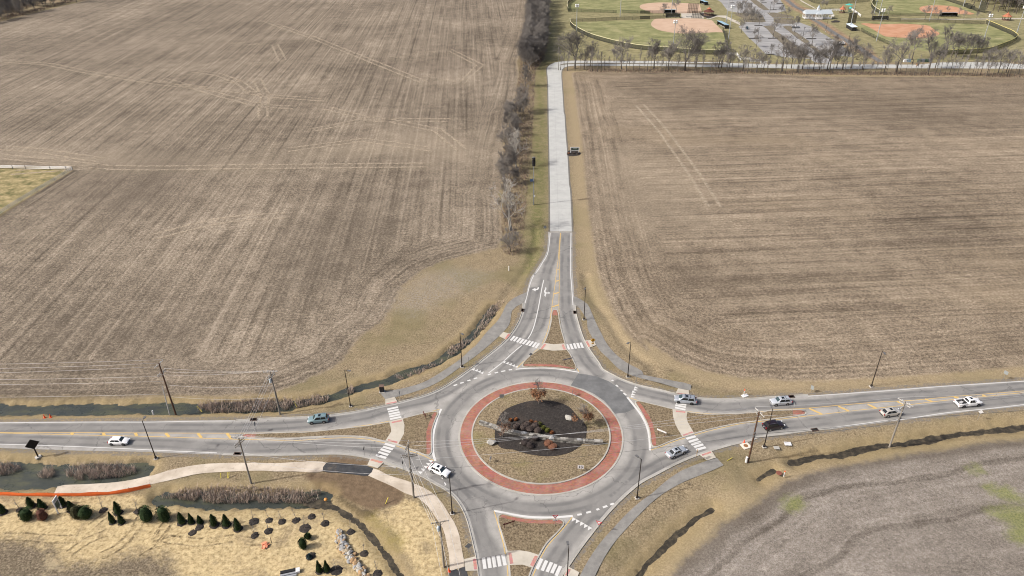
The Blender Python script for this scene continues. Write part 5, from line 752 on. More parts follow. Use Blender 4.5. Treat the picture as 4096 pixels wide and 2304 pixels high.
# ------------------------------------------------------------------ road surfaces
def asphalt_material():
    m = Mat('worn_asphalt')
    n, n2 = m.noise(0.35, 4, 0.6), m.noise(6.0, 4, 0.7)
    base = m.mix(m.ss(n, 0.3, 0.7), (0.255, 0.247, 0.230), (0.335, 0.323, 0.302))
    d = m.attr('lane')
    tr = m.math('SUBTRACT', m.math('ABSOLUTE', m.math('SUBTRACT', d, 0.95)), 0.0)
    wear = m.math('MULTIPLY', m.ss(tr, 1.15, 0.1), m.ss(m.noise(0.12, 4, 0.6), 0.25, 0.62, 0.45, 1.0))
    wear = m.math('MAXIMUM', wear, m.math('MULTIPLY', m.ss(m.math('MULTIPLY_ADD', m.math('SUBTRACT', m.noise(0.1, 3), 0.5), 2.5, d), 2.7, 0.9), 0.62))
    c = m.mix(m.math('MULTIPLY', wear, 0.92), base, (0.128, 0.126, 0.123))
    # cracks: crooked cell edges, only here and there
    wv = m.n('ShaderNodeVectorMath')
    wv.operation = 'MULTIPLY_ADD'
    nz = m.n('ShaderNodeTexNoise')
    nz.inputs['Scale'].default_value = 0.5
    nz.inputs['Detail'].default_value = 4
    m.put(nz.inputs['Vector'], m.pos)
    m.put(wv.inputs[0], nz.outputs['Color']); wv.inputs[1].default_value = (3.2, 3.2, 0); m.put(wv.inputs[2], m.pos)
    e1 = m.voro(0.105, 'DISTANCE_TO_EDGE', wv.outputs[0])
    e2 = m.voro(0.33, 'DISTANCE_TO_EDGE', wv.outputs[0])
    k1 = m.math('MULTIPLY', m.ss(e1, 0.010, 0.003), m.ss(m.noise(0.05, 2), 0.40, 0.52))
    k2 = m.math('MULTIPLY', m.ss(e2, 0.026, 0.008), m.ss(m.noise(0.07, 3), 0.57, 0.66))
    c = m.mix(m.math('MULTIPLY', m.math('MAXIMUM', k1, k2), 0.5), c, (0.085, 0.083, 0.08))
    c = m.mix(0.16, c, m.mix(n2, (0.05, 0.05, 0.05), (0.7, 0.7, 0.7)), 'OVERLAY')
    m.bump(n2, 0.15, 0.02)
    return m.done(c, 0.88, 0, 0.3)

def concrete(name, a, b, joint=4.5, jrot=0.0, stain=0.25):
    m = Mat(name)
    n = m.noise(0.25, 5, 0.6)
    c = m.mix(m.ss(n, 0.3, 0.7), a, b)
    c = m.mix(m.ss(m.noise(0.9, 5, 0.7), 0.52, 0.72, 0, stain), c, tuple(q * 0.62 for q in a))
    if joint:
        v = m.vec(m.pos, (1 / joint, 1 / joint, 1), jrot)
        sx, sy, _ = m.sep(v)
        f = m.math('MINIMUM', m.math('PINGPONG', sx, 0.5), m.math('PINGPONG', sy, 0.5))
        c = m.mix(m.ss(f, 0.014, 0.006, 0, 0.30), c, tuple(q * 0.5 for q in a))
    m.bump(m.noise(8, 3), 0.1, 0.01)
    return m.done(c, 0.85, 0, 0.3)

def paver(name, a, b, dirt):
    m = Mat(name)
    n = m.noise(0.55, 5, 0.65)
    c = m.mix(m.ss(n, 0.3, 0.72), a, b)
    br = m.voro(2.2, 'F1', m.vec(m.pos, (1, 2, 1)), 0.6, 'Color')
    c = m.mix(0.22, c, br, 'SOFT_LIGHT')
    c = m.mix(m.ss(m.noise(0.18, 5, 0.7), 0.46, 0.74, 0, 0.6), c, dirt)
    c = m.mix(m.ss(m.noise(3.0, 4, 0.7), 0.55, 0.8, 0, 0.25), c, tuple(q * 0.55 for q in a))
    return m.done(c, 0.85, 0, 0.3)

M_ASPH = asphalt_material()
M_CONC_ROAD = concrete('pale_road_concrete', (0.345, 0.350, 0.335), (0.405, 0.408, 0.390), 5.5, R(2.8), 0.35)
M_KERB = concrete('kerb_concrete', (0.295, 0.282, 0.25), (0.385, 0.368, 0.33), 0, 0, 0.3)
M_GUTTER = concrete('gutter_concrete', (0.265, 0.258, 0.24), (0.34, 0.332, 0.31), 0, 0, 0.3)
M_WALK = concrete('walk_concrete', (0.37, 0.34, 0.285), (0.455, 0.42, 0.355), 0, 0, 0.2)
M_SITEPATH = concrete('new_path_concrete', (0.38, 0.325, 0.258), (0.52, 0.46, 0.38), 0, 0, 0.55)
M_APRON = paver('red_apron_pavers', (0.232, 0.096, 0.068), (0.305, 0.140, 0.104), (0.28, 0.185, 0.155))
M_PINKPAD = paver('red_tactile_paving', (0.36, 0.155, 0.14), (0.43, 0.205, 0.18), (0.42, 0.30, 0.26))
M_WHITE = None

def paint(name, col, worn):
    m = Mat(name)
    f = m.ss(m.noise(2.5, 5, 0.75), 0.62, 0.72, 0, worn)
    return m.done(m.mix(f, m.mix(m.noise(0.7, 3), col, tuple(q * 0.85 for q in col)), (0.28, 0.27, 0.26)), 0.7, 0, 0.3)
M_WHITE = paint('white_road_paint', (0.56, 0.56, 0.545), 0.75)
M_YELLOW = paint('yellow_road_paint', (0.56, 0.385, 0.13), 0.6)

def trail():
    m = Mat('grey_trail_asphalt')
    n = m.noise(0.5, 5, 0.7)
    c = m.mix(m.ss(n, 0.3, 0.7), (0.165, 0.160, 0.150), (0.235, 0.228, 0.212))
    c = m.mix(m.ss(m.noise(0.16, 4, 0.6), 0.5, 0.7, 0, 0.35), c, (0.12, 0.12, 0.117))
    c = m.mix(m.ss(m.noise(5, 4, 0.8), 0.6, 0.8, 0, 0.4), c, (0.36, 0.34, 0.30))
    return m.done(c, 0.9, 0, 0.2)
M_TRAIL = trail()

def black_asphalt():
    m = Mat('fresh_black_asphalt')
    c = m.mix(m.ss(m.noise(0.5, 4, 0.6), 0.3, 0.7), (0.022, 0.024, 0.028), (0.048, 0.049, 0.052))
    c = m.mix(m.ss(m.noise(0.22, 5, 0.7), 0.52, 0.72, 0, 0.7), c, (0.13, 0.105, 0.075))
    return m.done(c, 0.75, 0, 0.4)
M_BLACK_ASPH = black_asphalt()
M_TRAIL_D = Mat('broken_edge_asphalt')
M_TRAIL_D = M_TRAIL_D.done(M_TRAIL_D.mix(M_TRAIL_D.noise(1.2, 5, 0.75), (0.05, 0.048, 0.044), (0.24, 0.22, 0.19)), 0.9, 0, 0.1)

CX, CY = 5.962, 117.91
APRON_R, ISLAND_R = 17.71, 15.3

def road_mesh():
    poly = ROADPOLY
    xs, ys = [p[0] for p in poly], [p[1] for p in poly]
    X, Y = np.meshgrid(np.arange(min(xs), max(xs), 0.7), np.arange(min(ys), max(ys), 0.7))
    X, Y = X.ravel(), Y.ravel()
    X = X + 0.13 * np.sin(Y * 7.1)
    keep = inside(X, Y, poly) & (seg_dist(X, Y, poly, True) > 0.35)
    X, Y = X[keep], Y[keep]
    n = len(poly)
    vs = [Vector((p[0], p[1])) for p in poly] + [Vector((a, b)) for a, b in zip(X, Y)]
    r = delaunay_2d_cdt(vs, [], [list(range(n))], 1, 1e-4)
    co = np.array([(v.x, v.y) for v in r[0]])
    lane = np.abs(np.hypot(co[:, 0] - CX, co[:, 1] - CY) - 21.6)
    for k in range(1, 10):
        lane = np.minimum(lane, seg_dist(co[:, 0], co[:, 1], catmull(D['l%d' % k], 3)))
    me = bpy.data.meshes.new('road')
    me.from_pydata([(a, b, 0.02) for a, b in co], [], [tuple(f) for f in r[2]])
    nz = sum(p.normal.z for p in list(me.polygons)[:50])
    if nz < 0: me.flip_normals()
    at = me.attributes.new('lane', 'FLOAT', 'POINT')
    at.data.foreach_set('value', lane.astype(np.float32))
    me.materials.append(M_ASPH)
    tag(mesh_obj('road', me), kind='structure')
road_mesh()

cw, ce = catmull(D['cw'], 3), catmull(D['ce'], 3)
sheet('concrete_road', cw + ce[::-1], 0.024, M_CONC_ROAD)
sheet('concrete_road', D['park_n'] + D['park_s'][::-1], 0.0205, M_CONC_ROAD)
for e, s in ((cw, -1), (ce, 1)):                       # ragged dark edge of broken asphalt beside the concrete
    mb = MB()
    strip(mb, [(0.0, 0.016), (0.6 * s, 0.016)], e)
    tag(mb.build('road_shoulder', M_TRAIL_D), kind='structure')
sheet('verge', D['park_median'], 0.10, M_GROUND)
m_ = Mat('dark_asphalt_patch')
sheet('asphalt_patch', catmull(D['patch'], 2, True), 0.026, m_.done(m_.mix(m_.ss(m_.noise(0.35, 5, 0.65), 0.3, 0.75), (0.105, 0.107, 0.108), (0.160, 0.162, 0.162)), 0.85))

# kerbs and gutters along the carriageway edge (the road is on the left of each line)
for k in ('nw_curb', 'sw_curb', 'se_curb', 'ne_curb'):
    pts = catmull(D[k], 0.8)
    mb = MB()
    strip(mb, [(-0.20, -0.05), (-0.20, 0.14), (-0.04, 0.15), (0.0, 0.12), (0.02, 0.030)], pts)
    mb.build('kerb', M_KERB)['kind'] = 'structure'
    mb = MB()
    strip(mb, [(0.02, 0.031), (0.52, 0.027)], pts)
    mb.build('gutter', M_GUTTER)['kind'] = 'structure'

def disc(name, r0, r1, z0, z1, m, n=160, dome=0.0):
    mb = MB()
    rings = [(r0 + (r1 - r0) * k / 6.0) for k in range(7)]
    vs, fs = [], []
    for r in rings:
        zz = z0 + (z1 - z0) * (r - r0) / max(1e-6, r1 - r0) + dome * (1 - (r / r1) ** 2)
        for k in range(n):
            w = 2 * math.pi * k / n
            vs.append((CX + r * math.cos(w), CY + r * math.sin(w), zz))
    for i in range(6):
        for k in range(n):
            k2 = (k + 1) % n
            fs.append((i * n + k, (i + 1) * n + k, (i + 1) * n + k2, i * n + k2))
    mb.add(vs, fs)
    return tag(mb.build(name, m), kind='structure')

def ring_kerb(r, w, z0, z1, zin):
    mb = MB()
    c = [(CX + r * math.cos(2 * math.pi * k / 180), CY + r * math.sin(2 * math.pi * k / 180)) for k in range(180)]
    strip(mb, [(0, z0), (0.02, z1), (w, z1), (w + 0.02, zin)], c, True)
    tag(mb.build('kerb', M_KERB), kind='structure')
ring_kerb(APRON_R + 0.42, 0.40, 0.02, 0.09, 0.05)
disc('apron', ISLAND_R - 0.02, APRON_R + 0.02, 0.115, 0.080, M_APRON)
ring_kerb(ISLAND_R + 0.02, 0.32, 0.10, 0.27, 0.2)

def turf(name, dark, mid, light, tint=(0.16, 0.15, 0.05), amount=0.4):
    m = Mat(name)
    f = m.noise(2.6, 5, 0.78)
    c = m.ramp(f, (0.37, dark), (0.5, mid), (0.63, light))
    c = m.mix(m.ss(m.noise(0.16, 4, 0.62), 0.5, 0.7, 0, amount), c, tint)
    m.bump(f, 0.55, 0.14)
    return m.done(c, 0.95, 0, 0.15)
M_TURF = turf('island_turf', (0.085, 0.064, 0.040), (0.190, 0.148, 0.093), (0.31, 0.252, 0.165))
M_TURF2 = turf('splitter_turf', (0.078, 0.059, 0.038), (0.168, 0.130, 0.083), (0.265, 0.215, 0.142), (0.15, 0.125, 0.07), 0.3)
disc('island_lawn', 0.01, ISLAND_R - 0.28, 0.75, 0.22, M_TURF)
m_ = Mat('black_mulch')
f_ = m_.noise(2.2, 5, 0.8)
m_.bump(f_, 0.8, 0.2)
M_MULCH = m_.done(m_.mix(m_.ss(m_.noise(0.2, 4), 0.5, 0.75, 0, 0.35), m_.ramp(f_, (0.3, (0.014, 0.012, 0.011)), (0.55, (0.040, 0.035, 0.032)), (0.8, (0.10, 0.088, 0.079))), (0.085, 0.065, 0.052)), 0.95, 0, 0.2)

def domed(name, poly, m, lift):
    """a bed lying on the island's low mound"""
    poly = ccw(catmull(poly, 0.8, True))
    c = (sum(p[0] for p in poly) / len(poly), sum(p[1] for p in poly) / len(poly))
    zz = lambda x, y: 0.75 - 0.53 * (math.hypot(x - CX, y - CY) / (ISLAND_R - 0.28)) + lift
    mb = MB()
    vs, fs = [], []
    K, n = 8, len(poly)
    for k in range(K + 1):
        for p in poly:
            t = k / K
            x, y = c[0] + (p[0] - c[0]) * (1 - t * 0.999), c[1] + (p[1] - c[1]) * (1 - t * 0.999)
            vs.append((x, y, zz(x, y)))
    vs += [(p[0], p[1], zz(*p) - lift - 0.02) for p in poly]
    for k in range(K):
        for i in range(n):
            j = (i + 1) % n
            fs.append((k * n + i, k * n + j, (k + 1) * n + j, (k + 1) * n + i))
    b = (K + 1) * n
    for i in range(n):
        j = (i + 1) % n
        fs.append((b + i, b + j, j, i))
    mb.add(vs, fs)
    return tag(mb.build(name, m), kind='structure')
def island_z(x, y): return 0.75 - 0.53 * math.hypot(x - CX, y - CY) / (ISLAND_R - 0.28)
domed('mulch_bed', D['mulch'], M_MULCH, 0.09)

# splitter islands
for k in ('n', 's', 'e', 'w'):
    isl = ccw(catmull(D[k + '_isl'], 0.7, True))
    mb = MB()
    strip(mb, [(-0.18, 0.02), (-0.16, 0.14), (0.10, 0.155), (0.12, 0.13)], isl, True)
    tag(mb.build('kerb', M_KERB), kind='structure')
    sheet('traffic_island', offset(isl, 0.10, True), 0.138, M_TURF2)
    sheet('crossing_path', D[k + '_path'], 0.160, M_WALK)
    sheet('brick_paving', D[k + '_brick'], 0.150, M_APRON)
    if k + '_cap' in D: sheet('brick_paving', D[k + '_cap'], 0.151, M_APRON)

pads = D['pads']
for i in range(0, len(pads), 4): sheet('kerb_ramp', pads[i:i + 4], 0.152 if i < 28 else 0.156, M_WALK)
reds = D['reds']
for i in range(0, len(reds), 4): sheet('tactile_paving', reds[i:i + 4], 0.166, M_PINKPAD)
sheet('footpath', catmull(D['path_nw'], 1.5, True), 0.05, M_TRAIL)
sheet('footpath', catmull(D['path_ne'], 1.5, True), 0.05, M_TRAIL)
sheet('footpath', catmull(D['path_se'], 1.5, True), 0.05, M_TRAIL)
sheet('footpath', catmull(D['path_sw'], 1.5, True), 0.05, M_SITEPATH)
sheet('footpath', catmull(D['path_sw2'], 1.5, True), 0.05, M_SITEPATH)
sheet('asphalt_patch', catmull(D['black1'], 1.0, True), 0.056, M_BLACK_ASPH)
sheet('asphalt_patch', catmull(D['black2'], 1.0, True), 0.056, M_BLACK_ASPH)

# painted markings
def ribbons(name, lines, z, m):
    mb = MB()
    for w, pts in lines:
        pts = catmull(pts, 0.8) if len(pts) > 2 else pts
        strip(mb, [(-w / 2, z), (w / 2, z)], pts)
    # strip() faces point up for a left-to-right profile
    return tag(mb.build(name, m), kind='structure')
ribbons('road_marking', LINES_WHITE, 0.0335, M_WHITE)
ribbons('road_marking', [q for q in LINES_YELLOW if q[0] < .3], 0.0345, M_YELLOW)
ribbons('road_marking', [q for q in LINES_YELLOW if q[0] >= .3], 0.0385, M_YELLOW)
mb = MB()
for x, y, nx, ny in YIELD_TRIANGLES:
    tx, ty = -ny, nx
    mb.add([(x - tx * .42 - nx * .35, y - ty * .42 - ny * .35, 0.0335), (x + tx * .42 - nx * .35, y + ty * .42 - ny * .35, 0.0335), (x + nx * .62, y + ny * .62, 0.0335)], [(0, 1, 2)])
for k, poly in ARROWS.items():
    mb.add([(p[0], p[1], 0.0335) for p in poly], [tuple(t) for t in tessellate_polygon([[Vector((p[0], p[1], 0)) for p in poly]])])
o_ = mb.build('road_marking', M_WHITE)
for p_ in o_.data.polygons:
    if p_.normal.z < 0: p_.flip()
tag(o_, kind='structure')

# storm drains let into the kerb line
for x, y, rz in DRAINS:
    mb = MB().box((x, y, 0.03), (1.5, 0.85, 0.30), rz, 0)
    mb.box((x, y, 0.165), (1.2, 0.55, 0.03), rz, 1)
    tag(mb.build('storm_drain', [plain('drain_rust', (0.07, 0.045, 0.035), 0.8), plain('drain_iron', (0.03, 0.026, 0.024), 0.7)]), 'rusty storm drain grate let into the kerb at the road edge', 'drain', 'storm drains along the kerbs')

# standing water
m_ = Mat('ditch_water')
w_ = m_.mix(m_.ss(m_.noise(0.22, 5, 0.7, m_.vec(m_.pos, (0.6, 1.6, 1))), 0.42, 0.68, 0, 0.8), (0.033, 0.039, 0.034), m_.mix(m_.noise(1.5, 3), (0.050, 0.055, 0.032), (0.090, 0.090, 0.050)))
m_.bump(m_.noise(1.2, 2), 0.06, 0.03)
M_WATER = m_.done(w_, m_.ss(m_.noise(0.22, 5, 0.7), 0.40, 0.62, 0.2, 0.7), 0, 0.35)
m_ = Mat('dark_ditch_water')
M_WATER_D = m_.done(m_.mix(m_.ss(m_.noise(0.8, 4, 0.7), 0.4, 0.7), (0.030, 0.026, 0.019), (0.085, 0.070, 0.047)), 0.55, 0, 0.25)
for i, (w, dp, pts) in enumerate(DITCHES):
    if dp < 0.45: continue
    pts = catmull(pts, 2)
    e0, e1 = unit((pts[0][0] - pts[1][0], pts[0][1] - pts[1][1])), unit((pts[-1][0] - pts[-2][0], pts[-1][1] - pts[-2][1]))
    k_ = w + 1.0
    pts = [(pts[0][0] + e0[0] * k_, pts[0][1] + e0[1] * k_)] + pts + [(pts[-1][0] + e1[0] * k_, pts[-1][1] + e1[1] * k_)]
    z = -0.74 * dp - (0.74 if i in (6, 7, 8) else 0)
    sheet('water', offset(pts, -(w + 0.7)) + offset(pts, w + 0.7)[::-1], z, M_WATER if w > 1 else M_WATER_D)
mw_ = Mat('creek_water')
M_CREEK = mw_.done(mw_.mix(mw_.noise(0.6, 4), (0.055, 0.052, 0.046), (0.21, 0.20, 0.185)), 0.6, 0, 0.5)
cpts = catmull(D['creek_w'], 3)
sheet('water', offset(cpts, -2.0) + offset(cpts, 2.0)[::-1], 0.03, M_CREEK)

# tractor tracks pressed pale into the stubble
m_ = Mat('pressed_stubble')
M_TRACK = m_.done(m_.mix(m_.noise(1.5, 4, 0.8), (0.30, 0.245, 0.18), (0.50, 0.42, 0.315)), 0.95, 0, 0.1, m_.ss(m_.noise(0.6, 5, 0.85), 0.36, 0.58, 0, 0.72))
for t in TRACKS:
    pts = catmull(t, 4)
    mb = MB()
    for o in (-2.2, 2.2):
        strip(mb, [(o - 0.7, 0.03), (o + 0.7, 0.03)], pts)
    tag(mb.build('track', M_TRACK), kind='structure')

# wheel ruts torn through the straw
m_ = Mat('rutted_earth')
M_RUT = m_.done(m_.mix(m_.noise(1.5, 4, 0.8), (0.075, 0.056, 0.034), (0.22, 0.17, 0.105)), 0.95, 0, 0.1, m_.ss(m_.noise(0.8, 5, 0.85), 0.42, 0.60, 0, 0.6))
for t in RUTS:
    pts = catmull(t, 1)
    mb = MB()
    for o, w_ in ((-0.9, .18), (0.8, .2)):
        strip(mb, [(o - w_, 0.012), (o + w_, 0.012)], pts)
    tag(mb.build('track', M_RUT), kind='structure')

# ball park grounds
def dirt(name, a, b):
    m = Mat(name)
    return m.done(m.mix(m.ss(m.noise(0.12, 4, 0.6), 0.35, 0.68), a, b), 0.95, 0, 0.1)
M_INF1 = dirt('tan_infield_dirt', (0.40, 0.285, 0.205), (0.445, 0.325, 0.24))
M_INF2 = dirt('orange_infield_dirt', (0.37, 0.195, 0.115), (0.44, 0.255, 0.165))
for k, m in (('infA', M_INF1), ('infB', M_INF1), ('infC', M_INF2), ('infD', M_INF2)):
    sheet('infield', catmull(D[k], 3, True), 0.05, m)
m_ = Mat('car_park_asphalt')
v_ = m_.vec(m_.pos, (1, 1, 1), R(14))
c_ = m_.mix(m_.ss(m_.noise(0.10, 4, 0.6, m_.vec(v_, (0.5, 2.5, 1))), 0.35, 0.66), (0.205, 0.205, 0.205), (0.31, 0.308, 0.303))
M_LOT = m_.done(c_, 0.9, 0, 0.2)
sheet('car_park', D['lot'], 0.04, M_LOT)
for k in 'ABCDEF': sheet('verge', D['lot_grass' + k], 0.12, M_GROUND)
for k in ('walkA', 'walkB', 'plazaA', 'walkC'): sheet('footpath', D[k], 0.06, M_WALK)
for k in ('mulchA', 'mulchB'): sheet('mulch_bed', D[k], 0.09, M_MULCH)

# ------------------------------------------------------------------ trees and plants
def bark(name, a, b):
    m = Mat(name)
    return m.done(m.mix(m.noise(2.0, 4, 0.7, m.objpos()), a, b), 0.95, 0, 0.1)
M_BARK = bark('grey_bark', (0.070, 0.060, 0.050), (0.155, 0.138, 0.118))
M_TWIG = bark('bare_twigs', (0.15, 0.139, 0.127), (0.27, 0.253, 0.233))
M_TWIG_DARK = bark('dark_bare_twigs', (0.125, 0.115, 0.106), (0.235, 0.219, 0.202))
M_PALE = bark('pale_bark', (0.24, 0.225, 0.20), (0.42, 0.40, 0.365))
M_RUST_LEAF = bark('rust_oak_leaves', (0.17, 0.085, 0.045), (0.30, 0.165, 0.095))
M_BROWN_LEAF = bark('brown_oak_leaves', (0.13, 0.070, 0.045), (0.24, 0.15, 0.10))

def bare_tree(seed, h, spread, trunk_frac, limbs, dens, tw, upright=0.5, leaders=1, stems=1, leaf=0):
    """trunk and branching crown of a leafless tree; returns two (three) meshes"""
    rnd = random.Random(seed)
    tk, cr, lf = MB(), MB(), MB()
    def grow(p, d, L, r, level, mb):
        n = 3 if level < 3 else 2
        pts, rad = [p.copy()], [r]
        q, dd = p.copy(), d.copy()
        for i in range(n):
            dd = (dd + Vector((rnd.uniform(-1, 1), rnd.uniform(-1, 1), rnd.uniform(-0.4, 1) * (0.9 if level < 3 else 0.4))) * (0.17 if level else 0.06)).normalized()
            q = q + dd * (L / n)
            pts.append(q.copy())
            rad.append(max(tw * 0.55, r * (1 - 0.75 * (i + 1) / n)))
        mb.tube(pts, rad, 5 if level == 0 else (4 if level == 1 else 3), cap=False)
        return pts, dd
    def branch(p, d, L, r, level):
        pts, dd = grow(p, d, L, r, level, cr)
        if leaf and level >= 2 and pts[-1].z < h * 0.62:
            for _ in range(leaf):
                c = pts[rnd.randint(1, len(pts) - 1)] + Vector((rnd.gauss(0, .18), rnd.gauss(0, .18), rnd.gauss(0, .15)))
                a = Vector((rnd.uniform(-1, 1), rnd.uniform(-1, 1), rnd.uniform(-1, 1))).normalized() * 0.10
                b = Vector((rnd.uniform(-1, 1), rnd.uniform(-1, 1), rnd.uniform(-1, 1))).normalized() * 0.07
                lf.add([c - a - b, c + a - b, c + a + b, c - a + b], [(0, 1, 2, 3)])
        if level >= 4: return
        k = max(2, int(dens[level] * rnd.uniform(0.8, 1.2)))
        for i in range(k):
            t = rnd.uniform(0.30, 1.0)
            f = t * (len(pts) - 1)
            j = min(int(f), len(pts) - 2)
            b = pts[j].lerp(pts[j + 1], f - j)
            w = rnd.uniform(0, 2 * math.pi)
            side = d.orthogonal().normalized()
            side.rotate(Matrix.Rotation(w, 3, d))
            a = rnd.uniform(0.5, 1.0)
            nd = (dd * math.cos(a) + side * math.sin(a) + Vector((0, 0, upright * 0.35))).normalized()
            branch(b, nd, L * rnd.uniform(0.42, 0.68), r * 0.42, level + 1)
    for s in range(stems):
        base = Vector((rnd.uniform(-.4, .4), rnd.uniform(-.4, .4), 0)) if stems > 1 else Vector((0, 0, 0))
        tilt = Vector((rnd.uniform(-.22, .22), rnd.uniform(-.22, .22), 1)).normalized() if stems > 1 else Vector((rnd.uniform(-.05, .05), rnd.uniform(-.05, .05), 1)).normalized()
        tr = h * 0.018 / (stems ** 0.4)
        tl = h * trunk_frac
        pts = [base, base + tilt * tl * 0.5, base + tilt * tl]
        tk.tube([pts[0] - Vector((0, 0, .15))] + pts[1:], [tr * 1.35, tr, tr * 0.85], 7, cap=False)
        # leading stems go on up, limbs leave them
        for _ in range(leaders):
            ld = (tilt + Vector((rnd.uniform(-.5, .5), rnd.uniform(-.5, .5), 0)) * (0.25 if leaders == 1 else 0.75)).normalized()
            lp, ldd = grow(pts[-1], ld, h * (1 - trunk_frac) * rnd.uniform(.78, .95), tr * 0.8 / math.sqrt(leaders), 0, cr)
            for i in range(max(3, limbs // (leaders * stems))):
                t = rnd.uniform(0.02, 0.92)
                f = t * (len(lp) - 1)
                j = min(int(f), len(lp) - 2)
                b = lp[j].lerp(lp[j + 1], f - j)
                w = rnd.uniform(0, 2 * math.pi)
                a = rnd.uniform(0.55, 1.15) * (1.1 - 0.45 * t)
                nd = Vector((math.cos(w) * math.sin(a), math.sin(w) * math.sin(a), math.cos(a) + upright * .2)).normalized()
                branch(b, nd, spread * h * rnd.uniform(0.24, 0.40) * (1.08 - 0.62 * t), tr * 0.42, 1)
    return tk, cr, lf

PROTO = {}
def tree_proto(kind, n, mats, **kw):
    PROTO[kind] = []
    for i in range(n):
        tk, cr, lf = bare_tree(hash_seed(kind) + i * 17, **kw)
        PROTO[kind].append((kw['h'], tk.mesh(kind + '_trunk', mats[0], True), cr.mesh(kind + '_crown', mats[1]), lf.mesh(kind + '_leaves', mats[2]) if kw.get('leaf') else None))
def hash_seed(s): return sum(ord(c) * (i + 3) for i, c in enumerate(s))

tree_proto('hedge', 5, (M_BARK, M_TWIG_DARK), h=12, spread=1.05, trunk_frac=0.14, limbs=20, dens=(0, 7, 6, 4), tw=0.042, upright=0.6, leaders=2)
tree_proto('row', 5, (M_BARK, M_TWIG_DARK), h=15, spread=0.95, trunk_frac=0.26, limbs=16, dens=(0, 6, 6, 4), tw=0.042, upright=0.55, leaders=2)
tree_proto('oak', 2, (M_BARK, M_TWIG_DARK), h=22, spread=1.15, trunk_frac=0.20, limbs=26, dens=(0, 8, 6, 4), tw=0.045, upright=0.5, leaders=3)
tree_proto('lot', 3, (M_BARK, M_TWIG), h=10, spread=1.05, trunk_frac=0.24, limbs=17, dens=(0, 6, 5, 4), tw=0.036, upright=0.6, leaders=2)
tree_proto('wood', 3, (M_BARK, M_TWIG_DARK), h=15, spread=0.8, trunk_frac=0.35, limbs=16, dens=(0, 6, 5, 4), tw=0.075, upright=0.5, leaders=2)
tree_proto('sapling', 4, (M_BARK, M_TWIG), h=10, spread=0.62, trunk_frac=0.34, limbs=11, dens=(0, 5, 4, 3), tw=0.036, upright=0.7)
tree_proto('sycamore', 2, (M_PALE, M_PALE), h=18, spread=0.8, trunk_frac=0.22, limbs=16, dens=(0, 5, 4, 3), tw=0.055, upright=0.6, leaders=2, stems=2)
tree_proto('ring', 3, (M_BARK, M_TWIG), h=3.2, spread=0.55, trunk_frac=0.35, limbs=7, dens=(0, 3, 2, 2), tw=0.014, upright=0.8)
tree_proto('rust', 2, (M_BARK, M_TWIG_DARK, M_RUST_LEAF), h=6.5, spread=0.95, trunk_frac=0.10, limbs=18, dens=(0, 5, 4, 3), tw=0.022, upright=0.5, leaf=5)
tree_proto('brown', 1, (M_BARK, M_TWIG_DARK, M_BROWN_LEAF), h=6.5, spread=0.85, trunk_frac=0.12, limbs=16, dens=(0, 5, 4, 3), tw=0.022, upright=0.5, leaf=3)

_r = random.Random(11)
def plant_tree(kind, name, x, y, h, label, cat='tree', group=None, wide=1.0, z=0.0, variant=None, rz=None):
    h0, tk, cr, lf = PROTO[kind][variant if variant is not None else _r.randrange(len(PROTO[kind]))]
    s = h / h0
    o = thing(name, label, cat, (x, y, z), rz if rz is not None else _r.uniform(0, 6.28), group, (s * wide, s * wide, s))
    mesh_obj('trunk', tk, o)
    mesh_obj('crown', cr, o)
    if lf: mesh_obj('leaves', lf, o)
    return o

TREE_TEXT = {
    'hedge': ('hedgerow_tree', 'bare grey tree in the dense hedgerow between the field and the pale road', 'trees in the roadside hedgerow'),
    'row': ('field_edge_tree', 'tall bare tree in the row between the stubble field and the park road', 'tall trees along the park road'),
    'sapling': ('young_tree', 'slender bare young tree among the row beside the park road', 'slender trees along the park road'),
    'lot': ('park_tree', 'bare rounded tree planted beside the ball park car park and paths', 'trees planted round the car park'),
    'wood': ('woodland_tree', 'bare tree in the grey wood behind the far ball field', 'trees of the wood beyond the ball fields'),
    'edge': ('far_hedge_tree', 'bare tree in the dark tree line at the far corner of the field', 'trees in the far tree line'),
}
SPECIAL = {
    ('sycamore', 0): 'pale twin stemmed bare tree in front of the tall siren pole',
    ('sycamore', 1): 'pale bare tree standing in the hedgerow behind the tall siren pole',
    ('oak', 0): 'large wide bare tree standing alone at the bend of the pale road',
    ('oak', 1): 'largest dark bare tree rising in front of the tan infield',
    ('scrub', 0): 'low bare bushy tree at the near end of the hedgerow',
}
_cnt = {}
for kind, x, y, h, wide in TREES:
    i = _cnt.get(kind, 0)
    _cnt[kind] = i + 1
    h = max(3.0, min(h, 22.5))
    if (kind, i) in SPECIAL:
        nm = {'sycamore': 'sycamore_tree', 'oak': 'oak_tree', 'scrub': 'scrub_tree'}[kind]
        plant_tree('hedge' if kind == 'scrub' else kind, nm, x, y, h if kind != 'scrub' else 8.5, SPECIAL[kind, i], wide=wide)
        continue
    nm, lab, grp = TREE_TEXT[kind]
    plant_tree('hedge' if kind == 'edge' else kind, nm, x, y, h, lab, group=grp, wide=wide)

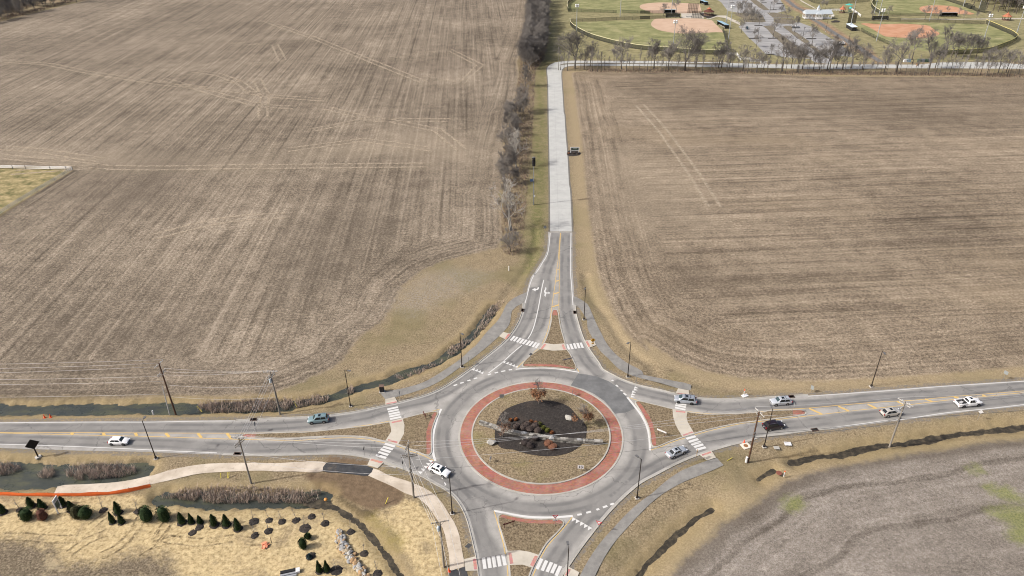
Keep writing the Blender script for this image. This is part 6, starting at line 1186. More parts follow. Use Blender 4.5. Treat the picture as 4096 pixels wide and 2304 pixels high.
def blades(name, polys, dens, h, w, mats, seed=1, z0=0.0, lean=0.35, kind='stuff', zf=None, gap=0.0):
    """upright dead stems scattered over outlines"""
    rnd = random.Random(seed)
    mb = MB()
    for poly in polys:
        xs, ys = [p[0] for p in poly], [p[1] for p in poly]
        n = int((max(xs) - min(xs)) * (max(ys) - min(ys)) * dens)
        for _ in range(n):
            x, y = rnd.uniform(min(xs), max(xs)), rnd.uniform(min(ys), max(ys))
            if gap and math.sin(x * 1.1 + 2 * math.sin(y * .9)) * math.sin(y * 1.3 + 1.5 * math.sin(x * .7)) < -1 + gap * 2: continue
            if not in_poly((x, y), poly): continue
            z = zf(x, y) if zf else z0
            hh = h * rnd.uniform(0.55, 1.15)
            a = rnd.uniform(0, 2 * math.pi)
            c, s = math.cos(a) * w / 2, math.sin(a) * w / 2
            lx, ly = rnd.gauss(0, lean) * hh, rnd.gauss(0, lean) * hh
            mi = rnd.randrange(len(mats))
            mb.add([(x - c, y - s, z), (x + c, y + s, z), (x + lx * .4 + c * .8, y + ly * .4 + s * .8, z + hh * .6), (x + lx * .4 - c * .8, y + ly * .4 - s * .8, z + hh * .6),
                    (x + lx, y + ly, z + hh * rnd.uniform(.75, 1.0))], [(0, 1, 2, 3), (3, 2, 4)], mi)
    o = mb.build(name, mats)
    return tag(o, kind=kind)
M_REED = [plain('reed_tan', (0.42, 0.335, 0.26), 0.95, var=.3, scale=0.7), plain('reed_pinkish', (0.34, 0.26, 0.22), 0.95, var=.3, scale=.7), plain('reed_grey', (0.28, 0.24, 0.205), 0.95, var=.3, scale=.7)]
M_BRUSH = [plain('brush_grey', (0.15, 0.122, 0.105), 0.95, var=.3), plain('brush_red', (0.18, 0.115, 0.092), 0.95, var=.3), plain('brush_tan', (0.21, 0.165, 0.125), 0.95, var=.3)]
REEDS = [('reed1', 1), ('reed2', 2), ('reed3', 3), ('reed4', 4), ('reed5', 5), ('reed6', 6), ('reed7', 7)]
for k, sd in REEDS:
    o = blades('reeds', [D[k]], 30 if k != 'reed2' else 20, 1.6 if k != 'reed2' else 1.3, 0.075, M_REED, sd, -0.6, gap=0.22 if k != 'reed2' else 0.34)
    o['label'] = {'reed1': 'dead tan reeds filling the ditch beside the road and wooden utility poles', 'reed2': 'dead grey reeds in the curving ditch by the footpath', 'reed3': 'small clump of dead reeds by the lamp post ditch',
                  'reed4': 'dead reddish reeds at the edge of the roadside pond', 'reed5': 'thin reed clump standing in the roadside pond', 'reed6': 'thick bed of dead reeds in the roadside pond', 'reed7': 'long bed of dead reeds along the building plot ditch'}[k]
    o['category'] = 'reeds'
o = blades('undergrowth', [D['hedge_brush']], 4.5, 1.2, 0.11, M_BRUSH, 21, 0, 0.6, gap=0.15)
tag(o, 'low reddish brown brush under the hedgerow trees', 'undergrowth')
pb = [D['fieldR'][-5], D['fieldR'][-4], D['fieldR'][-3], D['fieldR'][-2], D['fieldR'][-1]]
top = sorted([(47, 437), (95, 434), (140, 428.5), (200, 423), (255, 418), (300, 412.5)])
o = blades('undergrowth', [top + [(p[0], p[1] - 8) for p in reversed(top)]], 3.0, 1.1, 0.14, M_BRUSH, 22, 0, 0.6)
tag(o, 'low reddish brown brush under the row of trees by the park road', 'undergrowth')
tl = [(t[1], t[2]) for t in TREES if t[0] == 'edge']
tl.sort()
o = blades('undergrowth', [[(p[0] + 3, p[1] - 6) for p in tl[::6]] + [(p[0] - 2, p[1] + 40) for p in reversed(tl[::6])]], 1.0, 2.2, 0.22, M_BRUSH, 23, 0, 0.5)
tag(o, 'dark brush under the far tree line', 'undergrowth')

# evergreens on the building plot: hundreds of small sprays over an uneven body
def spray_bush(seed, h, r, shape, mats, n=520, leaf=0.13, core=True):
    rnd = random.Random(seed)
    mb = MB()
    prof = {'cone': lambda t: (1 - t) ** 0.75 * (0.55 + 0.45 * min(1, t * 6)), 'thin': lambda t: (1 - t) * (0.8 + 0.2 * min(1, t * 6)), 'round': lambda t: math.sqrt(max(0, 1 - (2 * t - 0.86) ** 2 / 1.3)) * (1 if t < .96 else .3)}[shape]
    lump = [(rnd.uniform(0, 6.28), rnd.uniform(0, 1), rnd.uniform(.10, .24)) for _ in range(9)]
    def rad(t, w):
        q = 1.0
        for a, b, s in lump:
            d = (math.cos(w - a) * .5 + .5) ** 3 * math.exp(-((t - b) / .18) ** 2)
            q += s * d
        return r * prof(t) * q * 0.92
    if core:
        rows, N = 7, 9
        vs = [(rad(i / rows * .97, 2 * math.pi * k / N) * .80 * math.cos(2 * math.pi * k / N), rad(i / rows * .97, 2 * math.pi * k / N) * .80 * math.sin(2 * math.pi * k / N), 0.06 + h * .95 * i / rows) for i in range(rows + 1) for k in range(N)]
        fs = [(i * N + k, i * N + (k + 1) % N, (i + 1) * N + (k + 1) % N, (i + 1) * N + k) for i in range(rows) for k in range(N)]
        mb.add(vs, fs, 0)
    for _ in range(n):
        t, w = rnd.random() ** 1.15 * .97, rnd.uniform(0, 6.28)
        q = rad(t, w) * rnd.uniform(.80, 1.10)
        c = Vector((q * math.cos(w), q * math.sin(w), 0.05 + h * t))
        out = Vector((math.cos(w), math.sin(w), rnd.uniform(0.1, .9))).normalized()
        tx = Vector((-math.sin(w), math.cos(w), rnd.uniform(-.3, .3))) * leaf * rnd.uniform(.5, 1)
        up = out.cross(tx.normalized()) * leaf * rnd.uniform(.6, 1.2)
        tip = out * leaf * rnd.uniform(.5, 1.3)
        mb.add([c - tx, c + tx, c + tip + up], [(0, 1, 2)], rnd.randrange(len(mats)))
    return mb
def greens(name, *cols): return [plain('%s_%d' % (name, i), c, 0.85, spec=.2, var=.3, scale=4) for i, c in enumerate(cols)]
G_DARK = greens('spruce_green', (0.020, 0.038, 0.013), (0.036, 0.060, 0.021), (0.056, 0.085, 0.031))
G_OLIVE = greens('olive_green', (0.040, 0.040, 0.018), (0.070, 0.066, 0.028), (0.090, 0.080, 0.038))
G_RED = greens('russet_twigs', (0.10, 0.045, 0.032), (0.155, 0.072, 0.050), (0.20, 0.10, 0.07))
G_BLUE = greens('blue_spruce', (0.05, 0.085, 0.095), (0.09, 0.14, 0.15))
G_ORANGE = greens('orange_foliage', (0.17, 0.068, 0.028), (0.25, 0.105, 0.042))
G_YELLOW = greens('yellow_green', (0.07, 0.075, 0.015), (0.115, 0.12, 0.03))
G_TWIG = greens('brown_shrub_twigs', (0.060, 0.046, 0.040), (0.095, 0.075, 0.066), (0.125, 0.10, 0.088))
G_DKTWIG = greens('dark_shrub_twigs', (0.038, 0.030, 0.028), (0.06, 0.048, 0.044))
G_RUST = greens('rust_ground_leaves', (0.16, 0.075, 0.045), (0.25, 0.125, 0.08))
def mulch_disc(mb, r, mi=0, h=0.16, seed=0):
    rnd = random.Random(seed)
    n = 18
    rr = [r * rnd.uniform(.86, 1.1) for _ in range(n)]
    ring = lambda q, z: [(rr[k] * q * math.cos(6.2832 * k / n), rr[k] * q * math.sin(6.2832 * k / n), z * rnd.uniform(.85, 1.1)) for k in range(n)]
    vs = ring(1, .01) + ring(.7, h * .75) + ring(.3, h)
    fs = [(i * n + k, i * n + (k + 1) % n, (i + 1) * n + (k + 1) % n, (i + 1) * n + k) for i in range(2) for k in range(n)] + [tuple(2 * n + k for k in range(n))]
    mb.add(vs, fs, mi)

EV_LABEL = ['dark cone shaped evergreen partly cut off by the frame beside the orange fence', 'small dark evergreen behind the round shrub near the orange fence', 'small dark evergreen behind the russet shrub near the orange fence', 'dark evergreen just behind the white notice board',
            'narrow dark evergreen between the white notice board and the twin round shrubs', 'round dark green shrub next to the russet shrub', 'round olive green shrub touching a darker round shrub', 'round dark green shrub touching an olive one',
            'dark evergreen standing behind two thin spiky conifers', 'thin spiky conifer, the one nearer the twin round shrubs', 'thin spiky conifer, the one nearer the empty mulch ring', 'broad green bush beside the empty mulch ring on straw', 'broad green bush, last before the row of small conifers',
            'round russet bare shrub in front of the orange fence', 'conifer leading the row of three above two bare mulch mounds', 'middle conifer of the three above two bare mulch mounds', 'thinnest conifer of the three above two bare mulch mounds', 'first conifer of the later trio on straw by the reed ditch',
            'middle conifer of the later trio on straw by the reed ditch', 'last conifer of the trio, next to the mulch rings with saplings', 'small evergreen at the near end of a dark mulch bed', 'smaller evergreen at the far end of a dark mulch bed', 'thin conifer beside the white slab', 'thinner spire conifer between the white slab and a mulch mound', 'tiny blue conifer by a white stake in a mulch ring']
for i, (k, x, y, h) in enumerate(EVERGREENS):
    shape = {'cone': 'cone', 'thin': 'thin', 'round': 'round', 'olive': 'round', 'red': 'round', 'small': 'round', 'blue': 'cone'}[k]
    mats = {'olive': G_OLIVE, 'red': G_RED, 'blue': G_BLUE}.get(k, G_DARK)
    r = {'cone': .80, 'thin': .60, 'round': 1.22, 'olive': 1.2, 'red': 1.0, 'small': .7, 'blue': .45}[k] * (0.75 if k == 'small' and h < 1.8 else 1)
    o = thing('evergreen_shrub' if k not in ('red',) else 'russet_shrub', EV_LABEL[i], 'shrub', (x, y, 0), group='shrubs planted on the building plot')
    spray_bush(40 + i, h * .92, r, shape, mats, 620 if k != 'red' else 480, .15 if k != 'red' else .11).build('foliage', mats, o)
    MB().tube([(0, 0, -.1), (0, 0, .4)], .07, 6).build('trunk', M_BARK, o)
    if k in ('cone', 'thin', 'blue'):
        mb = MB(); mulch_disc(mb, r * 1.18, 0, .14, i); mb.build('mulch', M_MULCH, o)
for i, (x, y) in enumerate(MULCH_RINGS):
    r = [.85, .95, .95, .95, .95, 1.15, .9, .95, .95, .9, 1.35, .95, 1.0, 1.0, .95, .95, 1.35, 1.05, 1.1][i]
    r *= .85
    mb = MB(); mulch_disc(mb, r, 0, .18, 60 + i)
    o = mb.build('mulch_mound', M_MULCH, None, loc=(x, y, -.02))
    tag(o, ['dark mulch mound by the round evergreen near the orange fence', 'dark mulch mound right of the twin round shrubs with a sapling', 'dark mulch mound between two broad green bushes', 'bare dark mulch mound below the conifer trio', 'bare dark mulch mound just below the thinnest conifer',
            'large mulch mound beside the last conifer of the row', 'mulch mound second along the sapling row', 'mulch mound third along the sapling row', 'mulch mound fourth along the sapling row', 'mulch mound farthest back beside the muddy ditch end', 'large dark mulch mound above the two evergreen bed', 'mulch mound in front of the sapling row by disturbed soil',
            'mulch mound next to the orange heap', 'mulch mound by the muddy bank above the boulders', 'mulch mound between the boulder row and the muddy creek', 'mulch mound farther down between boulders and creek', 'large mulch mound next to the spire conifers', 'mulch mound at the lower end by the creek', 'mulch mound holding the tiny blue conifer'][i], 'mulch mound', 'mulch mounds on the building plot')
    if i not in (3, 4, 18):
        plant_tree('ring', 'sapling', x, y, [3.0, 3.4, 3.2][i % 3], tuple(['thin bare sapling standing in a mulch mound on the building plot'])[0], group='staked saplings in mulch mounds', z=.1)

# planting on the central island
SH = {'brown': ('bare_shrub', G_TWIG, 1.0, 1.05, 'round bare brown shrub massed behind the stone wall', 'bare brown shrubs behind the stone wall'), 'orange': ('orange_shrub', G_ORANGE, .46, .5, None, 'small orange shrubs on the mulch'), 'green': ('green_shrub', G_YELLOW, .58, .72, None, 'small green shrubs on the mulch'),
      'dark': ('dark_shrub', G_DKTWIG, 1.0, .95, 'low dark bare shrub in front of the stone wall', 'dark shrubs before the stone wall'), 'rust': ('rust_shrub', G_RUST, 1.0, .6, 'low rusty leafed shrub in front of the stone wall', 'rusty shrubs before the stone wall')}
OL = iter(['orange shrub at the far end of the brown shrub mass', 'orange shrub behind the first brown shrubs', 'orange shrub behind the middle of the brown shrubs', 'orange shrub next to the green shrubs', 'lone orange shrub past the green shrubs by the wall'])
GL = iter(['green shrub nearest the brown shrubs', 'middle one of three small green shrubs', 'green shrub nearest the lone orange one'])
for i, (k, x, y) in enumerate(SHRUBS):
    nm, mats, r, h, lab, grp = SH[k]
    lab = lab or next(OL if k == 'orange' else GL)
    o = spray_bush(90 + i, h, r, 'round', mats, 420, .09).build(nm, mats, None, loc=(x, y, island_z(x, y) + .08))
    tag(o, lab, 'shrub', grp)
for i, (x, y, h) in enumerate(OAKS):
    plant_tree('brown' if i == 2 else 'rust', 'island_oak', x, y, h, ['upright young oak with rust leaves at the far edge of the mulch', 'young oak with rust leaves beside the white boulder', 'dark young oak behind the end of the stone wall'][i], z=island_z(x, y), variant=0 if i == 2 else i)

# ------------------------------------------------------------------ vehicles
def car_paint(name, col, metal=0.0, rough=0.28):
    m = Mat(name)
    m.bsdf.inputs['Coat Weight'].default_value = 0.6
    m.bsdf.inputs['Coat Roughness'].default_value = 0.08
    f = m.noise(1.4, 3, 0.6, m.objpos())
    x, y, z = m.sep(m.objpos())
    grime = m.math('MULTIPLY', m.ss(z, 0.65, 0.25), m.ss(m.noise(3, 4, 0.7, m.objpos()), 0.3, 0.7))
    c = m.mix(m.math('MULTIPLY', grime, 0.45), m.mix(f, col, tuple(q * 0.93 for q in col)), (0.20, 0.18, 0.155))
    return m.done(c, rough, metal, 0.5)
M_GLASS = plain('tinted_glass', (0.012, 0.016, 0.018), 0.06, 0, 0.6, 0.05)
M_GLASS_L = plain('windscreen_glass', (0.030, 0.050, 0.055), 0.05, 0, 0.6, 0.1)
M_TYRE = plain('tyre_rubber', (0.016, 0.016, 0.016), 0.85)
M_RIM = plain('alloy_rim', (0.42, 0.42, 0.42), 0.35, 0.8)
M_RIM_D = plain('dark_rim', (0.07, 0.07, 0.075), 0.4, 0.6)
M_TRIM = plain('black_trim', (0.018, 0.018, 0.019), 0.6)
M_LAMP = plain('lamp_glass', (0.62, 0.64, 0.66), 0.12, 0.1)
M_TAIL = plain('tail_lamp_red', (0.30, 0.012, 0.012), 0.2)
M_CHROME = plain('bright_metal', (0.55, 0.55, 0.55), 0.25, 0.9)

SPECS = {   # length, width, wheelbase, bonnet z, belt z, roof z, windscreen base/top, rear glass top/base (from the middle of the wheelbase)
    'sedan':     dict(L=4.85, W=1.82, wb=2.76, hood=.93, belt=.98, roof=1.45, ws=(.98, .28), rg=(-.98, -1.72), deck=1.04, ov=.98),
    'crossover': dict(L=4.75, W=1.86, wb=2.72, hood=1.06, belt=1.10, roof=1.66, ws=(1.05, .40), rg=(-1.45, -2.12), deck=1.12, ov=.98),
    'suv':       dict(L=4.75, W=1.92, wb=2.70, hood=1.10, belt=1.14, roof=1.74, ws=(1.05, .45), rg=(-1.88, -2.16), deck=1.14, ov=.96),
    'minivan':   dict(L=5.10, W=1.98, wb=3.00, hood=1.06, belt=1.10, roof=1.74, ws=(1.48, .68), rg=(-2.02, -2.36), deck=1.10, ov=1.0),
    'hatch':     dict(L=4.26, W=1.79, wb=2.64, hood=.95, belt=.99, roof=1.45, ws=(1.02, .42), rg=(-1.42, -1.90), deck=1.0, ov=.86),
    'pickup':    dict(L=5.90, W=2.03, wb=3.66, hood=1.20, belt=1.24, roof=1.92, ws=(1.30, .72), rg=(-.62, -.80), deck=1.2, ov=.98),
}
def vehicle(name, kind, label, cat, x, y, rz, paint, rims=M_RIM, roof_paint=None, sunroof=True, rails=None, tint=True, group=None, z=0.025):
    S = SPECS[kind]
    o = thing(name, label, cat, (x, y, z), rz, group)
    hw, wb = S['W'] / 2, S['wb']
    xf = wb / 2 + S['ov']
    xr = xf - S['L']
    pick = kind == 'pickup'
    cabr = S['rg'][1] - .12
    # lower body: rounded sections from tail to nose
    st = [(xr, .80, .42, S['deck'] - .16), (xr + .10, .93, .30, S['deck'] - .02), (xr + .55, .985, .22, S['deck']), (-wb / 2 + .45, 1.0, .20, S['belt']), (0, 1.0, .19, S['belt']), (S['ws'][0] - .25, 1.0, .19, S['belt']),
          (S['ws'][0] + .1, .99, .20, S['hood'] + .03), (wb / 2 + .1, .975, .22, S['hood'] - .02), (xf - .40, .93, .24, S['hood'] - .10), (xf - .10, .82, .30, S['hood'] - .24), (xf, .70, .40, S['hood'] - .38)]
    if pick: st = [(cabr, 1.0, .30, S['belt'])] + [q for q in st if q[0] > cabr + .15]
    mb = MB()
    vs, fs = [], []
    for px_, w, zb, zt in st:
        w *= hw
        hgt_ = zt - zb
        sec = [(w * .84, zb), (w * .97, zb + hgt_ * .16), (w, zb + hgt_ * .45), (w * .985, zb + hgt_ * .72), (w * .93, zt - .05), (w * .80, zt), (w * .40, zt + .025)]
        ring = sec + [(-a, b) for a, b in reversed(sec)]
        vs += [(px_, a, b) for a, b in ring]
    n = 14
    for i in range(len(st) - 1):
        for k in range(n):
            k2 = (k + 1) % n
            fs.append((i * n + k, i * n + k2, (i + 1) * n + k2, (i + 1) * n + k))
    fs += [tuple(range(n - 1, -1, -1)), tuple((len(st) - 1) * n + k for k in range(n))]
    mb.add(vs, fs)
    if pick:      # open load bed: floor, two sides, headboard, tailgate
        bl = cabr - .06 - xr
        bx = (cabr - .06 + xr) / 2
        mb.box((bx, 0, .62), (bl, S['W'] * .98, .44))
        for s in (-1, 1): mb.box((bx, s * (hw - .09), 1.045), (bl, .16, .41))
        mb.box((xr + .05, 0, 1.045), (.10, S['W'] - .34, .41))
    b = mb.build('body', paint, o, smooth=False)
    bev = b.modifiers.new('soft', 'BEVEL')
    bev.width, bev.segments, bev.limit_method, bev.angle_limit = .035, 2, 'ANGLE', R(28)
    b.data.polygons.foreach_set('use_smooth', [True] * len(b.data.polygons))
    if pick:
        mb = MB().box(((cabr + xr) / 2, 0, .85), (cabr - xr - .20, S['W'] - .34, .03))
        mb.box((cabr - .12, 0, 1.05), (.04, S['W'] - .36, .42))
        mb.build('bed_liner', M_TRIM, o)
        MB().box((cabr - .9, .1, .93), (.8, .55, .14), .4).box((cabr - 1.3, -.2, .92), (.5, .3, .12), -.3).build('load', plain('grey_cargo', (.4, .4, .4), .7), o)
    # cabin with pillars and roof
    (w0, w1), (r1, r0) = S['ws'], S['rg']
    bt, rf = S['belt'], S['roof']
    yb, yr = hw * .90, hw * .70
    mb = MB()
    low = [(w0, yb * .93), (w0 - .25, yb), (r0 + .25, yb), (r0, yb * .90)]
    hi = [(w1, yr * .93), (w1 - .22, yr), (r1 + .20, yr), (r1, yr * .92)]
    L_ = low + [(a, -c) for a, c in reversed(low)]
    H_ = hi + [(a, -c) for a, c in reversed(hi)]
    vs = [(a, c, bt - .04) for a, c in L_] + [(a, c, rf - .03) for a, c in H_] + [(a * .93 + (w1 + r1) / 2 * .07, c * .80, rf) for a, c in H_]
    fs = [(i, (i + 1) % 8, 8 + (i + 1) % 8, 8 + i) for i in range(8)] + [(8 + i, 8 + (i + 1) % 8, 16 + (i + 1) % 8, 16 + i) for i in range(8)] + [tuple(range(16, 24))]
    fs = [tuple(reversed(f)) for f in fs]
    mb.add(vs, fs)
    c = mb.build('cabin', roof_paint or paint, o)
    bev = c.modifiers.new('soft', 'BEVEL')
    bev.width, bev.segments = .03, 2
    c.data.polygons.foreach_set('use_smooth', [True] * len(c.data.polygons))
    def pane(nm, p00, p10, p11, p01, m, inset=(.07, .10)):
        P = [Vector(q) for q in (p00, p10, p11, p01)]
        cc = sum(P, Vector()) / 4
        nrm = (P[1] - P[0]).cross(P[3] - P[0]).normalized()
        if nrm.dot(cc - Vector((cc.x * .4, 0, (bt + rf) / 2 - .4))) < 0: nrm = -nrm
        def lerp2(u, v): return (P[0] * (1 - u) + P[1] * u) * (1 - v) + (P[3] * (1 - u) + P[2] * u) * v
        a, d = inset
        q = [lerp2(a, d), lerp2(1 - a, d), lerp2(1 - a, 1 - d), lerp2(a, 1 - d)]
        v = [k + nrm * .022 for k in q] + [k - nrm * .01 for k in q]
        MB().add(v, [(0, 1, 2, 3), (0, 4, 5, 1), (1, 5, 6, 2), (2, 6, 7, 3), (3, 7, 4, 0)]).build(nm, m, o)
    pane('windscreen', (w0, yb * .93, bt - .02), (w0, -yb * .93, bt - .02), (w1, -yr * .93, rf - .03), (w1, yr * .93, rf - .03), M_GLASS_L, (.05, .06))
    pane('rear_window', (r0, yb * .90, bt), (r0, -yb * .90, bt), (r1, -yr * .92, rf - .03), (r1, yr * .92, rf - .03), M_GLASS, (.08, .12))
    for s in (-1, 1):
        a0, a1, b0, b1 = r0 + .27, w0 - .27, r1 + .20, w1 - .22
        split = (a0 + a1) / 2 - .05
        sr = (b0 + b1) / 2 - .02
        pane('side_window', (split + .02, s * yb, bt), (a1, s * yb, bt), (b1, s * yr, rf - .03), (sr + .02, s * yr, rf - .03), M_GLASS, (.03, .07))
        if not pick or True:
            pane('side_window', (a0, s * yb, bt), (split - .02, s * yb, bt), (sr - .02, s * yr, rf - .03), (b0, s * yr, rf - .03), M_GLASS, (.03, .07))
        MB().box((w0 - .28, s * (hw + .09), bt + .10), (.16, .20, .14)).build('mirror', paint, o)
    if sunroof:
        MB().box(((w1 * .62 + r1 * .38), 0, rf + .006), (.55, yr * 1.05, .02)).build('sunroof', M_GLASS, o)
    if rails == 'bars':
        for xx in (.22, .62): MB().tube([(w1 * (1 - xx) + r1 * xx, -yr * .88, rf + .09), (w1 * (1 - xx) + r1 * xx, yr * .88, rf + .09)], .035, 6).build('roof_bar', M_TRIM, o)
    if rails:
        for s in (-1, 1): MB().tube([(w1 - .25, s * yr * .86, rf + .0), (w1 - .40, s * yr * .86, rf + .07), (r1 + .35, s * yr * .86, rf + .07), (r1 + .2, s * yr * .86, rf)], .025, 5).build('roof_rail', M_TRIM if rails == 'bars' else M_CHROME, o)
    # wheels in dark arches
    wr = .345 if kind in ('sedan', 'hatch') else .38
    if pick: wr = .41
    for xx in (-wb / 2, wb / 2):
        for s in (-1, 1):
            t = MB().lathe([(wr * .62, -.11), (wr * .94, -.115), (wr, -.075), (wr, .075), (wr * .94, .115), (wr * .62, .11)], 20, (0, 0, 0), 0, 'Y').build('wheel', M_TYRE, o, True, loc=(xx, s * (hw - .10), wr))
            rm = MB().lathe([(wr * .10, .0), (wr * .64, -.02 * 1)], 14, (0, s * .125, 0), 0, 'Y')
            for k in range(5):
                a = 2 * math.pi * k / 5
                rm.box((math.cos(a) * wr * .34, s * .128, math.sin(a) * wr * .34), (wr * .16, .02, wr * .16), 0, 1, Matrix.Rotation(a, 3, 'Y'))
            rm.build('rim', [rims, M_TRIM], t)
        for s in (-1, 1):
            ar = MB()
            ar.lathe([(wr * 1.0, -.008), (wr * 1.17, -.008), (wr * 1.17, .008), (wr * 1.0, .008)], 22, (xx, s * (hw - .006), wr + .01), 0, 'Y')
            ar.build('wheel_arch', M_TRIM, o)
    zl = S['hood'] - .22
    for s in (-1, 1):
        MB().box((xf - .16, s * hw * .66, zl), (.26, .36, .13), -s * .38).build('headlight', M_LAMP, o)
        MB().box((xr + .06, s * hw * .80, S['deck'] - .18), (.14, .24, .20 if kind in ('sedan',) else .34), s * .25).build('tail_light', M_TAIL, o)
    MB().box((xf - .05, 0, S['hood'] - .40), (.12, S['W'] * .52, .18)).build('grille', M_TRIM, o)
    MB().box((xr + .02, 0, .52), (.10, S['W'] * .74, .16)).build('rear_bumper', M_TRIM if kind != 'sedan' else paint, o)
    MB().box((xr - .012, 0, .82), (.02, .32, .12)).build('number_plate', plain('plate_white', (.6, .6, .62), .5), o)
    return o

PAINT = dict(minivan=car_paint('silver_blue_paint', (0.36, 0.39, 0.43), .35), suv_rack=car_paint('silver_paint', (0.50, 0.53, 0.56), .3), suv_maroon=car_paint('dark_maroon_paint', (0.016, 0.007, 0.010), .2),
             sedan=car_paint('pale_silver_paint', (0.46, 0.49, 0.52), .35), crossover=car_paint('champagne_paint', (0.50, 0.475, 0.43), .3), pickup=car_paint('white_truck_paint', (0.74, 0.74, 0.74)), suv_white=car_paint('white_paint', (0.74, 0.745, 0.75)),
             suv_blue=car_paint('pale_blue_paint', (0.18, 0.265, 0.285), .15), hatch=car_paint('bright_white_paint', (0.76, 0.765, 0.77)))
VEH = dict(minivan=('minivan', 'minivan', 'silver minivan with roof bars driving over a zebra crossing', 'minivan'), suv_rack=('parked_suv', 'suv', 'silver white suv with roof rack approaching the roundabout', 'suv'), suv_maroon=('dark_suv', 'suv', 'dark maroon suv driving past the wooden utility pole', 'suv'),
           sedan=('sedan_car', 'sedan', 'pale silver sedan leaving the roundabout toward a zebra crossing', 'car'), crossover=('crossover_car', 'crossover', 'champagne crossover driving behind the white pickup', 'car'), pickup=('pickup_truck', 'pickup', 'white pickup truck with black open bed on the main road', 'pickup'),
           suv_white=('white_suv', 'crossover', 'white suv with sunroof entering the roundabout over yield marks', 'suv'), suv_blue=('blue_suv', 'suv', 'pale blue suv leaving the roundabout near the reeds', 'suv'), hatch=('hatchback_car', 'hatch', 'small white hatchback driving toward the roundabout', 'car'))
for k, rx, ry, fx, fy in CARS:
    nm, kind, lab, cat = VEH[k]
    if nm == 'parked_suv': nm = 'suv'
    d = unit((fx - rx, fy - ry))
    hw = SPECS[kind]['W'] / 2
    nrm = (-d[1], d[0])
    if nrm[1] < 0: nrm = (-nrm[0], -nrm[1])
    cx, cy = (rx + fx) / 2 + nrm[0] * (hw - .12), (ry + fy) / 2 + nrm[1] * (hw - .12)
    vehicle(nm, kind, lab, cat, cx, cy, math.atan2(d[1], d[0]), PAINT[k], rims=M_RIM_D if k in ('minivan', 'pickup', 'hatch') else M_RIM, sunroof=k not in ('hatch', 'suv_maroon'),
            rails={'minivan': 'bars', 'suv_rack': 'bars', 'suv_blue': 'chrome', 'suv_maroon': 'chrome'}.get(k), group='vehicles on the main road', roof_paint=None)
vehicle('parked_car', 'crossover', 'small dark car parked alone in the ball park car park', 'car', LOT_CAR[0], LOT_CAR[1] + 2.2, R(-100), car_paint('dark_blue_paint', (.02, .035, .05), .2), group='vehicles in the car park', z=.045)
vehicle('work_truck', 'pickup', 'white and dark pickup standing by the covered bridge', 'pickup', LOT_TRUCK[0], LOT_TRUCK[1] + 1, R(-3), car_paint('two_tone_paint', (.16, .17, .18), .2), roof_paint=PAINT['pickup'], group='vehicles in the car park', z=.045)
# flat trailer loaded with white sheeted machinery
o = thing('loaded_trailer', 'low trailer piled with white sheeted machinery at the car park edge', 'trailer', (LOT_PILE[0], LOT_PILE[1], .05), R(25))
MB().box((0, 0, .55), (6.5, 2.3, .18)).build('deck', plain('trailer_deck', (.06, .055, .05), .8), o)
for s in (-1, 1):
    for xx in (-.9, .3): MB().lathe([(.2, -.1), (.38, -.1), (.38, .1), (.2, .1)], 14, (0, 0, 0), 0, 'Y').build('wheel', M_TYRE, o, loc=(xx, s * 1.1, .38))
mb = MB()
for i, (a, b, c, d, e, f, g_) in enumerate([(-1.8, 0, 1.2, 1.6, 1.7, 1.2, .2), (.2, .2, 1.5, 1.5, 1.5, 1.8, -.3), (1.9, -.1, 1.1, 1.4, 1.8, 1.0, .5), (.4, -.4, 2.5, .7, .9, .6, .9), (-.6, .3, 2.2, 1.0, .5, .5, -.6), (2.1, .3, 1.9, .5, .5, .8, .2)]): mb.box((a, b, c), (d, e, f), g_, 0, Matrix.Rotation(g_ * .5, 3, 'X'))
b = mb.build('machinery', plain('white_sheeting', (.62, .62, .61), .6), o)
bev = b.modifiers.new('soft', 'BEVEL'); bev.width, bev.segments = .12, 2

# ------------------------------------------------------------------ lamps, utility poles, wires
M_BRONZE = plain('dark_bronze_metal', (0.022, 0.016, 0.013), 0.5, 0.3)
M_FOOT = plain('footing_concrete', (0.42, 0.40, 0.36), 0.9)
M_ALU = plain('lamp_head_grey', (0.13, 0.13, 0.13), 0.5, 0.3)
LAMP_TEXT = ['lamp post beside the white hatchback on the verge', 'lamp post on the verge near the pale blue suv and ditch', 'lamp post between the footpath and the kerb by the long reed ditch', 'lamp post beside the two lane approach with painted arrows', 'lamp post by the path behind the dark asphalt patch',
             'lamp post on the verge far along the main road beside the big field', 'lamp post standing beside the curved grey footpath near the pale sedan', 'lamp post in front of the dark maroon suv', 'lamp post beside the white suv at the roundabout kerb', 'lamp post whose head shows at the bottom crossing']
for i, (x, y) in enumerate(LIGHT_POLES):
    o = thing('street_lamp', LAMP_TEXT[i], 'street lamp', (x, y, 0), 0, 'lamp posts round the roundabout')
    a = math.atan2(CY - y, CX - x)
    if i in (0, 5, 7): a = math.pi / 2 if i != 5 else -math.pi / 2
    ax, ay = math.cos(a), math.sin(a)
    MB().box((0, 0, .07), (.75, .75, .18), .2).build('footing', M_FOOT, o)
    MB().lathe([(.26, .16), (.26, .55), (.20, .66), (.13, .72)], 12).build('base', M_BRONZE, o)
    MB().tube([(0, 0, .6), (0, 0, 5), (0, 0, 10.5)], [.115, .098, .075], 10).build('pole', M_BRONZE, o)
    MB().tube([(0, 0, 10.35), (ax * .35, ay * .35, 10.5), (ax * .75, ay * .75, 10.55)], .04, 6).build('arm', M_BRONZE, o)
    MB().box((ax * 1.05, ay * 1.05, 10.56), (.75, .42, .14), a).build('lamp_head', M_ALU, o)

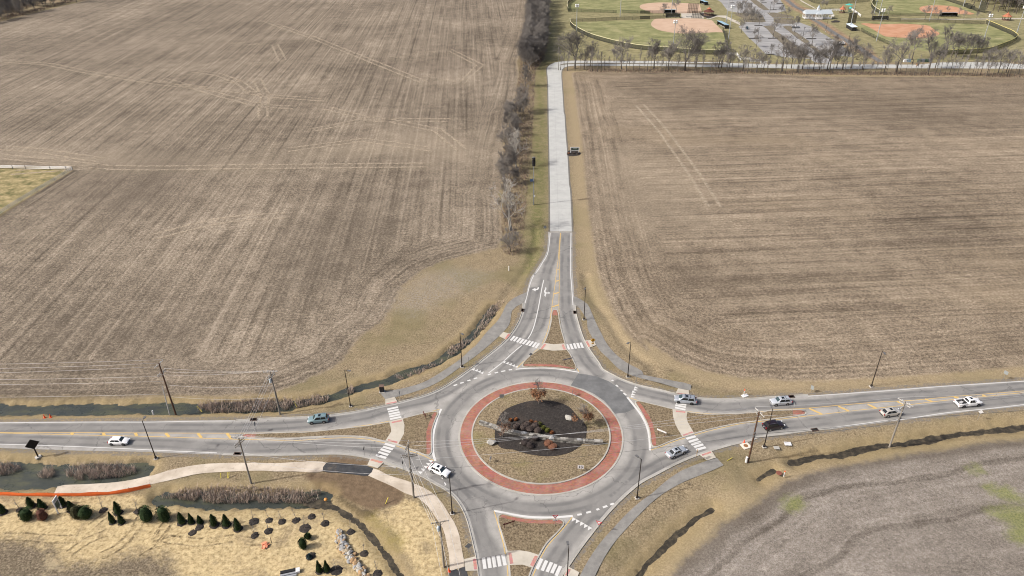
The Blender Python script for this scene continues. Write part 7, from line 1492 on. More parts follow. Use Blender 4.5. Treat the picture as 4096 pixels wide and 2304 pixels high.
def wood(name, a, b):
    m = Mat(name)
    v = m.vec(m.objpos(), (6, 6, .5))
    return m.done(m.mix(m.noise(2, 4, .7, v), a, b), .9, 0, .1)
M_WOOD_G = wood('weathered_pole_wood', (.15, .135, .115), (.30, .275, .24))
M_WOOD_B = wood('brown_pole_wood', (.055, .030, .020), (.13, .075, .05))
M_XARM = wood('pale_crossarm_wood', (.33, .32, .30), (.52, .50, .47))
M_INS = plain('grey_insulator', (.42, .43, .44), .4)
M_CAN = plain('transformer_grey', (.42, .48, .52), .5)
M_WIRE = plain('aluminium_wire', (.46, .46, .46), .5, .1)
M_CABLE = plain('dark_cable', (.06, .06, .06), .7)
H = [14.6, 12.2, 12.5, 14.3, 11.7, 13.5, 12.2]
UT = ['brown wooden utility pole by the roadside pond', 'grey wooden utility pole with transformer among the reeds', 'grey utility pole on the near side of the road by the reed bed', 'grey utility pole with double crossarm beside the white suv', 'grey utility pole by the new path with a traffic cone at its foot', 'brown utility pole with a white sleeve at its foot', 'leaning looking grey utility pole by the narrow water ditch']
ARMS = {0: [(14.3, 2.9, R(75), 'p'), (12.0, 2.6, R(75), 'g'), (11.6, 2.6, R(75), 'g')], 1: [(12.1, 3.1, R(5), 'p'), (11.2, 2.4, R(60), 'g'), (10.7, 2.4, R(60), 'g')], 2: [(12.4, 3.1, R(3), 'p'), (11.3, 2.6, R(65), 'g'), (10.8, 2.6, R(65), 'g')],
        3: [(13.9, 2.4, R(80), 'g'), (13.4, 2.4, R(80), 'g'), (11.4, 3.2, R(8), 'g'), (10.95, 3.2, R(8), 'g')], 4: [(11.5, 3.1, R(12), 'g')], 5: [(13.3, 3.1, R(-72), 'p'), (12.3, 1.6, R(-72), 'g')], 6: [(12.0, 3.3, R(-55), 'p'), (11.4, 2.4, R(-55), 'p'), (10.9, 2.0, R(40), 'p')]}
POLE_OBS = []
for i, (x, y) in enumerate(UTILITY):
    o = thing('utility_pole', UT[i], 'utility pole', (x, y, 0), 0, 'utility poles along the road')
    MB().tube([(0, 0, -.3), (0, 0, H[i] * .5), (0, 0, H[i])], [.20, .165, .125], 10).build('pole', M_WOOD_B if i in (0, 5) else M_WOOD_G, o)
    for z, L, a, k in ARMS[i]:
        c, s = math.cos(a), math.sin(a)
        arm = MB().box((-s * .16, c * .16, z), (L, .11, .14), a).build('crossarm', M_XARM if k == 'p' else M_WOOD_G, o)
        for t in (-.46, -.2, .24, .46): MB().lathe([(.05, 0), (.07, .08), (.04, .16), (.06, .22), (.02, .26)], 8, (c * L * t - s * .16, s * L * t + c * .16, z + .07)).build('insulator', M_INS, arm)
        for t in (-1, 1): MB().tube([(c * L * .26 * t - s * .16, s * L * .26 * t + c * .16, z - .02), (0, 0, z - .75)], .025, 5).build('brace', M_ALU, arm)
    if i in (1, 4):
        zt = 9.4 if i == 1 else 9.8
        MB().lathe([(.05, zt), (.27, zt + .05), (.27, zt + .95), (.20, zt + 1.05), (.05, zt + 1.1)], 14, (-.32, -.25, 0)).build('transformer', M_CAN, o)
        MB().tube([(-.32, -.25, zt + 1.05), (-.1, .1, H[i] - .4)], .02, 5).build('lead', M_CABLE, o)
    if i in (1, 3, 5, 6):
        MB().tube([(.2, .05, 2), (.22, .05, H[i] * .55)], .05, 6).build('conduit', M_ALU, o)
    for z in (7.2, 8.0):
        if i in (3, 5, 6): MB().box((.0, -.22, z), (.35, .18, .45)).build('junction_box', M_ALU, o)
    POLE_OBS.append(o)
o = tag(MB().tube([(UTILITY[0][0] - 1.3, UTILITY[0][1] - .2, 0), (UTILITY[0][0] - 1.0, UTILITY[0][1] + .1, 8.2)], [.12, .10], 8).build('stub_pole', plain('pale_stub_pole', (.42, .41, .39), .7)), 'pale grey stub pole right beside the brown roadside pole', 'pole')

def span(a, b, sag, r=.025, m=M_WIRE, label=None, group='overhead wires', name='overhead_wire'):
    pts = []
    for k in range(13):
        t = k / 12
        pts.append((a[0] + (b[0] - a[0]) * t, a[1] + (b[1] - a[1]) * t, a[2] + (b[2] - a[2]) * t - 4 * sag * t * (1 - t)))
    return tag(MB().tube(pts, r, 4).build(name, m, None, True), label, 'wire', group)
def armtip(i, j, t):
    z, L, a, k = ARMS[i][j]
    return (UTILITY[i][0] + math.cos(a) * L * t - math.sin(a) * .16, UTILITY[i][1] + math.sin(a) * L * t + math.cos(a) * .16, z + .30)
def pz(i, z): return (UTILITY[i][0], UTILITY[i][1], z)
far_l = (-185.0, 127.5)
for t, zz in ((-.46, 13.6), (.0, 13.6), (.46, 13.6)): span((far_l[0], far_l[1] + t * 5, zz), armtip(0, 0, t), 1.2, label='pale overhead wire running off along the field edge from the brown pole')
for zz in (11.0, 9.6, 6.0): span((far_l[0], far_l[1], zz), pz(0, zz), 1.0, .026, label='thinner lower wire running off along the field edge from the brown pole')
for t in (-.46, .0, .46): span(armtip(0, 1, t), armtip(1, 0, t), .5, label='overhead wire between the brown pole and the transformer pole')
for zz in (8.6, 5.2): span(pz(0, zz), pz(1, zz - .2), .7, .026, label='lower cable between the brown pole and the transformer pole')
for t in (-.46, .0, .46): span(armtip(1, 1, t), armtip(2, 1, t), .4, label='overhead wire crossing the road between two grey poles')
span(pz(1, 8.3), pz(2, 8.5), .5, .026, label='lower cable crossing the road between two grey poles')
for t in (-.46, .0, .46): span(armtip(2, 0, t), armtip(3, 0, t), .5, label='overhead wire along the road to the double crossarm pole')
for zz in (8.4, 6.2): span(pz(2, zz), pz(3, zz), .8, .03, label='lower cable along the road to the double crossarm pole')
for t in (-.46, .0, .46): span(armtip(3, 1, t), armtip(5, 0, t), .9, label='overhead wire spanning the roundabout island')
for zz in (10.2, 7.4): span(pz(3, zz), pz(5, zz), 1.0, .03, M_WIRE if zz > 9 else M_CABLE, label='lower cable spanning the roundabout island')
for t in (-.46, .0, .46): span(armtip(3, 2, t), armtip(4, 0, t), .25, label='overhead wire between the double crossarm pole and the path pole')
for zz in (9.0, 7.4): span(pz(3, zz), pz(4, zz), .4, .03, M_WIRE, label='lower cable between the double crossarm pole and the path pole')
for t in (-.46, .46): span(armtip(4, 0, t), (UTILITY[4][0] + 7 + t * 3, 55, 11.5), .4, label='overhead wire leaving the path pole toward the bottom')
span(pz(4, 8), (UTILITY[4][0] + 7, 55, 8), .4, .03, label='lower cable leaving the path pole toward the bottom')
for t in (-.46, .0, .46): span(armtip(5, 0, t), armtip(6, 0, t), .4, label='overhead wire between the sleeved pole and the ditch pole')
for zz in (7.6, 6.6): span(pz(5, zz), pz(6, zz), .5, .05, M_CABLE, label='thick dark cable between the sleeved pole and the ditch pole')
for t in (-.46, .0, .46): span(armtip(6, 0, t), (185, 124 + t * 4, 12.3), 1.2, label='overhead wire running off from the ditch pole')
span(pz(6, 7.6), (185, 124, 7.5), 1.0, .05, M_CABLE, label='thick dark cable running off from the ditch pole')

# ------------------------------------------------------------------ signs
M_SIGNBACK = plain('sign_back_grey', (.22, .24, .26), .5, .4)
M_POST = plain('galvanised_post', (.25, .26, .265), .5, .5)
M_SY = plain('sign_yellow', (.72, .36, .015), .5, var=.06)
M_SW = plain('sign_white', (.58, .58, .58), .5, var=.06)
M_SR = plain('sign_red', (.42, .02, .03), .5, var=.06)
M_SK = plain('sign_black', (.012, .012, .012), .5)
M_BROWNSIGN = plain('sign_brown_red', (.085, .022, .018), .6)
def plate(mb, poly, y0, y1, mi=0):
    """flat shape drawn in (x, z), standing upright"""
    n = len(poly)
    tri = tessellate_polygon([[Vector((p[0], p[1], 0)) for p in poly]])
    mb.add([(p[0], y0, p[1]) for p in poly] + [(p[0], y1, p[1]) for p in poly], [tuple(t) for t in tri] + [tuple(i + n for i in reversed(t)) for t in tri] + [(i, i + n, (i + 1) % n + n, (i + 1) % n) for i in range(n)], mi)
    return mb
def signpost(name, label, key, h, rz=0.0, cat='sign', group=None, r=.035):
    x, y = POINTS[key]
    o = thing(name, label, cat, (x, y, 0), rz, group)
    MB().tube([(0, 0, -.1), (0, 0, h)], r, 6).build('post', M_POST, o)
    return o
def walker(mb, cx, cz, s):
    for q in ([(-.05, .30), (.06, .30), (.06, .42), (-.05, .42)], [(-.10, .0), (.08, .0), (.07, .28), (-.08, .28)], [(-.10, .02), (.0, .02), (-.12, -.38), (-.24, -.36)], [(-.02, .02), (.08, .02), (.24, -.36), (.12, -.40)], [(.06, .24), (.26, .06), (.20, .0), (.04, .14)], [(-.06, .26), (-.26, .06), (-.20, .0), (-.04, .14)]):
        plate(mb, [(cx + a * s, cz + b * s) for a, b in q], -.05, -.04)
for key, lab, rz in (('ped1', 'yellow diamond pedestrian crossing sign at the far crossing ramp', R(12)), ('ped2', 'yellow diamond pedestrian crossing sign by the silver sedan crossing', R(62))):
    o = signpost('crossing_sign', lab, key, 3.1, rz, group='pedestrian crossing signs')
    p = plate(MB(), [(0, 1.95), (.64, 2.6), (0, 3.25), (-.64, 2.6)], -.04, -.02).build('sign_panel', M_SY, o)
    mb = MB(); walker(mb, 0, 2.58, .95); mb.build('pictogram', M_SK, p)
    q = plate(MB(), [(-.36, 1.45), (.36, 1.45), (.36, 1.86), (-.36, 1.86)], -.04, -.02).build('arrow_plaque', M_SY, o)
    plate(MB(), [(-.20, 1.78), (-.15, 1.82), (.12, 1.62), (.16, 1.69), (.20, 1.52), (.02, 1.53), (.08, 1.58)], -.05, -.04).build('arrow', M_SK, q)
def yield_tri(o, z):
    p = plate(MB(), [(-.60, z + 1.0), (.60, z + 1.0), (0, z)], -.04, -.02).build('sign_panel', M_SR, o)
    plate(MB(), [(-.33, z + .84), (.33, z + .84), (0, z + .30)], -.05, -.04).build('white_field', M_SW, p)
o = signpost('yield_sign', 'red and white yield sign on the brick edge of the near splitter island', 'yield1', 3.1, R(4), group='yield signs'); yield_tri(o, 2.1)
p = plate(MB(), [(-.45, 1.55), (.45, 1.55), (.45, 1.85), (-.45, 1.85)], -.04, -.02).build('direction_plaque', M_SW, o)
plate(MB(), [(-.35, 1.67), (.15, 1.67), (.15, 1.60), (.36, 1.70), (.15, 1.80), (.15, 1.73), (-.35, 1.73)], -.05, -.04).build('arrow', M_SK, p)
o = signpost('yield_sign', 'red and white yield sign on the verge before the grey footpath', 'yield2', 3.1, R(-25), group='yield signs'); yield_tri(o, 2.1)
# chevrons on the central island
o = signpost('chevron_sign', 'white sign with two black chevrons on the island lawn', 'chev', 1.9, R(-8))
p = plate(MB(), [(-.62, .95), (.62, .95), (.62, 1.95), (-.62, 1.95)], -.04, -.02).build('sign_panel', M_SW, o)
for dx in (-.42, .06): plate(MB(), [(dx, 1.08), (dx + .17, 1.08), (dx + .38, 1.45), (dx + .17, 1.82), (dx, 1.82), (dx + .20, 1.45)], -.05, -.04).build('chevron', M_SK, p)
def turned_sign(name, lab, key, h, shape, rz, mat=M_SIGNBACK, sz=.75, group='signs seen from behind', z=0):
    o = signpost(name, lab, key, h, rz, group=group)
    o.location.z = z
    c = h - sz * .6
    poly = {'square': [(-sz / 2, c - sz / 2), (sz / 2, c - sz / 2), (sz / 2, c + sz / 2), (-sz / 2, c + sz / 2)], 'diamond': [(0, c - sz * .7), (sz * .7, c), (0, c + sz * .7), (-sz * .7, c)], 'tall': [(-sz * .4, c - sz * .55), (sz * .4, c - sz * .55), (sz * .4, c + sz * .55), (-sz * .4, c + sz * .55)],
            'oct': [(sz * .55 * math.cos(math.pi / 8 + k * math.pi / 4), c + sz * .55 * math.sin(math.pi / 8 + k * math.pi / 4)) for k in range(8)], 'tri': [(-sz * .6, c + sz * .4), (sz * .6, c + sz * .4), (0, c - sz * .6)]}[shape]
    plate(MB(), poly, -.045, -.025).build('sign_panel', mat, o)
    return o
turned_sign('island_sign', 'grey back of a square sign at the far edge of the island lawn', 'back1', 1.6, 'square', R(5), sz=1.0)
turned_sign('island_sign', 'edge on grey sign at the far side of the island lawn', 'back2', 1.9, 'square', R(80), sz=.8)
turned_sign('island_sign', 'white edge on sign on the near side of the island lawn', 'oneway', 1.9, 'square', R(64), M_SW, .8)
turned_sign('back_of_sign', 'grey back of the sign assembly on the far splitter island', 'street_n', 3.0, 'diamond', R(10), sz=.7)
turned_sign('back_of_sign', 'grey diamond sign back beside the near approach kerb', 'arrow_s', 3.0, 'diamond', R(15), sz=1.0)
turned_sign('back_of_sign', 'edge on dark sign beside the road before the zebra crossing', 'back_w1', 3.0, 'diamond', R(82), plain('dark_sign', (.04, .04, .04), .6), .7)
turned_sign('back_of_sign', 'dark edge on triangle sign on the verge by the yield marks', 'back_w2', 2.8, 'tri', R(80), plain('dark_sign', (.04, .04, .04), .6), .9)
turned_sign('road_sign', 'grey sign beside the far road edge past the white pickup', 'sign_e1', 2.7, 'square', R(-60), sz=.9, mat=plain('sign_pale_grey', (.22, .24, .24), .5))
turned_sign('road_sign', 'white diamond sign on the verge near the white pickup', 'sign_e2', 2.7, 'diamond', R(-25), M_SW, .75)
turned_sign('road_sign', 'grey sign with two posts behind the road near the silver white suv', 'sign_e3', 2.0, 'tall', R(-60), sz=1.0, mat=plain('sign_pale_grey', (.22, .24, .24), .5))
turned_sign('road_sign', 'thin keep right sign at the tip of the long splitter island', 'keep_e', 3.2, 'tall', R(84), sz=.8, mat=plain('sign_pale_grey', (.22, .24, .24), .5))
turned_sign('road_sign', 'thin sign at the red tip of the splitter island under the wires', 'keep_w', 3.0, 'tall', R(84), sz=.8)
turned_sign('road_sign', 'grey octagonal sign back on the verge where the pale concrete begins', 'stop_n', 2.6, 'oct', R(6), sz=1.0)
turned_sign('road_sign', 'thin edge on sign beside the footpath and the black cabinet', 'sign_path', 2.6, 'tall', R(86), sz=.7)
turned_sign('road_sign', 'thin edge on sign by the curved footpath and lamp post', 'sign_path2', 2.4, 'tall', R(86), sz=.7)
turned_sign('road_sign', 'thin edge on sign on the verge by the dark asphalt patch', 'sign_ne', 2.6, 'tall', R(86), sz=.7)
# big black diamond sign on a footing
x, y = POINTS['diamond_w']
o = thing('warning_sign', 'large black backed diamond sign on a black post and concrete footing', 'sign', (x, y, 0), R(38))
MB().box((0, 0, .1), (1.1, .9, .3), .2).build('footing', M_FOOT, o)
MB().tube([(0, 0, .2), (0, 0, 4.9)], [.15, .11], 10).build('post', M_BRONZE, o)
plate(MB(), [(0, 2.5), (1.35, 3.85), (0, 5.2), (-1.35, 3.85)], -.2, -.12).build('sign_panel', M_SK, o)
# long guide signs on two posts
def guide(name, lab, key, L, h, rz, mat, th=.55, ph=1.3, z=.13):
    x, y = POINTS[key]
    o = thing(name, lab, 'sign', (x, y, z), rz, 'low guide signs on the splitter islands')
    for s in (-1, 1): MB().box((s * L * .36, 0, h / 2), (.10, .10, h)).build('post', M_BROWNSIGN, o)
    MB().box((0, -.08, h - th / 2), (L, .05, th)).build('sign_panel', mat, o)
    return o
guide('guide_sign', 'low guide sign with pale back panels on the far splitter island', 'guide_n', 2.6, 1.5, R(20), plain('panel_grey_back', (.20, .19, .20), .6), .35)
guide('guide_sign', 'low brown red guide sign on the near splitter island', 'guide_s', 2.4, 1.35, R(22), M_BROWNSIGN, .3)
guide('guide_sign', 'low white guide sign on the splitter island grass', 'guide_e', 2.2, 1.4, R(-35), M_SW, .38)
guide('guide_sign', 'low brown guide sign at the kerb of the splitter island', 'guide_w', 1.5, 1.4, R(-62), M_BROWNSIGN, .35)
# park name board in a mulch bed beside the pale road
x, y = POINTS['park']
o = thing('park_sign', 'white framed dark park sign in a mulch bed beside the pale road', 'sign', (x, y, .05), R(-2))
for s in (-1, 1): MB().box((s * 1.75, 0, 1.3), (.3, .3, 2.6)).build('post', M_SW, o)
MB().box((0, 0, 2.55), (3.7, .2, .22)).box((0, 0, 1.15), (3.2, .16, .14)).build('frame', M_SW, o)
MB().box((0, 0, 1.85), (3.2, .10, 1.15)).build('sign_panel', plain('board_dark_green', (.03, .05, .04), .5), o)
MB().add([(-1.1, -.06, 1.75), (1.1, -.06, 1.75), (.8, -.06, 2.05), (-.8, -.06, 2.05)], [(0, 1, 2, 3)]).build('pale_band', plain('board_band', (.25, .28, .25), .6), o)
sheet('mulch_bed', catmull(D['park_bed'], 1, True), .045, M_MULCH)
for i, (dx, dy) in enumerate(((-2.6, -1), (-.6, -1.2), (1.3, -1.3))):
    tag(spray_bush(300 + i, .6, .6, 'round', G_RUST if i == 0 else G_TWIG, 160, .12).build('bed_plant', G_RUST if i == 0 else G_TWIG, None, loc=(x + dx, y + dy, .05)), 'low tan plant in the mulch bed before the park sign', 'plant', 'plants in the park sign bed')
# warning siren on its tall pole
x, y = POINTS['siren']
o = thing('siren_pole', 'tall grey siren pole with black stacked horns and a solar panel', 'siren', (x, y, 0))
MB().tube([(0, 0, -.2), (0, 0, 9), (0, 0, 15.2)], [.22, .18, .14], 10).build('pole', M_POST, o)
for k in range(5): MB().lathe([(.35, 0), (.62, .12), (.62, .42), (.35, .52)], 12, (0, 0, 15.1 + k * .62)).build('horn', M_SK, o)
MB().lathe([(.62, 18.2), (.5, 18.35), (.1, 18.45)], 12).build('cap', M_ALU, o)
MB().box((-.65, -.1, 9.6), (1.3, .06, 1.0), R(18), 0, Matrix.Rotation(R(-45), 3, 'X')).build('solar_panel', plain('solar_blue', (.03, .05, .09), .2), o)
MB().box((.32, -.1, 3.5), (.5, .35, .7)).build('control_box', M_SW, o)
# cabinet on its slab
x, y = POINTS['cabinet']
o = thing('electrical_cabinet', 'black electrical cabinet with brown top at the footpath end', 'cabinet', (x, y, 0), R(4))
MB().box((0, 0, .06), (1.35, 1.15, .14)).build('slab', M_FOOT, o)
MB().box((0, 0, .92), (1.05, .85, 1.6)).build('body', M_SK, o)
MB().box((0, 0, 1.77), (1.15, .95, .10)).build('lid', plain('cabinet_top', (.13, .085, .065), .6), o)
MB().box((.02, -.435, .9), (.80, .02, 1.3)).build('door', plain('cabinet_door', (.02, .02, .025), .35), o)
# notice board on the building plot
(x0, y0), (x1, y1) = POINTS['board'], POINTS['board2']
a = math.atan2(y1 - y0, x1 - x0)
L = math.hypot(x1 - x0, y1 - y0)
o = thing('notice_board', 'white framed notice board with dark green lower panel on the straw', 'sign', ((x0 + x1) / 2, (y0 + y1) / 2, 0), a)
for s in (-1, 1): MB().box((s * L / 2, 0, 1.75), (.18, .18, 3.5)).build('post', M_SW, o)
MB().box((0, 0, 3.42), (L + .2, .16, .14)).build('top_rail', M_SW, o)
MB().box((0, 0, 2.95), (L - .2, .06, .80)).build('heading_panel', plain('board_white', (.58, .60, .60), .5), o)
MB().box((0, 0, 1.75), (L - .2, .06, 1.55)).build('lower_panel', plain('board_green', (.075, .11, .085), .5), o)
mb = MB()
for k, w in enumerate((.66, .5)): mb.box((0, -.04, 3.08 - k * .26), (L * w, .02, .10))
mb.build('lettering', plain('board_letters', (.10, .10, .10), .6), o)
# cones, markers and plates
M_ORANGE = plain('safety_orange', (.72, .075, .012), .5, var=.1)
M_FENCE_O = plain('orange_mesh_plastic', (.72, .14, .03), .6, var=.2, scale=1.2)
for key, lab in (('cone1', 'orange traffic cone at the roadside pond verge, the fuller one'), ('cone2', 'thin orange traffic cone standing next to another by the pond'), ('cone3', 'orange traffic cone at the foot of the path utility pole'), ('cone4', 'orange traffic cone beside the pale plate with a brown hole')):
    x, y = POINTS[key]
    o = thing('traffic_cone', lab, 'traffic cone', (x, y, 0), 0, 'orange traffic cones')
    MB().box((0, 0, .03), (.5, .5, .06)).build('base', M_ORANGE, o)
    MB().lathe([(.19, .06), (.05, .92), (.03, .94)], 12).build('body', M_ORANGE, o)
    MB().lathe([(.135, .36), (.105, .54)], 12).lathe([(.092, .64), (.072, .76)], 12).build('band', M_SW, o)
def marker(name, lab, key, h, r, m, top=None, group=None, dx=0, dy=0):
    x, y = POINTS[key]
    o = thing(name, lab, 'marker post', (x + dx, y + dy, 0), 0, group)
    MB().tube([(0, 0, -.1), (0, 0, h)], r, 8).build('post', m, o)
    if top: MB().tube([(0, 0, h), (0, 0, h + top[0])], r * 1.1, 8).build('cap', top[1], o)
    return o
marker('marker_post', 'white marker post standing alone on the grass by the gravel patch', 'post_nw', 1.6, .13, M_SW)
marker('marker_post', 'short white marker post at the edge of the roadside pond', 'post_w1', 1.1, .16, M_SW)
marker('marker_post', 'small white marker on the verge beside the siren pole', 'marker_n', 1.0, .12, M_SW, (.25, M_SW))
marker('marker_post', 'white marker post with orange tip by the rusty manhole cover', 'stake_b', 1.1, .10, M_SW, (.3, M_ORANGE))
o = marker('marker_post', 'white delineator with orange tip and white base on the far verge', 'delin_e', 1.5, .09, M_SW, (.5, M_ORANGE))
MB().box((.25, -.1, .08), (1.5, .9, .18), R(20)).build('base', M_SW, o)
marker('pole_sleeve', 'white plastic sleeve at the foot of the brown utility pole', 'bucket', 1.3, .26, M_SW)
marker('wooden_stake', 'thin wooden stake by the orange heap on the building plot', 'stake', 1.6, .06, wood('stake_wood', (.10, .07, .05), (.2, .15, .1)))
x, y = POINTS['pad1']
o = thing('cover_plate', 'pale square plate with a round brown hole beside the cone', 'plate', (x, y, .03), R(20))
MB().box((0, 0, .06), (1.9, 1.7, .14)).build('slab', plain('plate_cream', (.56, .52, .45), .8), o)
MB().lathe([(.48, .13), (.48, .15)], 18).build('hole_cover', plain('brown_mud', (.20, .10, .04), .9), o)
for key, lab, m, d in (('pad2', 'small grey utility slab in the verge grass', plain('slab_grey', (.34, .33, .30), .8), (1.2, .9, .12)), ('pad3', 'white rounded utility slab in the verge grass', M_SW, (1.5, 1.1, .15))):
    x, y = POINTS[key]
    b = MB().box((0, 0, d[2] / 2), d, R(-4)).build('utility_slab', m, None, loc=(x, y, .0))
    bev = b.modifiers.new('soft', 'BEVEL'); bev.width, bev.segments = .08, 2
    tag(b, lab, 'slab')
x, y = POINTS['manhole']
tag(MB().lathe([(.62, .0), (.6, .06), (.1, .08)], 18).build('manhole_cover', plain('rust_red', (.17, .06, .04), .85), None, loc=(x, y, .0)), 'rusty red round manhole cover in the verge grass', 'manhole')
x, y = POINTS['pumpkin']
tag(MB().lathe([(.05, 0), (.3, .06), (.38, .25), (.3, .45), (.06, .5)], 12).build('orange_ball', plain('orange_ball', (.50, .22, .05), .6), None, True, loc=(x, y, -.05)), 'orange ball lying at the muddy end of the reed ditch', 'ball')
x, y = POINTS['pile']
rnd = random.Random(4)
mb = MB()
for k in range(9): mb.box((rnd.uniform(-.6, .6), rnd.uniform(-.5, .5), rnd.uniform(.1, .45)), (rnd.uniform(.5, .9), rnd.uniform(.3, .7), .12), rnd.uniform(0, 3), 0, Matrix.Rotation(rnd.uniform(-.7, .7), 3, 'X'))
tag(mb.build('netting_heap', plain('faded_orange', (.62, .23, .13), .7), None, loc=(x, y, 0)), 'crumpled heap of faded orange netting on the straw', 'netting')
BL = ['short yellow marker pole lying near the new path', 'yellow marker pole above the reed bed, nearer the lying one', 'yellow marker pole above the reed bed, next to the wooden pole', 'yellow marker pole in the brown mud patch', 'tan pole lying in the verge grass by the crossing ramp', 'yellow guard tube at the pond end of the reeds', 'yellow guard tube in the verge by the reed end']
for i, (a, b, c, d) in enumerate(BARS):
    up = .25 if i == 4 else 1.1
    tag(MB().tube([(a, b, .02), (a + (c - a) * .6, b + (d - b) * .35, up)], .07, 6).build('guard_pole', plain('guard_yellow', (.52, .44, .07) if i != 4 else (.52, .40, .21), .6)), BL[i], 'pole')
# orange plastic fence
o = thing('safety_fence', 'orange plastic safety fence along the end of the new path', 'fence', (0, 0, 0))
pts = catmull(ORANGE_FENCE, 1.5)
rnd = random.Random(9)
mb = MB()
vs = []
for i, (x, y) in enumerate(pts):
    hh = 1.0 + .10 * math.sin(i * 1.3) - (.12 if i % 3 == 1 else 0)
    vs += [(x, y, .03), (x + rnd.uniform(-.04, .04), y + rnd.uniform(-.04, .04) - .06, hh * .5), (x, y, hh)]
fs = [(i * 3 + k, i * 3 + 3 + k, i * 3 + 4 + k, i * 3 + 1 + k) for i in range(len(pts) - 1) for k in range(2)]
mb.add(vs, fs).build('netting', M_FENCE_O, o)
for i, (x, y) in enumerate(pts):
    if i % 3 == 0: MB().tube([(x, y + .05, 0), (x, y + .05, 1.25)], .03, 5).build('post', M_BRONZE, o)
# white paddock fence
o = thing('paddock_fence', 'white three rail fence round the paddock corner in the field', 'fence', (0, 0, 0))
segs = list(zip(PADDOCK_FENCE[:-1], PADDOCK_FENCE[1:]))
M_FW = plain('white_fence_paint', (.66, .66, .65), .6)
for j, h in enumerate((.45, .95, 1.42)):
    mb = MB()
    for a, b in segs:
        if a == b: continue
        mb.tube([(a[0], a[1], h), (b[0], b[1], h)], .10, 4)
    mb.build('rail', M_FW, o)
acc = 0
for a, b in segs:
    L = math.hypot(b[0] - a[0], b[1] - a[1])
    k = max(1, int(L / 5.5))
    for i in range(k):
        if L: MB().box((a[0] + (b[0] - a[0]) * i / k, a[1] + (b[1] - a[1]) * i / k, .8), (.18, .18, 1.6)).build('post', M_TRIM if a[0] > -150 and False else plain('fence_post_dark', (.10, .09, .085), .8), o)

# ------------------------------------------------------------------ stones
def stone_mat(name, a, b):
    m = Mat(name)
    n = m.noise(2.2, 5, .7, m.objpos())
    m.bump(n, .5, .1)
    return m.done(m.mix(m.ss(n, .3, .7), a, b), .9, 0, .2)
M_STONES = [stone_mat('pale_limestone', (.26, .25, .225), (.39, .38, .35)), stone_mat('tan_stone', (.25, .205, .145), (.36, .30, .215)), stone_mat('grey_stone', (.20, .205, .205), (.33, .33, .33)), stone_mat('ochre_stone', (.26, .17, .09), (.35, .24, .14))]
def rock(seed, flat=.75):
    rnd = random.Random(seed)
    bm = bmesh.new()
    bmesh.ops.create_icosphere(bm, subdivisions=2, radius=.5)
    cut = [(Vector((rnd.gauss(0, 1), rnd.gauss(0, 1), rnd.gauss(0, 1))).normalized(), rnd.uniform(.30, .42)) for _ in range(9)]
    for v in bm.verts:
        for n_, d in cut:
            q = v.co.dot(n_) - d
            if q > 0: v.co -= n_ * q
        v.co.x *= 1.2; v.co.z *= flat
    me = bpy.data.meshes.new('boulder')
    bm.to_mesh(me); bm.free()
    return me
ROCKS = []
for i in range(12):
    me = rock(700 + i)
    me.materials.append(M_STONES[i % 4])
    ROCKS.append(me)
rnd = random.Random(77)
wl = catmull(WALL_STONES, .5)
stone_text = {0: 'pale limestone boulder', 1: 'tan boulder', 2: 'grey boulder', 3: 'ochre boulder'}
L = len(wl)
for i in range(240):
    t = rnd.uniform(0, 1) ** .9
    p = wl[min(L - 1, int(t * (L - 1)))]
    w = (.78 + .2 * math.sin(t * 5)) * (.55 if t < .06 else 1)
    k = rnd.randrange(12)
    o = bpy.data.objects.new('boulder', ROCKS[k])
    COL.objects.link(o)
    s = rnd.choice((.38, .42, .5, .55, .65, .75, .95)) * (1.0 + .15 * t)
    a = max(-1, min(1, rnd.gauss(0, .5))) * w
    o.location = (p[0] + a, p[1] + rnd.uniform(-.4, .4), max(.1, s * .25 + .25 * max(0, 1 - abs(a) / w)))
    o.rotation_euler = (rnd.uniform(-.4, .4), rnd.uniform(-.4, .4), rnd.uniform(0, 6.28))
    o.scale = (s, s * rnd.uniform(.75, 1.05), s)
    tag(o, '%s heaped in the boulder row on the straw' % stone_text[k % 4], 'boulder', '%ss in the heaped row' % stone_text[k % 4])
for i, (x, y) in enumerate(BOULDERS):
    me = rock(900 + i, .7); me.materials.append(M_STONES[0])
    o = mesh_obj('boulder', me, None, (x, y, island_z(x, y) + .55))
    o.scale = (2.3, 1.6, 1.7) if i == 0 else (1.9, 1.7, 1.7)
    o.rotation_euler = (.1, .05, -.5 if i == 0 else .4)
    tag(o, 'white boulder on the black mulch beside the rust oak' if i == 0 else 'square white boulder on the lawn before the stone wall', 'boulder')
# low dry stone wall across the island
o = thing('stone_wall', 'long low curving dry stone wall across the island', 'wall', (0, 0, 0))
pts = catmull(LOG_WALL, .55)
rnd = random.Random(31)
mb = MB()
for j in range(5):
    off = offset(pts, 0)
    i = 0
    while i < len(pts) - 1:
        k = rnd.choice((1, 1, 2))
        a, b = pts[i], pts[min(i + k, len(pts) - 1)]
        rz = math.atan2(b[1] - a[1], b[0] - a[0])
        Ls = math.hypot(b[0] - a[0], b[1] - a[1])
        mx, my_ = (a[0] + b[0]) / 2, (a[1] + b[1]) / 2
        zb = island_z(mx, my_)
        for s in (-1, 1):
            nx, ny = -math.sin(rz) * s * .2, math.cos(rz) * s * .2
            mb.box((mx + nx * rnd.uniform(.85, 1.15), my_ + ny * rnd.uniform(.85, 1.15), zb + .12 + j * .17), (Ls * rnd.uniform(.86, 1.02), .40 * rnd.uniform(.85, 1.1), .165 * rnd.uniform(.8, 1.08)), rz + rnd.uniform(-.06, .06), rnd.choice((0, 0, 1, 2)))
        i += k
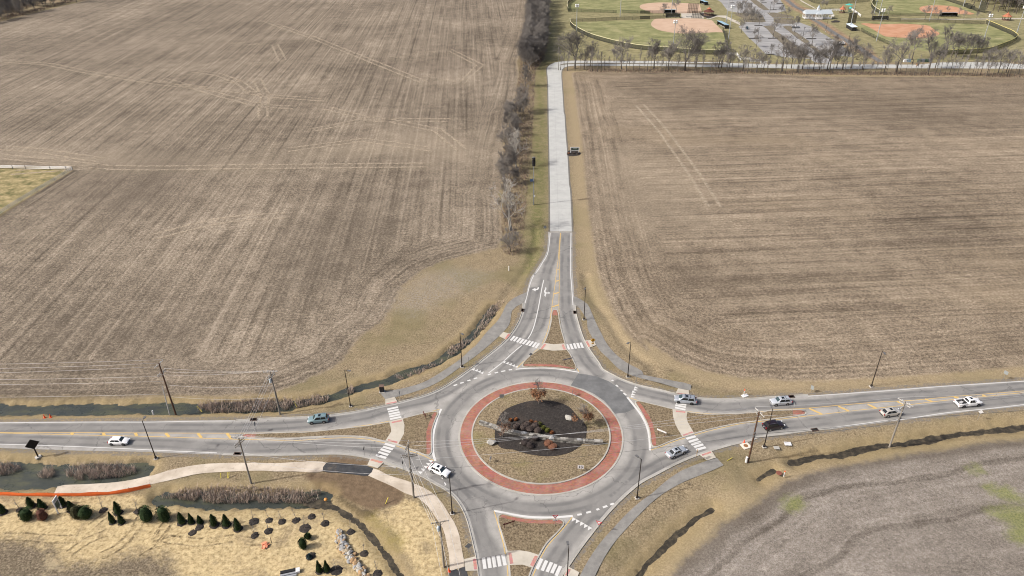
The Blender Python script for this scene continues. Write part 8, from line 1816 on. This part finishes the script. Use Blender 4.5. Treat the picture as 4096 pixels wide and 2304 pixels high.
w_ = mb.build('stonework', [stone_mat('wall_stone', (.16, .152, .135), (.28, .268, .24)), stone_mat('wall_stone_pale', (.25, .24, .22), (.38, .365, .335)), stone_mat('wall_stone_dark', (.07, .066, .06), (.14, .132, .12))], o)
for x, y in WALL_PIERS:
    me = rock(int(x * 31), .8); me.materials.append(M_STONES[2])
    q = mesh_obj('pier_stone', me, o, (x, y, island_z(x, y) + .75))
    q.scale = (1.5, 1.1, 1.2)
rnd = random.Random(13)
for i, (dx, dy) in enumerate(((-.6, 0), (.5, .4), (-1.0, -1.2))):
    x, y = BOULDERS[1][0] + 7.3 + dx, BOULDERS[1][1] + .9 + dy
    o = bpy.data.objects.new('pale_stone', ROCKS[0]); COL.objects.link(o)
    o.location = (x, y, island_z(x, y) + .2); o.scale = (.5, .4, .4)
    tag(o, 'small pale stone on the mulch before the stone wall', 'stone', 'small pale stones on the mulch')
# white slab and steps at the bottom
x, y = POINTS['slab']
mb = MB().prism([(x - 3.9 + 3.9 * math.cos(t) * (1.0) + 1.2, y - 3.0 + 3.3 * math.sin(t)) for t in [math.pi * k / 20 for k in range(21)]] + [(x - 6.6, y - 6), (x + 1.2, y - 6)], .0, .35)
tag(mb.build('white_slab', plain('fresh_white_concrete', (.66, .66, .65), .7)), 'curved white concrete slab at the plot edge', 'slab')
x, y = POINTS['steps']
o = thing('entry_steps', 'grey metal bench like steps with dark panel beside the white slab', 'steps', (x, y, 0), R(14))
MB().box((-.2, .45, .30), (2.6, .55, .5)).build('dark_panel', M_SK, o)
MB().box((-.2, -.05, .22), (2.7, .35, .3)).box((-.1, -.45, .13), (2.7, .35, .2)).build('tread', plain('tread_grey', (.30, .31, .33), .5, .3), o)
MB().box((1.5, .25, .3), (.7, .9, .5)).build('landing', M_SW, o)

# ------------------------------------------------------------------ ball park
M_BLACKMETAL = plain('black_painted_steel', (.018, .018, .018), .6)
M_STEEL = plain('pale_galvanised_steel', (.40, .42, .43), .45, .4)
M_WHITEP = plain('white_gloss_timber', (.70, .70, .70), .5)
m_ = Mat('black_chain_mesh')
M_MESH = m_.done(m_.mix(m_.noise(.8, 3), (.018, .018, .016), (.035, .035, .03)), .8, 0, .2, 0.42)
m_ = Mat('dark_wind_screen')
M_SCREEN = m_.done(m_.mix(m_.noise(.8, 3), (.035, .038, .026), (.055, .055, .04)), .85, 0, .2, 0.78)
M_YTOP = plain('yellow_fence_cap', (.52, .45, .16), .6)
def fence_line(name, label, pts, h, mesh, cap=None, post_every=4.0, round_=True, group='ball field fences'):
    o = thing(name, label, 'fence', (0, 0, 0), 0, group)
    pts = catmull(pts, 2.5) if round_ else pts
    mb = MB()
    vs = [v for x, y in pts for v in ((x, y, .05), (x, y, h))]
    mb.add(vs, [(2 * i, 2 * i + 2, 2 * i + 3, 2 * i + 1) for i in range(len(pts) - 1)])
    mb.build('netting', mesh, o)
    MB().tube([(x, y, h) for x, y in pts], .16 if cap else .06, 5).build('top_rail', cap or M_BLACKMETAL, o)
    acc, last, n = 0.0, pts[0], 0
    for a, b in zip(pts[:-1], pts[1:]):
        acc += math.hypot(b[0] - a[0], b[1] - a[1])
        if acc >= post_every and n < 95:
            acc, n = 0.0, n + 1
            MB().tube([(b[0], b[1], 0), (b[0], b[1], h)], .07, 4).build('post', M_BLACKMETAL, o)
    return o
fence_line('outfield_fence', 'long curving yellow topped fence round the nearest left outfield', FENCE_A, 3.0, M_SCREEN, plain('cream_fence_cap', (.62, .57, .36), .6))
fence_line('side_fence', 'dark side fence from the blue roofed dugout down to the white rail fence', FENCE_A2, 3.0, M_SCREEN)
fence_line('side_fence', 'black mesh fence along the far side of the nearest left outfield', FENCE_A3, 2.4, M_MESH)
fence_line('outfield_fence', 'pale topped fence round the end of the far left outfield', FENCE_B, 3.0, M_SCREEN, plain('cream_fence_cap', (.62, .57, .36), .6))
fence_line('side_fence', 'black mesh fence along the near side of the far left outfield, short run', FENCE_B2, 2.4, M_MESH)
fence_line('side_fence', 'black mesh fence in front of the far left infield', FENCE_B3, 2.4, M_MESH)
fence_line('outfield_fence', 'yellow topped fence curving round the orange field outfield', FENCE_C, 3.0, M_SCREEN, M_YTOP)
fence_line('side_fence', 'dark fence beside the creek along the orange infield', FENCE_C2, 2.2, M_MESH)
fence_line('side_fence', 'dark mesh fence behind the orange field in front of the walk', FENCE_C3, 2.4, M_MESH)
fence_line('outfield_fence', 'curved dark fence at the end of the far right outfield', FENCE_D, 3.0, M_SCREEN, plain('cream_fence_cap', (.62, .57, .36), .6))
fence_line('side_fence', 'dark mesh fence running behind the white pavilion', FENCE_E, 3.0, M_MESH)
fence_line('side_fence', 'dark mesh fence in front of the far right field', FENCE_F, 2.2, M_MESH)
fence_line('side_fence', 'dark fence between the far right field and the wood', FENCE_G, 2.6, M_SCREEN)
# white zigzag rail fence
o = thing('rail_fence', 'white zigzag rail fence beside the park road behind the trees', 'fence', (0, 0, 0))
for h in (.6, 1.15, 1.7):
    mb = MB()
    mb.tube([(x, y, h) for x, y in FENCE_W], .13, 4)
    mb.build('rail', M_WHITEP, o)
for a, b in zip(FENCE_W[:-1], FENCE_W[1:]):
    k = max(1, int(math.hypot(b[0] - a[0], b[1] - a[1]) / 2.6))
    for i in range(k): MB().box((a[0] + (b[0] - a[0]) * i / k, a[1] + (b[1] - a[1]) * i / k, .95), (.3, .3, 1.95)).build('post', M_WHITEP, o)
# backstops
for i, ((a, b), lab) in enumerate(zip(BACKSTOPS, ('tall black backstop net behind the orange infield', 'tall black backstop frame behind the far left infield', 'low black backstop frame behind the nearest tan infield', 'dark backstop net by the wood at the far right field'))):
    o = thing('backstop', lab, 'backstop', (0, 0, 0), 0, 'ball field backstops')
    h = (7.5, 7.5, 5.5, 8)[i]
    mb = MB()
    n = 6
    pt = lambda k: (a[0] + (b[0] - a[0]) * k / n, a[1] + (b[1] - a[1]) * k / n)
    mb.add([v for k in range(n + 1) for v in ((*pt(k), .05), (*pt(k), h))], [(2 * k, 2 * k + 2, 2 * k + 3, 2 * k + 1) for k in range(n)])
    mb.build('netting', M_SCREEN if i in (0, 3) else M_MESH, o)
    for k in range(n + 1): MB().tube([(*pt(k), 0), (*pt(k), h)], .10, 5).build('post', M_BLACKMETAL, o)
    for z in (h * .5, h): MB().tube([(*pt(0), z), (*pt(n), z)], .08, 4).build('rail', M_BLACKMETAL, o)
# dugouts
ROOF = {'black': plain('dugout_black_roof', (.025, .025, .025), .6), 'blue': plain('dugout_blue_roof', (.27, .42, .52), .5), 'white': plain('dugout_pale_roof', (.52, .60, .66), .5), 'grey': plain('dugout_grey_roof', (.26, .28, .31), .5)}
DT_ = ['open black framed dugout at the far edge of the nearest tan infield', 'long pale blue roofed dugout between the two tan infields', 'blue roofed dugout at the right end of the nearest tan infield', 'blue roofed dugout beside the far left backstop', 'pale roofed dugout by the orange infield and creek', 'open black dugout behind the orange infield', 'long grey roofed dugout before the far right infield', 'open black dugout against the wood']
for i, (k, x0, y0, x1, y1) in enumerate(DUGOUTS):
    L = math.hypot(x1 - x0, y1 - y0)
    a = math.atan2(y1 - y0, x1 - x0)
    o = thing('dugout', DT_[i], 'dugout', ((x0 + x1) / 2, (y0 + y1) / 2, .05), a, 'ball field dugouts')
    dpt = 3.0
    s = 1 if math.cos(a) > 0 else -1
    kk = 'blue' if k.startswith('blue') else k
    h = 2.7
    if kk == 'black':
        MB().box((0, s * dpt / 2, h), (L, .2, .25)).box((0, 0, h), (L, .2, .25)).build('frame', M_BLACKMETAL, o)
        MB().box((0, s * dpt, h * .5), (L, .12, h)).build('back_screen', M_SCREEN, o)
    else:
        MB().box((0, s * dpt / 2, h + .1), (L + .8, dpt + .9, .16), 0, 0, Matrix.Rotation(R(-7) * s, 3, 'X')).build('roof', ROOF[kk], o)
        MB().box((0, s * dpt, h * .5), (L, .15, h)).build('back_wall', M_BLACKMETAL, o)
    for t in (-.5, -.17, .17, .5):
        MB().box((t * (L - .2), 0, h / 2), (.18, .18, h)).build('post', M_BLACKMETAL, o)
    for t in (-.5, .5): MB().box((t * (L - .1), s * dpt / 2, h * .45), (.1, dpt - .3, h * .85)).build('side_screen', M_BLACKMETAL, o)
    MB().box((0, s * 1.0, .45), (L * .86, .4, .12)).build('bench', plain('bench_pale', (.42, .42, .42), .6), o)
# gazebos
for i, (x, y) in enumerate(GAZEBOS):
    rm = plain('red_brown_shingles', (.085, .028, .020), .8) if i == 0 else plain('orange_shingles', (.33, .12, .065), .8)
    o = thing('gazebo', ['dark red roofed octagonal gazebo on black mulch between the tan infields', 'small orange roofed gazebo at the edge of the wood', 'orange roofed play shelter behind the white pavilion'][i], 'gazebo', (x, y, .05), .3)
    r = (4.0, 3.0, 2.2)[i]
    MB().lathe([(r * 1.02, 0), (r * 1.02, .25)], 8).build('floor', plain('gazebo_floor', (.16, .11, .08), .8), o)
    mb = MB().lathe([(r * 1.18, 2.75), (r * .42, 4.3), (r * .36, 4.3)], 8)
    mb.build('roof', rm, o)
    if i == 0:
        MB().lathe([(r * .34, 4.25), (r * .34, 4.8)], 8).build('lantern', M_BLACKMETAL, o)
    MB().lathe([(r * .50, 4.75), (r * .12, 5.7), (.06, 6.5)], 8, (0, 0, 0 if i == 0 else -.45)).build('cupola', plain('orange_shingles', (.33, .12, .065), .8), o)
    for k in range(8):
        a = 2 * math.pi * k / 8 + .39
        MB().box((r * .95 * math.cos(a), r * .95 * math.sin(a), 1.45), (.2, .2, 2.6), a).build('post', plain('gazebo_post', (.10, .05, .035), .8), o)
    mb = MB()
    for k in range(8):
        if k == 6: continue
        a, b = 2 * math.pi * k / 8 + .39, 2 * math.pi * (k + 1) / 8 + .39
        for z in (.55, 1.1): mb.tube([(r * .95 * math.cos(a), r * .95 * math.sin(a), z), (r * .95 * math.cos(b), r * .95 * math.sin(b), z)], .07, 4)
    mb.build('railing', plain('gazebo_post', (.10, .05, .035), .8), o)
# white covered pavilion standing over the creek
x, y = BRIDGE_C
o = thing('covered_bridge', 'long white arcaded pavilion with grey roof and spired cupola over the creek', 'pavilion', (x + 1.0, y + 3.6, .1), R(-2.5))
Lb, Wb = 20.5, 7.0
MB().box((0, 0, .45), (Lb, Wb, .35)).build('deck', plain('deck_white', (.55, .55, .55), .6), o)
MB().add([(-Lb / 2 - .5, -Wb / 2 - .6, 4.0), (Lb / 2 + .5, -Wb / 2 - .6, 4.0), (Lb / 2 + .5, Wb / 2 + .6, 4.0), (-Lb / 2 - .5, Wb / 2 + .6, 4.0), (-Lb / 2 + .4, 0, 6.6), (Lb / 2 - .4, 0, 6.6)], [(0, 1, 5, 4), (2, 3, 4, 5), (1, 2, 5), (3, 0, 4), (3, 2, 1, 0)]).build('roof', plain('pale_grey_shingles', (.34, .38, .41), .7), o)
MB().box((0, -Wb / 2, 3.75), (Lb, .3, .5)).box((0, Wb / 2, 3.75), (Lb, .3, .5)).box((-Lb / 2, 0, 3.75), (.3, Wb - .3, .5)).box((Lb / 2, 0, 3.75), (.3, Wb - .3, .5)).build('fascia', M_WHITEP, o)
for k in range(9):
    for s in (-1, 1):
        px_ = -Lb / 2 + .3 + (Lb - .6) * k / 8
        MB().box((px_, s * Wb / 2, 2.05), (.34, .32, 2.9)).build('column', M_WHITEP, o)
for s in (-1, 1):
    mb = MB()
    for k in range(8):
        c0 = -Lb / 2 + .3 + (Lb - .6) * (k + .5) / 8
        w = (Lb - .6) / 16 - .17
        prof = [(c0 - w, 3.5), (c0 - w, 2.8)] + [(c0 - w * math.cos(math.pi * j / 8), 2.8 + .62 * math.sin(math.pi * j / 8)) for j in range(1, 8)] + [(c0 + w, 2.8), (c0 + w, 3.5)]
        plate(mb, prof, s * Wb / 2 - .06, s * Wb / 2 + .06)
    mb.build('arcade', M_WHITEP, o)
    mb = MB()
    for z in (.95, 1.35, 1.7): mb.box((0, s * Wb / 2, z), (Lb - .4, .10, .10))
    for k in range(60): mb.box((-Lb / 2 + .3 + k * (Lb - .6) / 59, s * Wb / 2 + .07, 1.2), (.09, .06, 1.0))
    mb.build('railing', M_WHITEP, o)
mb = MB().box((0, -Wb / 2 - 1.0, .45), (5.2, 2.2, .36)).box((0, -Wb / 2 - 1.0, 3.9), (5.4, 2.3, .3))
mb.build('bay', M_WHITEP, o)
MB().add([(-2.8, -Wb / 2 - 2.2, 4.05), (2.8, -Wb / 2 - 2.2, 4.05), (2.8, -Wb / 2, 4.3), (-2.8, -Wb / 2, 4.3), (0, -Wb / 2 + .6, 5.5)], [(0, 1, 4), (1, 2, 4), (3, 0, 4)]).build('bay_roof', plain('pale_grey_shingles', (.34, .38, .41), .7), o)
mb = MB()
for k in range(5): mb.box((-2.4 + k * 1.2, -Wb / 2 - 2.0, 2.1), (.22, .2, 3.2))
mb.box((0, -Wb / 2 - 2.0, 1.15), (4.8, .1, 1.0))
mb.build('bay_front', M_WHITEP, o)
MB().box((0, 0, 6.9), (1.9, 1.9, 1.6)).box((0, 0, 7.75), (2.2, 2.2, .16)).build('cupola', M_WHITEP, o)
MB().lathe([(1.35, 7.83), (.05, 10.2)], 4).build('spire', plain('pale_grey_shingles', (.34, .38, .41), .7), o)
MB().box((0, 0, -.05), (Lb * .42, Wb * .9, .7)).build('abutment', M_TRIM, o)
# white railings, tower and parasol beyond the pavilion
for nm, pts in (('RAIL', RAIL), ('RAIL2', RAIL2), ('RAIL3', RAIL3)):
    o = thing('white_railing', {'RAIL': 'straight white railing behind the pavilion', 'RAIL2': 'white railing of the sloping ramp by the black backstop', 'RAIL3': 'short white railing at the end of the pavilion'}[nm], 'railing', (0, 0, 0), 0, 'white railings at the pavilion')
    for z in (.5, 1.0, 1.5): MB().tube([(a, b, z) for a, b in pts], .11, 4).build('rail', M_WHITEP, o)
    for (a, b), (c, d) in zip(pts[:-1], pts[1:]):
        k = max(1, int(math.hypot(c - a, d - b) / 2))
        for i in range(k + 1): MB().box((a + (c - a) * i / k, b + (d - b) * i / k, .85), (.24, .24, 1.7)).build('post', M_WHITEP, o)
x, y, h = UMBRELLA
o = thing('parasol', 'teal square parasol on a pole behind the pavilion', 'parasol', (x, y, 0))
MB().tube([(0, 0, 0), (0, 0, 3.6)], .09, 6).build('pole', M_BLACKMETAL, o)
MB().lathe([(3.1, 3.3), (.1, 4.3)], 8).build('canopy', plain('teal_canvas', (.05, .36, .32), .7), o)
x, y = PLAYTOWER
o = thing('play_tower', 'teal painted play tower by the white ramp railing', 'play tower', (x, y, 0))
for a, b in ((-.9, -.9), (.9, -.9), (.9, .9), (-.9, .9)): MB().box((a, b, 1.9), (.2, .2, 3.8)).build('post', plain('play_green', (.02, .10, .09), .6), o)
MB().box((0, 0, 1.6), (2.0, 2.0, .2)).build('platform', plain('play_green', (.02, .10, .09), .6), o)
MB().lathe([(1.7, 3.8), (.06, 5.2)], 4).build('roof', plain('teal_canvas', (.05, .36, .32), .7), o)
# floodlights
for i, (x, y, h) in enumerate(BALL_LIGHTS):
    h = {0: 19, 2: 17, 3: 22, 8: 20.5, 10: 17, 11: 18.5}.get(i, h)
    o = thing('floodlight_pole', ['floodlight pole inside the fence of the nearest left outfield', 'floodlight pole between the two left outfields', 'floodlight pole rising behind the largest dark tree', 'nearer floodlight pole on the grass beside the car park', 'farther floodlight pole on the grass beside the car park', 'floodlight pole behind the black framed dugout',
                                  'floodlight pole in front of the pale roofed dugout', 'floodlight pole beside the open black dugout behind the orange infield', 'leaning looking floodlight pole by the creek side fence', 'floodlight pole before the grey roofed dugout', 'floodlight pole among the trees of the orange field outfield', 'floodlight pole at the yellow fence end by the wood', 'floodlight pole inside the far right outfield', 'floodlight pole behind the far right infield', 'floodlight pole beside the far backstop net'][i], 'floodlight', (x, y, 0), 0, 'floodlight poles of the ball fields')
    MB().tube([(0, 0, 0), (0, 0, h * .3), (0, 0, h)], [.30, .26, .16], 8).build('pole', M_STEEL, o)
    MB().box((0, -.3, h * .18), (.6, .5, 1.6)).build('control_box', M_STEEL, o)
    for dx, dz in ((-.8, 0), (.8, 0), (-.8, -1.1), (.8, -1.1)):
        MB().lathe([(.15, -.3), (.62, .22), (.66, .3), (.1, .32)], 10, (0, 0, 0), 0, 'Y').build('lamp', plain('floodlight_white', (.66, .67, .68), .4), o, loc=(dx, 0, h + dz))
    MB().box((0, 0, h - .0), (1.9, .12, .12)).box((0, 0, h - 1.1), (1.9, .12, .12)).build('crossarm', M_STEEL, o)
for i, (x, y, h) in enumerate(LOT_LIGHTS):
    o = thing('car_park_lamp', ['dark lamp post on the grass island by the far lot', 'dark lamp post between two car park trees', 'dark lamp post on the tan strip beside the pickup lot', 'dark lamp post on the creek bank by the pavilion', 'dark lamp post on the creek bank by the loaded trailer'][i], 'street lamp', (x, y, 0), 0, 'lamp posts of the car park')
    h = max(h, 8)
    MB().tube([(0, 0, 0), (0, 0, h)], [.14, .09], 6).build('pole', M_BRONZE, o)
    MB().box((0, -.5, h), (.5, 1.0, .18)).build('lamp_head', M_BRONZE, o)
    MB().lathe([(.35, 0), (.3, .7)], 10).build('base', M_FOOT, o)
# dark planted bars and bins in the car park
for i, (a, b) in enumerate(LOT_BEDS):
    mb = MB().box((0, 0, .14), (b, 1.6, .26))
    tag(mb.build('planting_bed', M_MULCH, None, loc=(a[0], a[1], 0)), 'dark mulched planting bed under a tree across the car park bays', 'planting bed', 'planting beds in the car park')
o = thing('picnic_table', 'pale picnic table on the plaza behind the nearest infield', 'table', (PICNIC[0], PICNIC[1], .06))
MB().box((0, 0, .75), (4.5, .9, .08)).build('table_top', M_STEEL, o)
for s in (-1, 1): MB().box((0, s * .85, .45), (4.5, .35, .06)).build('bench', M_STEEL, o)
for s in (-1, 1): MB().box((s * 1.7, 0, .37), (.1, 1.7, .7)).build('leg', M_BLACKMETAL, o)
for i, (x, y) in enumerate(BRIGHT_BITS):
    o = thing(['orange_barrel', 'utility_cabinet', 'utility_cabinet', 'sign_panel'][i], ['orange barrel standing on the park road edge', 'white cabinet with blue side by the park road', 'row of dark green cabinets by the park road', 'small white panel standing on a car park strip'][i], ['barrel', 'cabinet', 'cabinet', 'sign'][i], (x, y, .05))
    if i == 0:
        MB().lathe([(.45, 0), (.38, 1.2), (.1, 1.25)], 12).build('body', plain('barrel_orange', (.70, .30, .02), .5), o)
        MB().lathe([(.47, .4), (.45, .6)], 12).build('band', M_SW, o)
    elif i == 3:
        MB().box((0, 0, .9), (1.3, .15, 1.5)).build('panel', M_SW, o); MB().box((0, 0, .1), (.2, .2, .3)).build('post', M_SW, o)
    else:
        for k in range(2 if i == 1 else 4): MB().box((k * 2.3, 0, .9), (1.8, 1.2, 1.8)).build('box', [M_SW, plain('cab_blue', (.2, .33, .45), .5), plain('cab_green', (.06, .10, .07), .6), M_SIGNBACK][k if i == 1 else (2 + k % 2)], o)
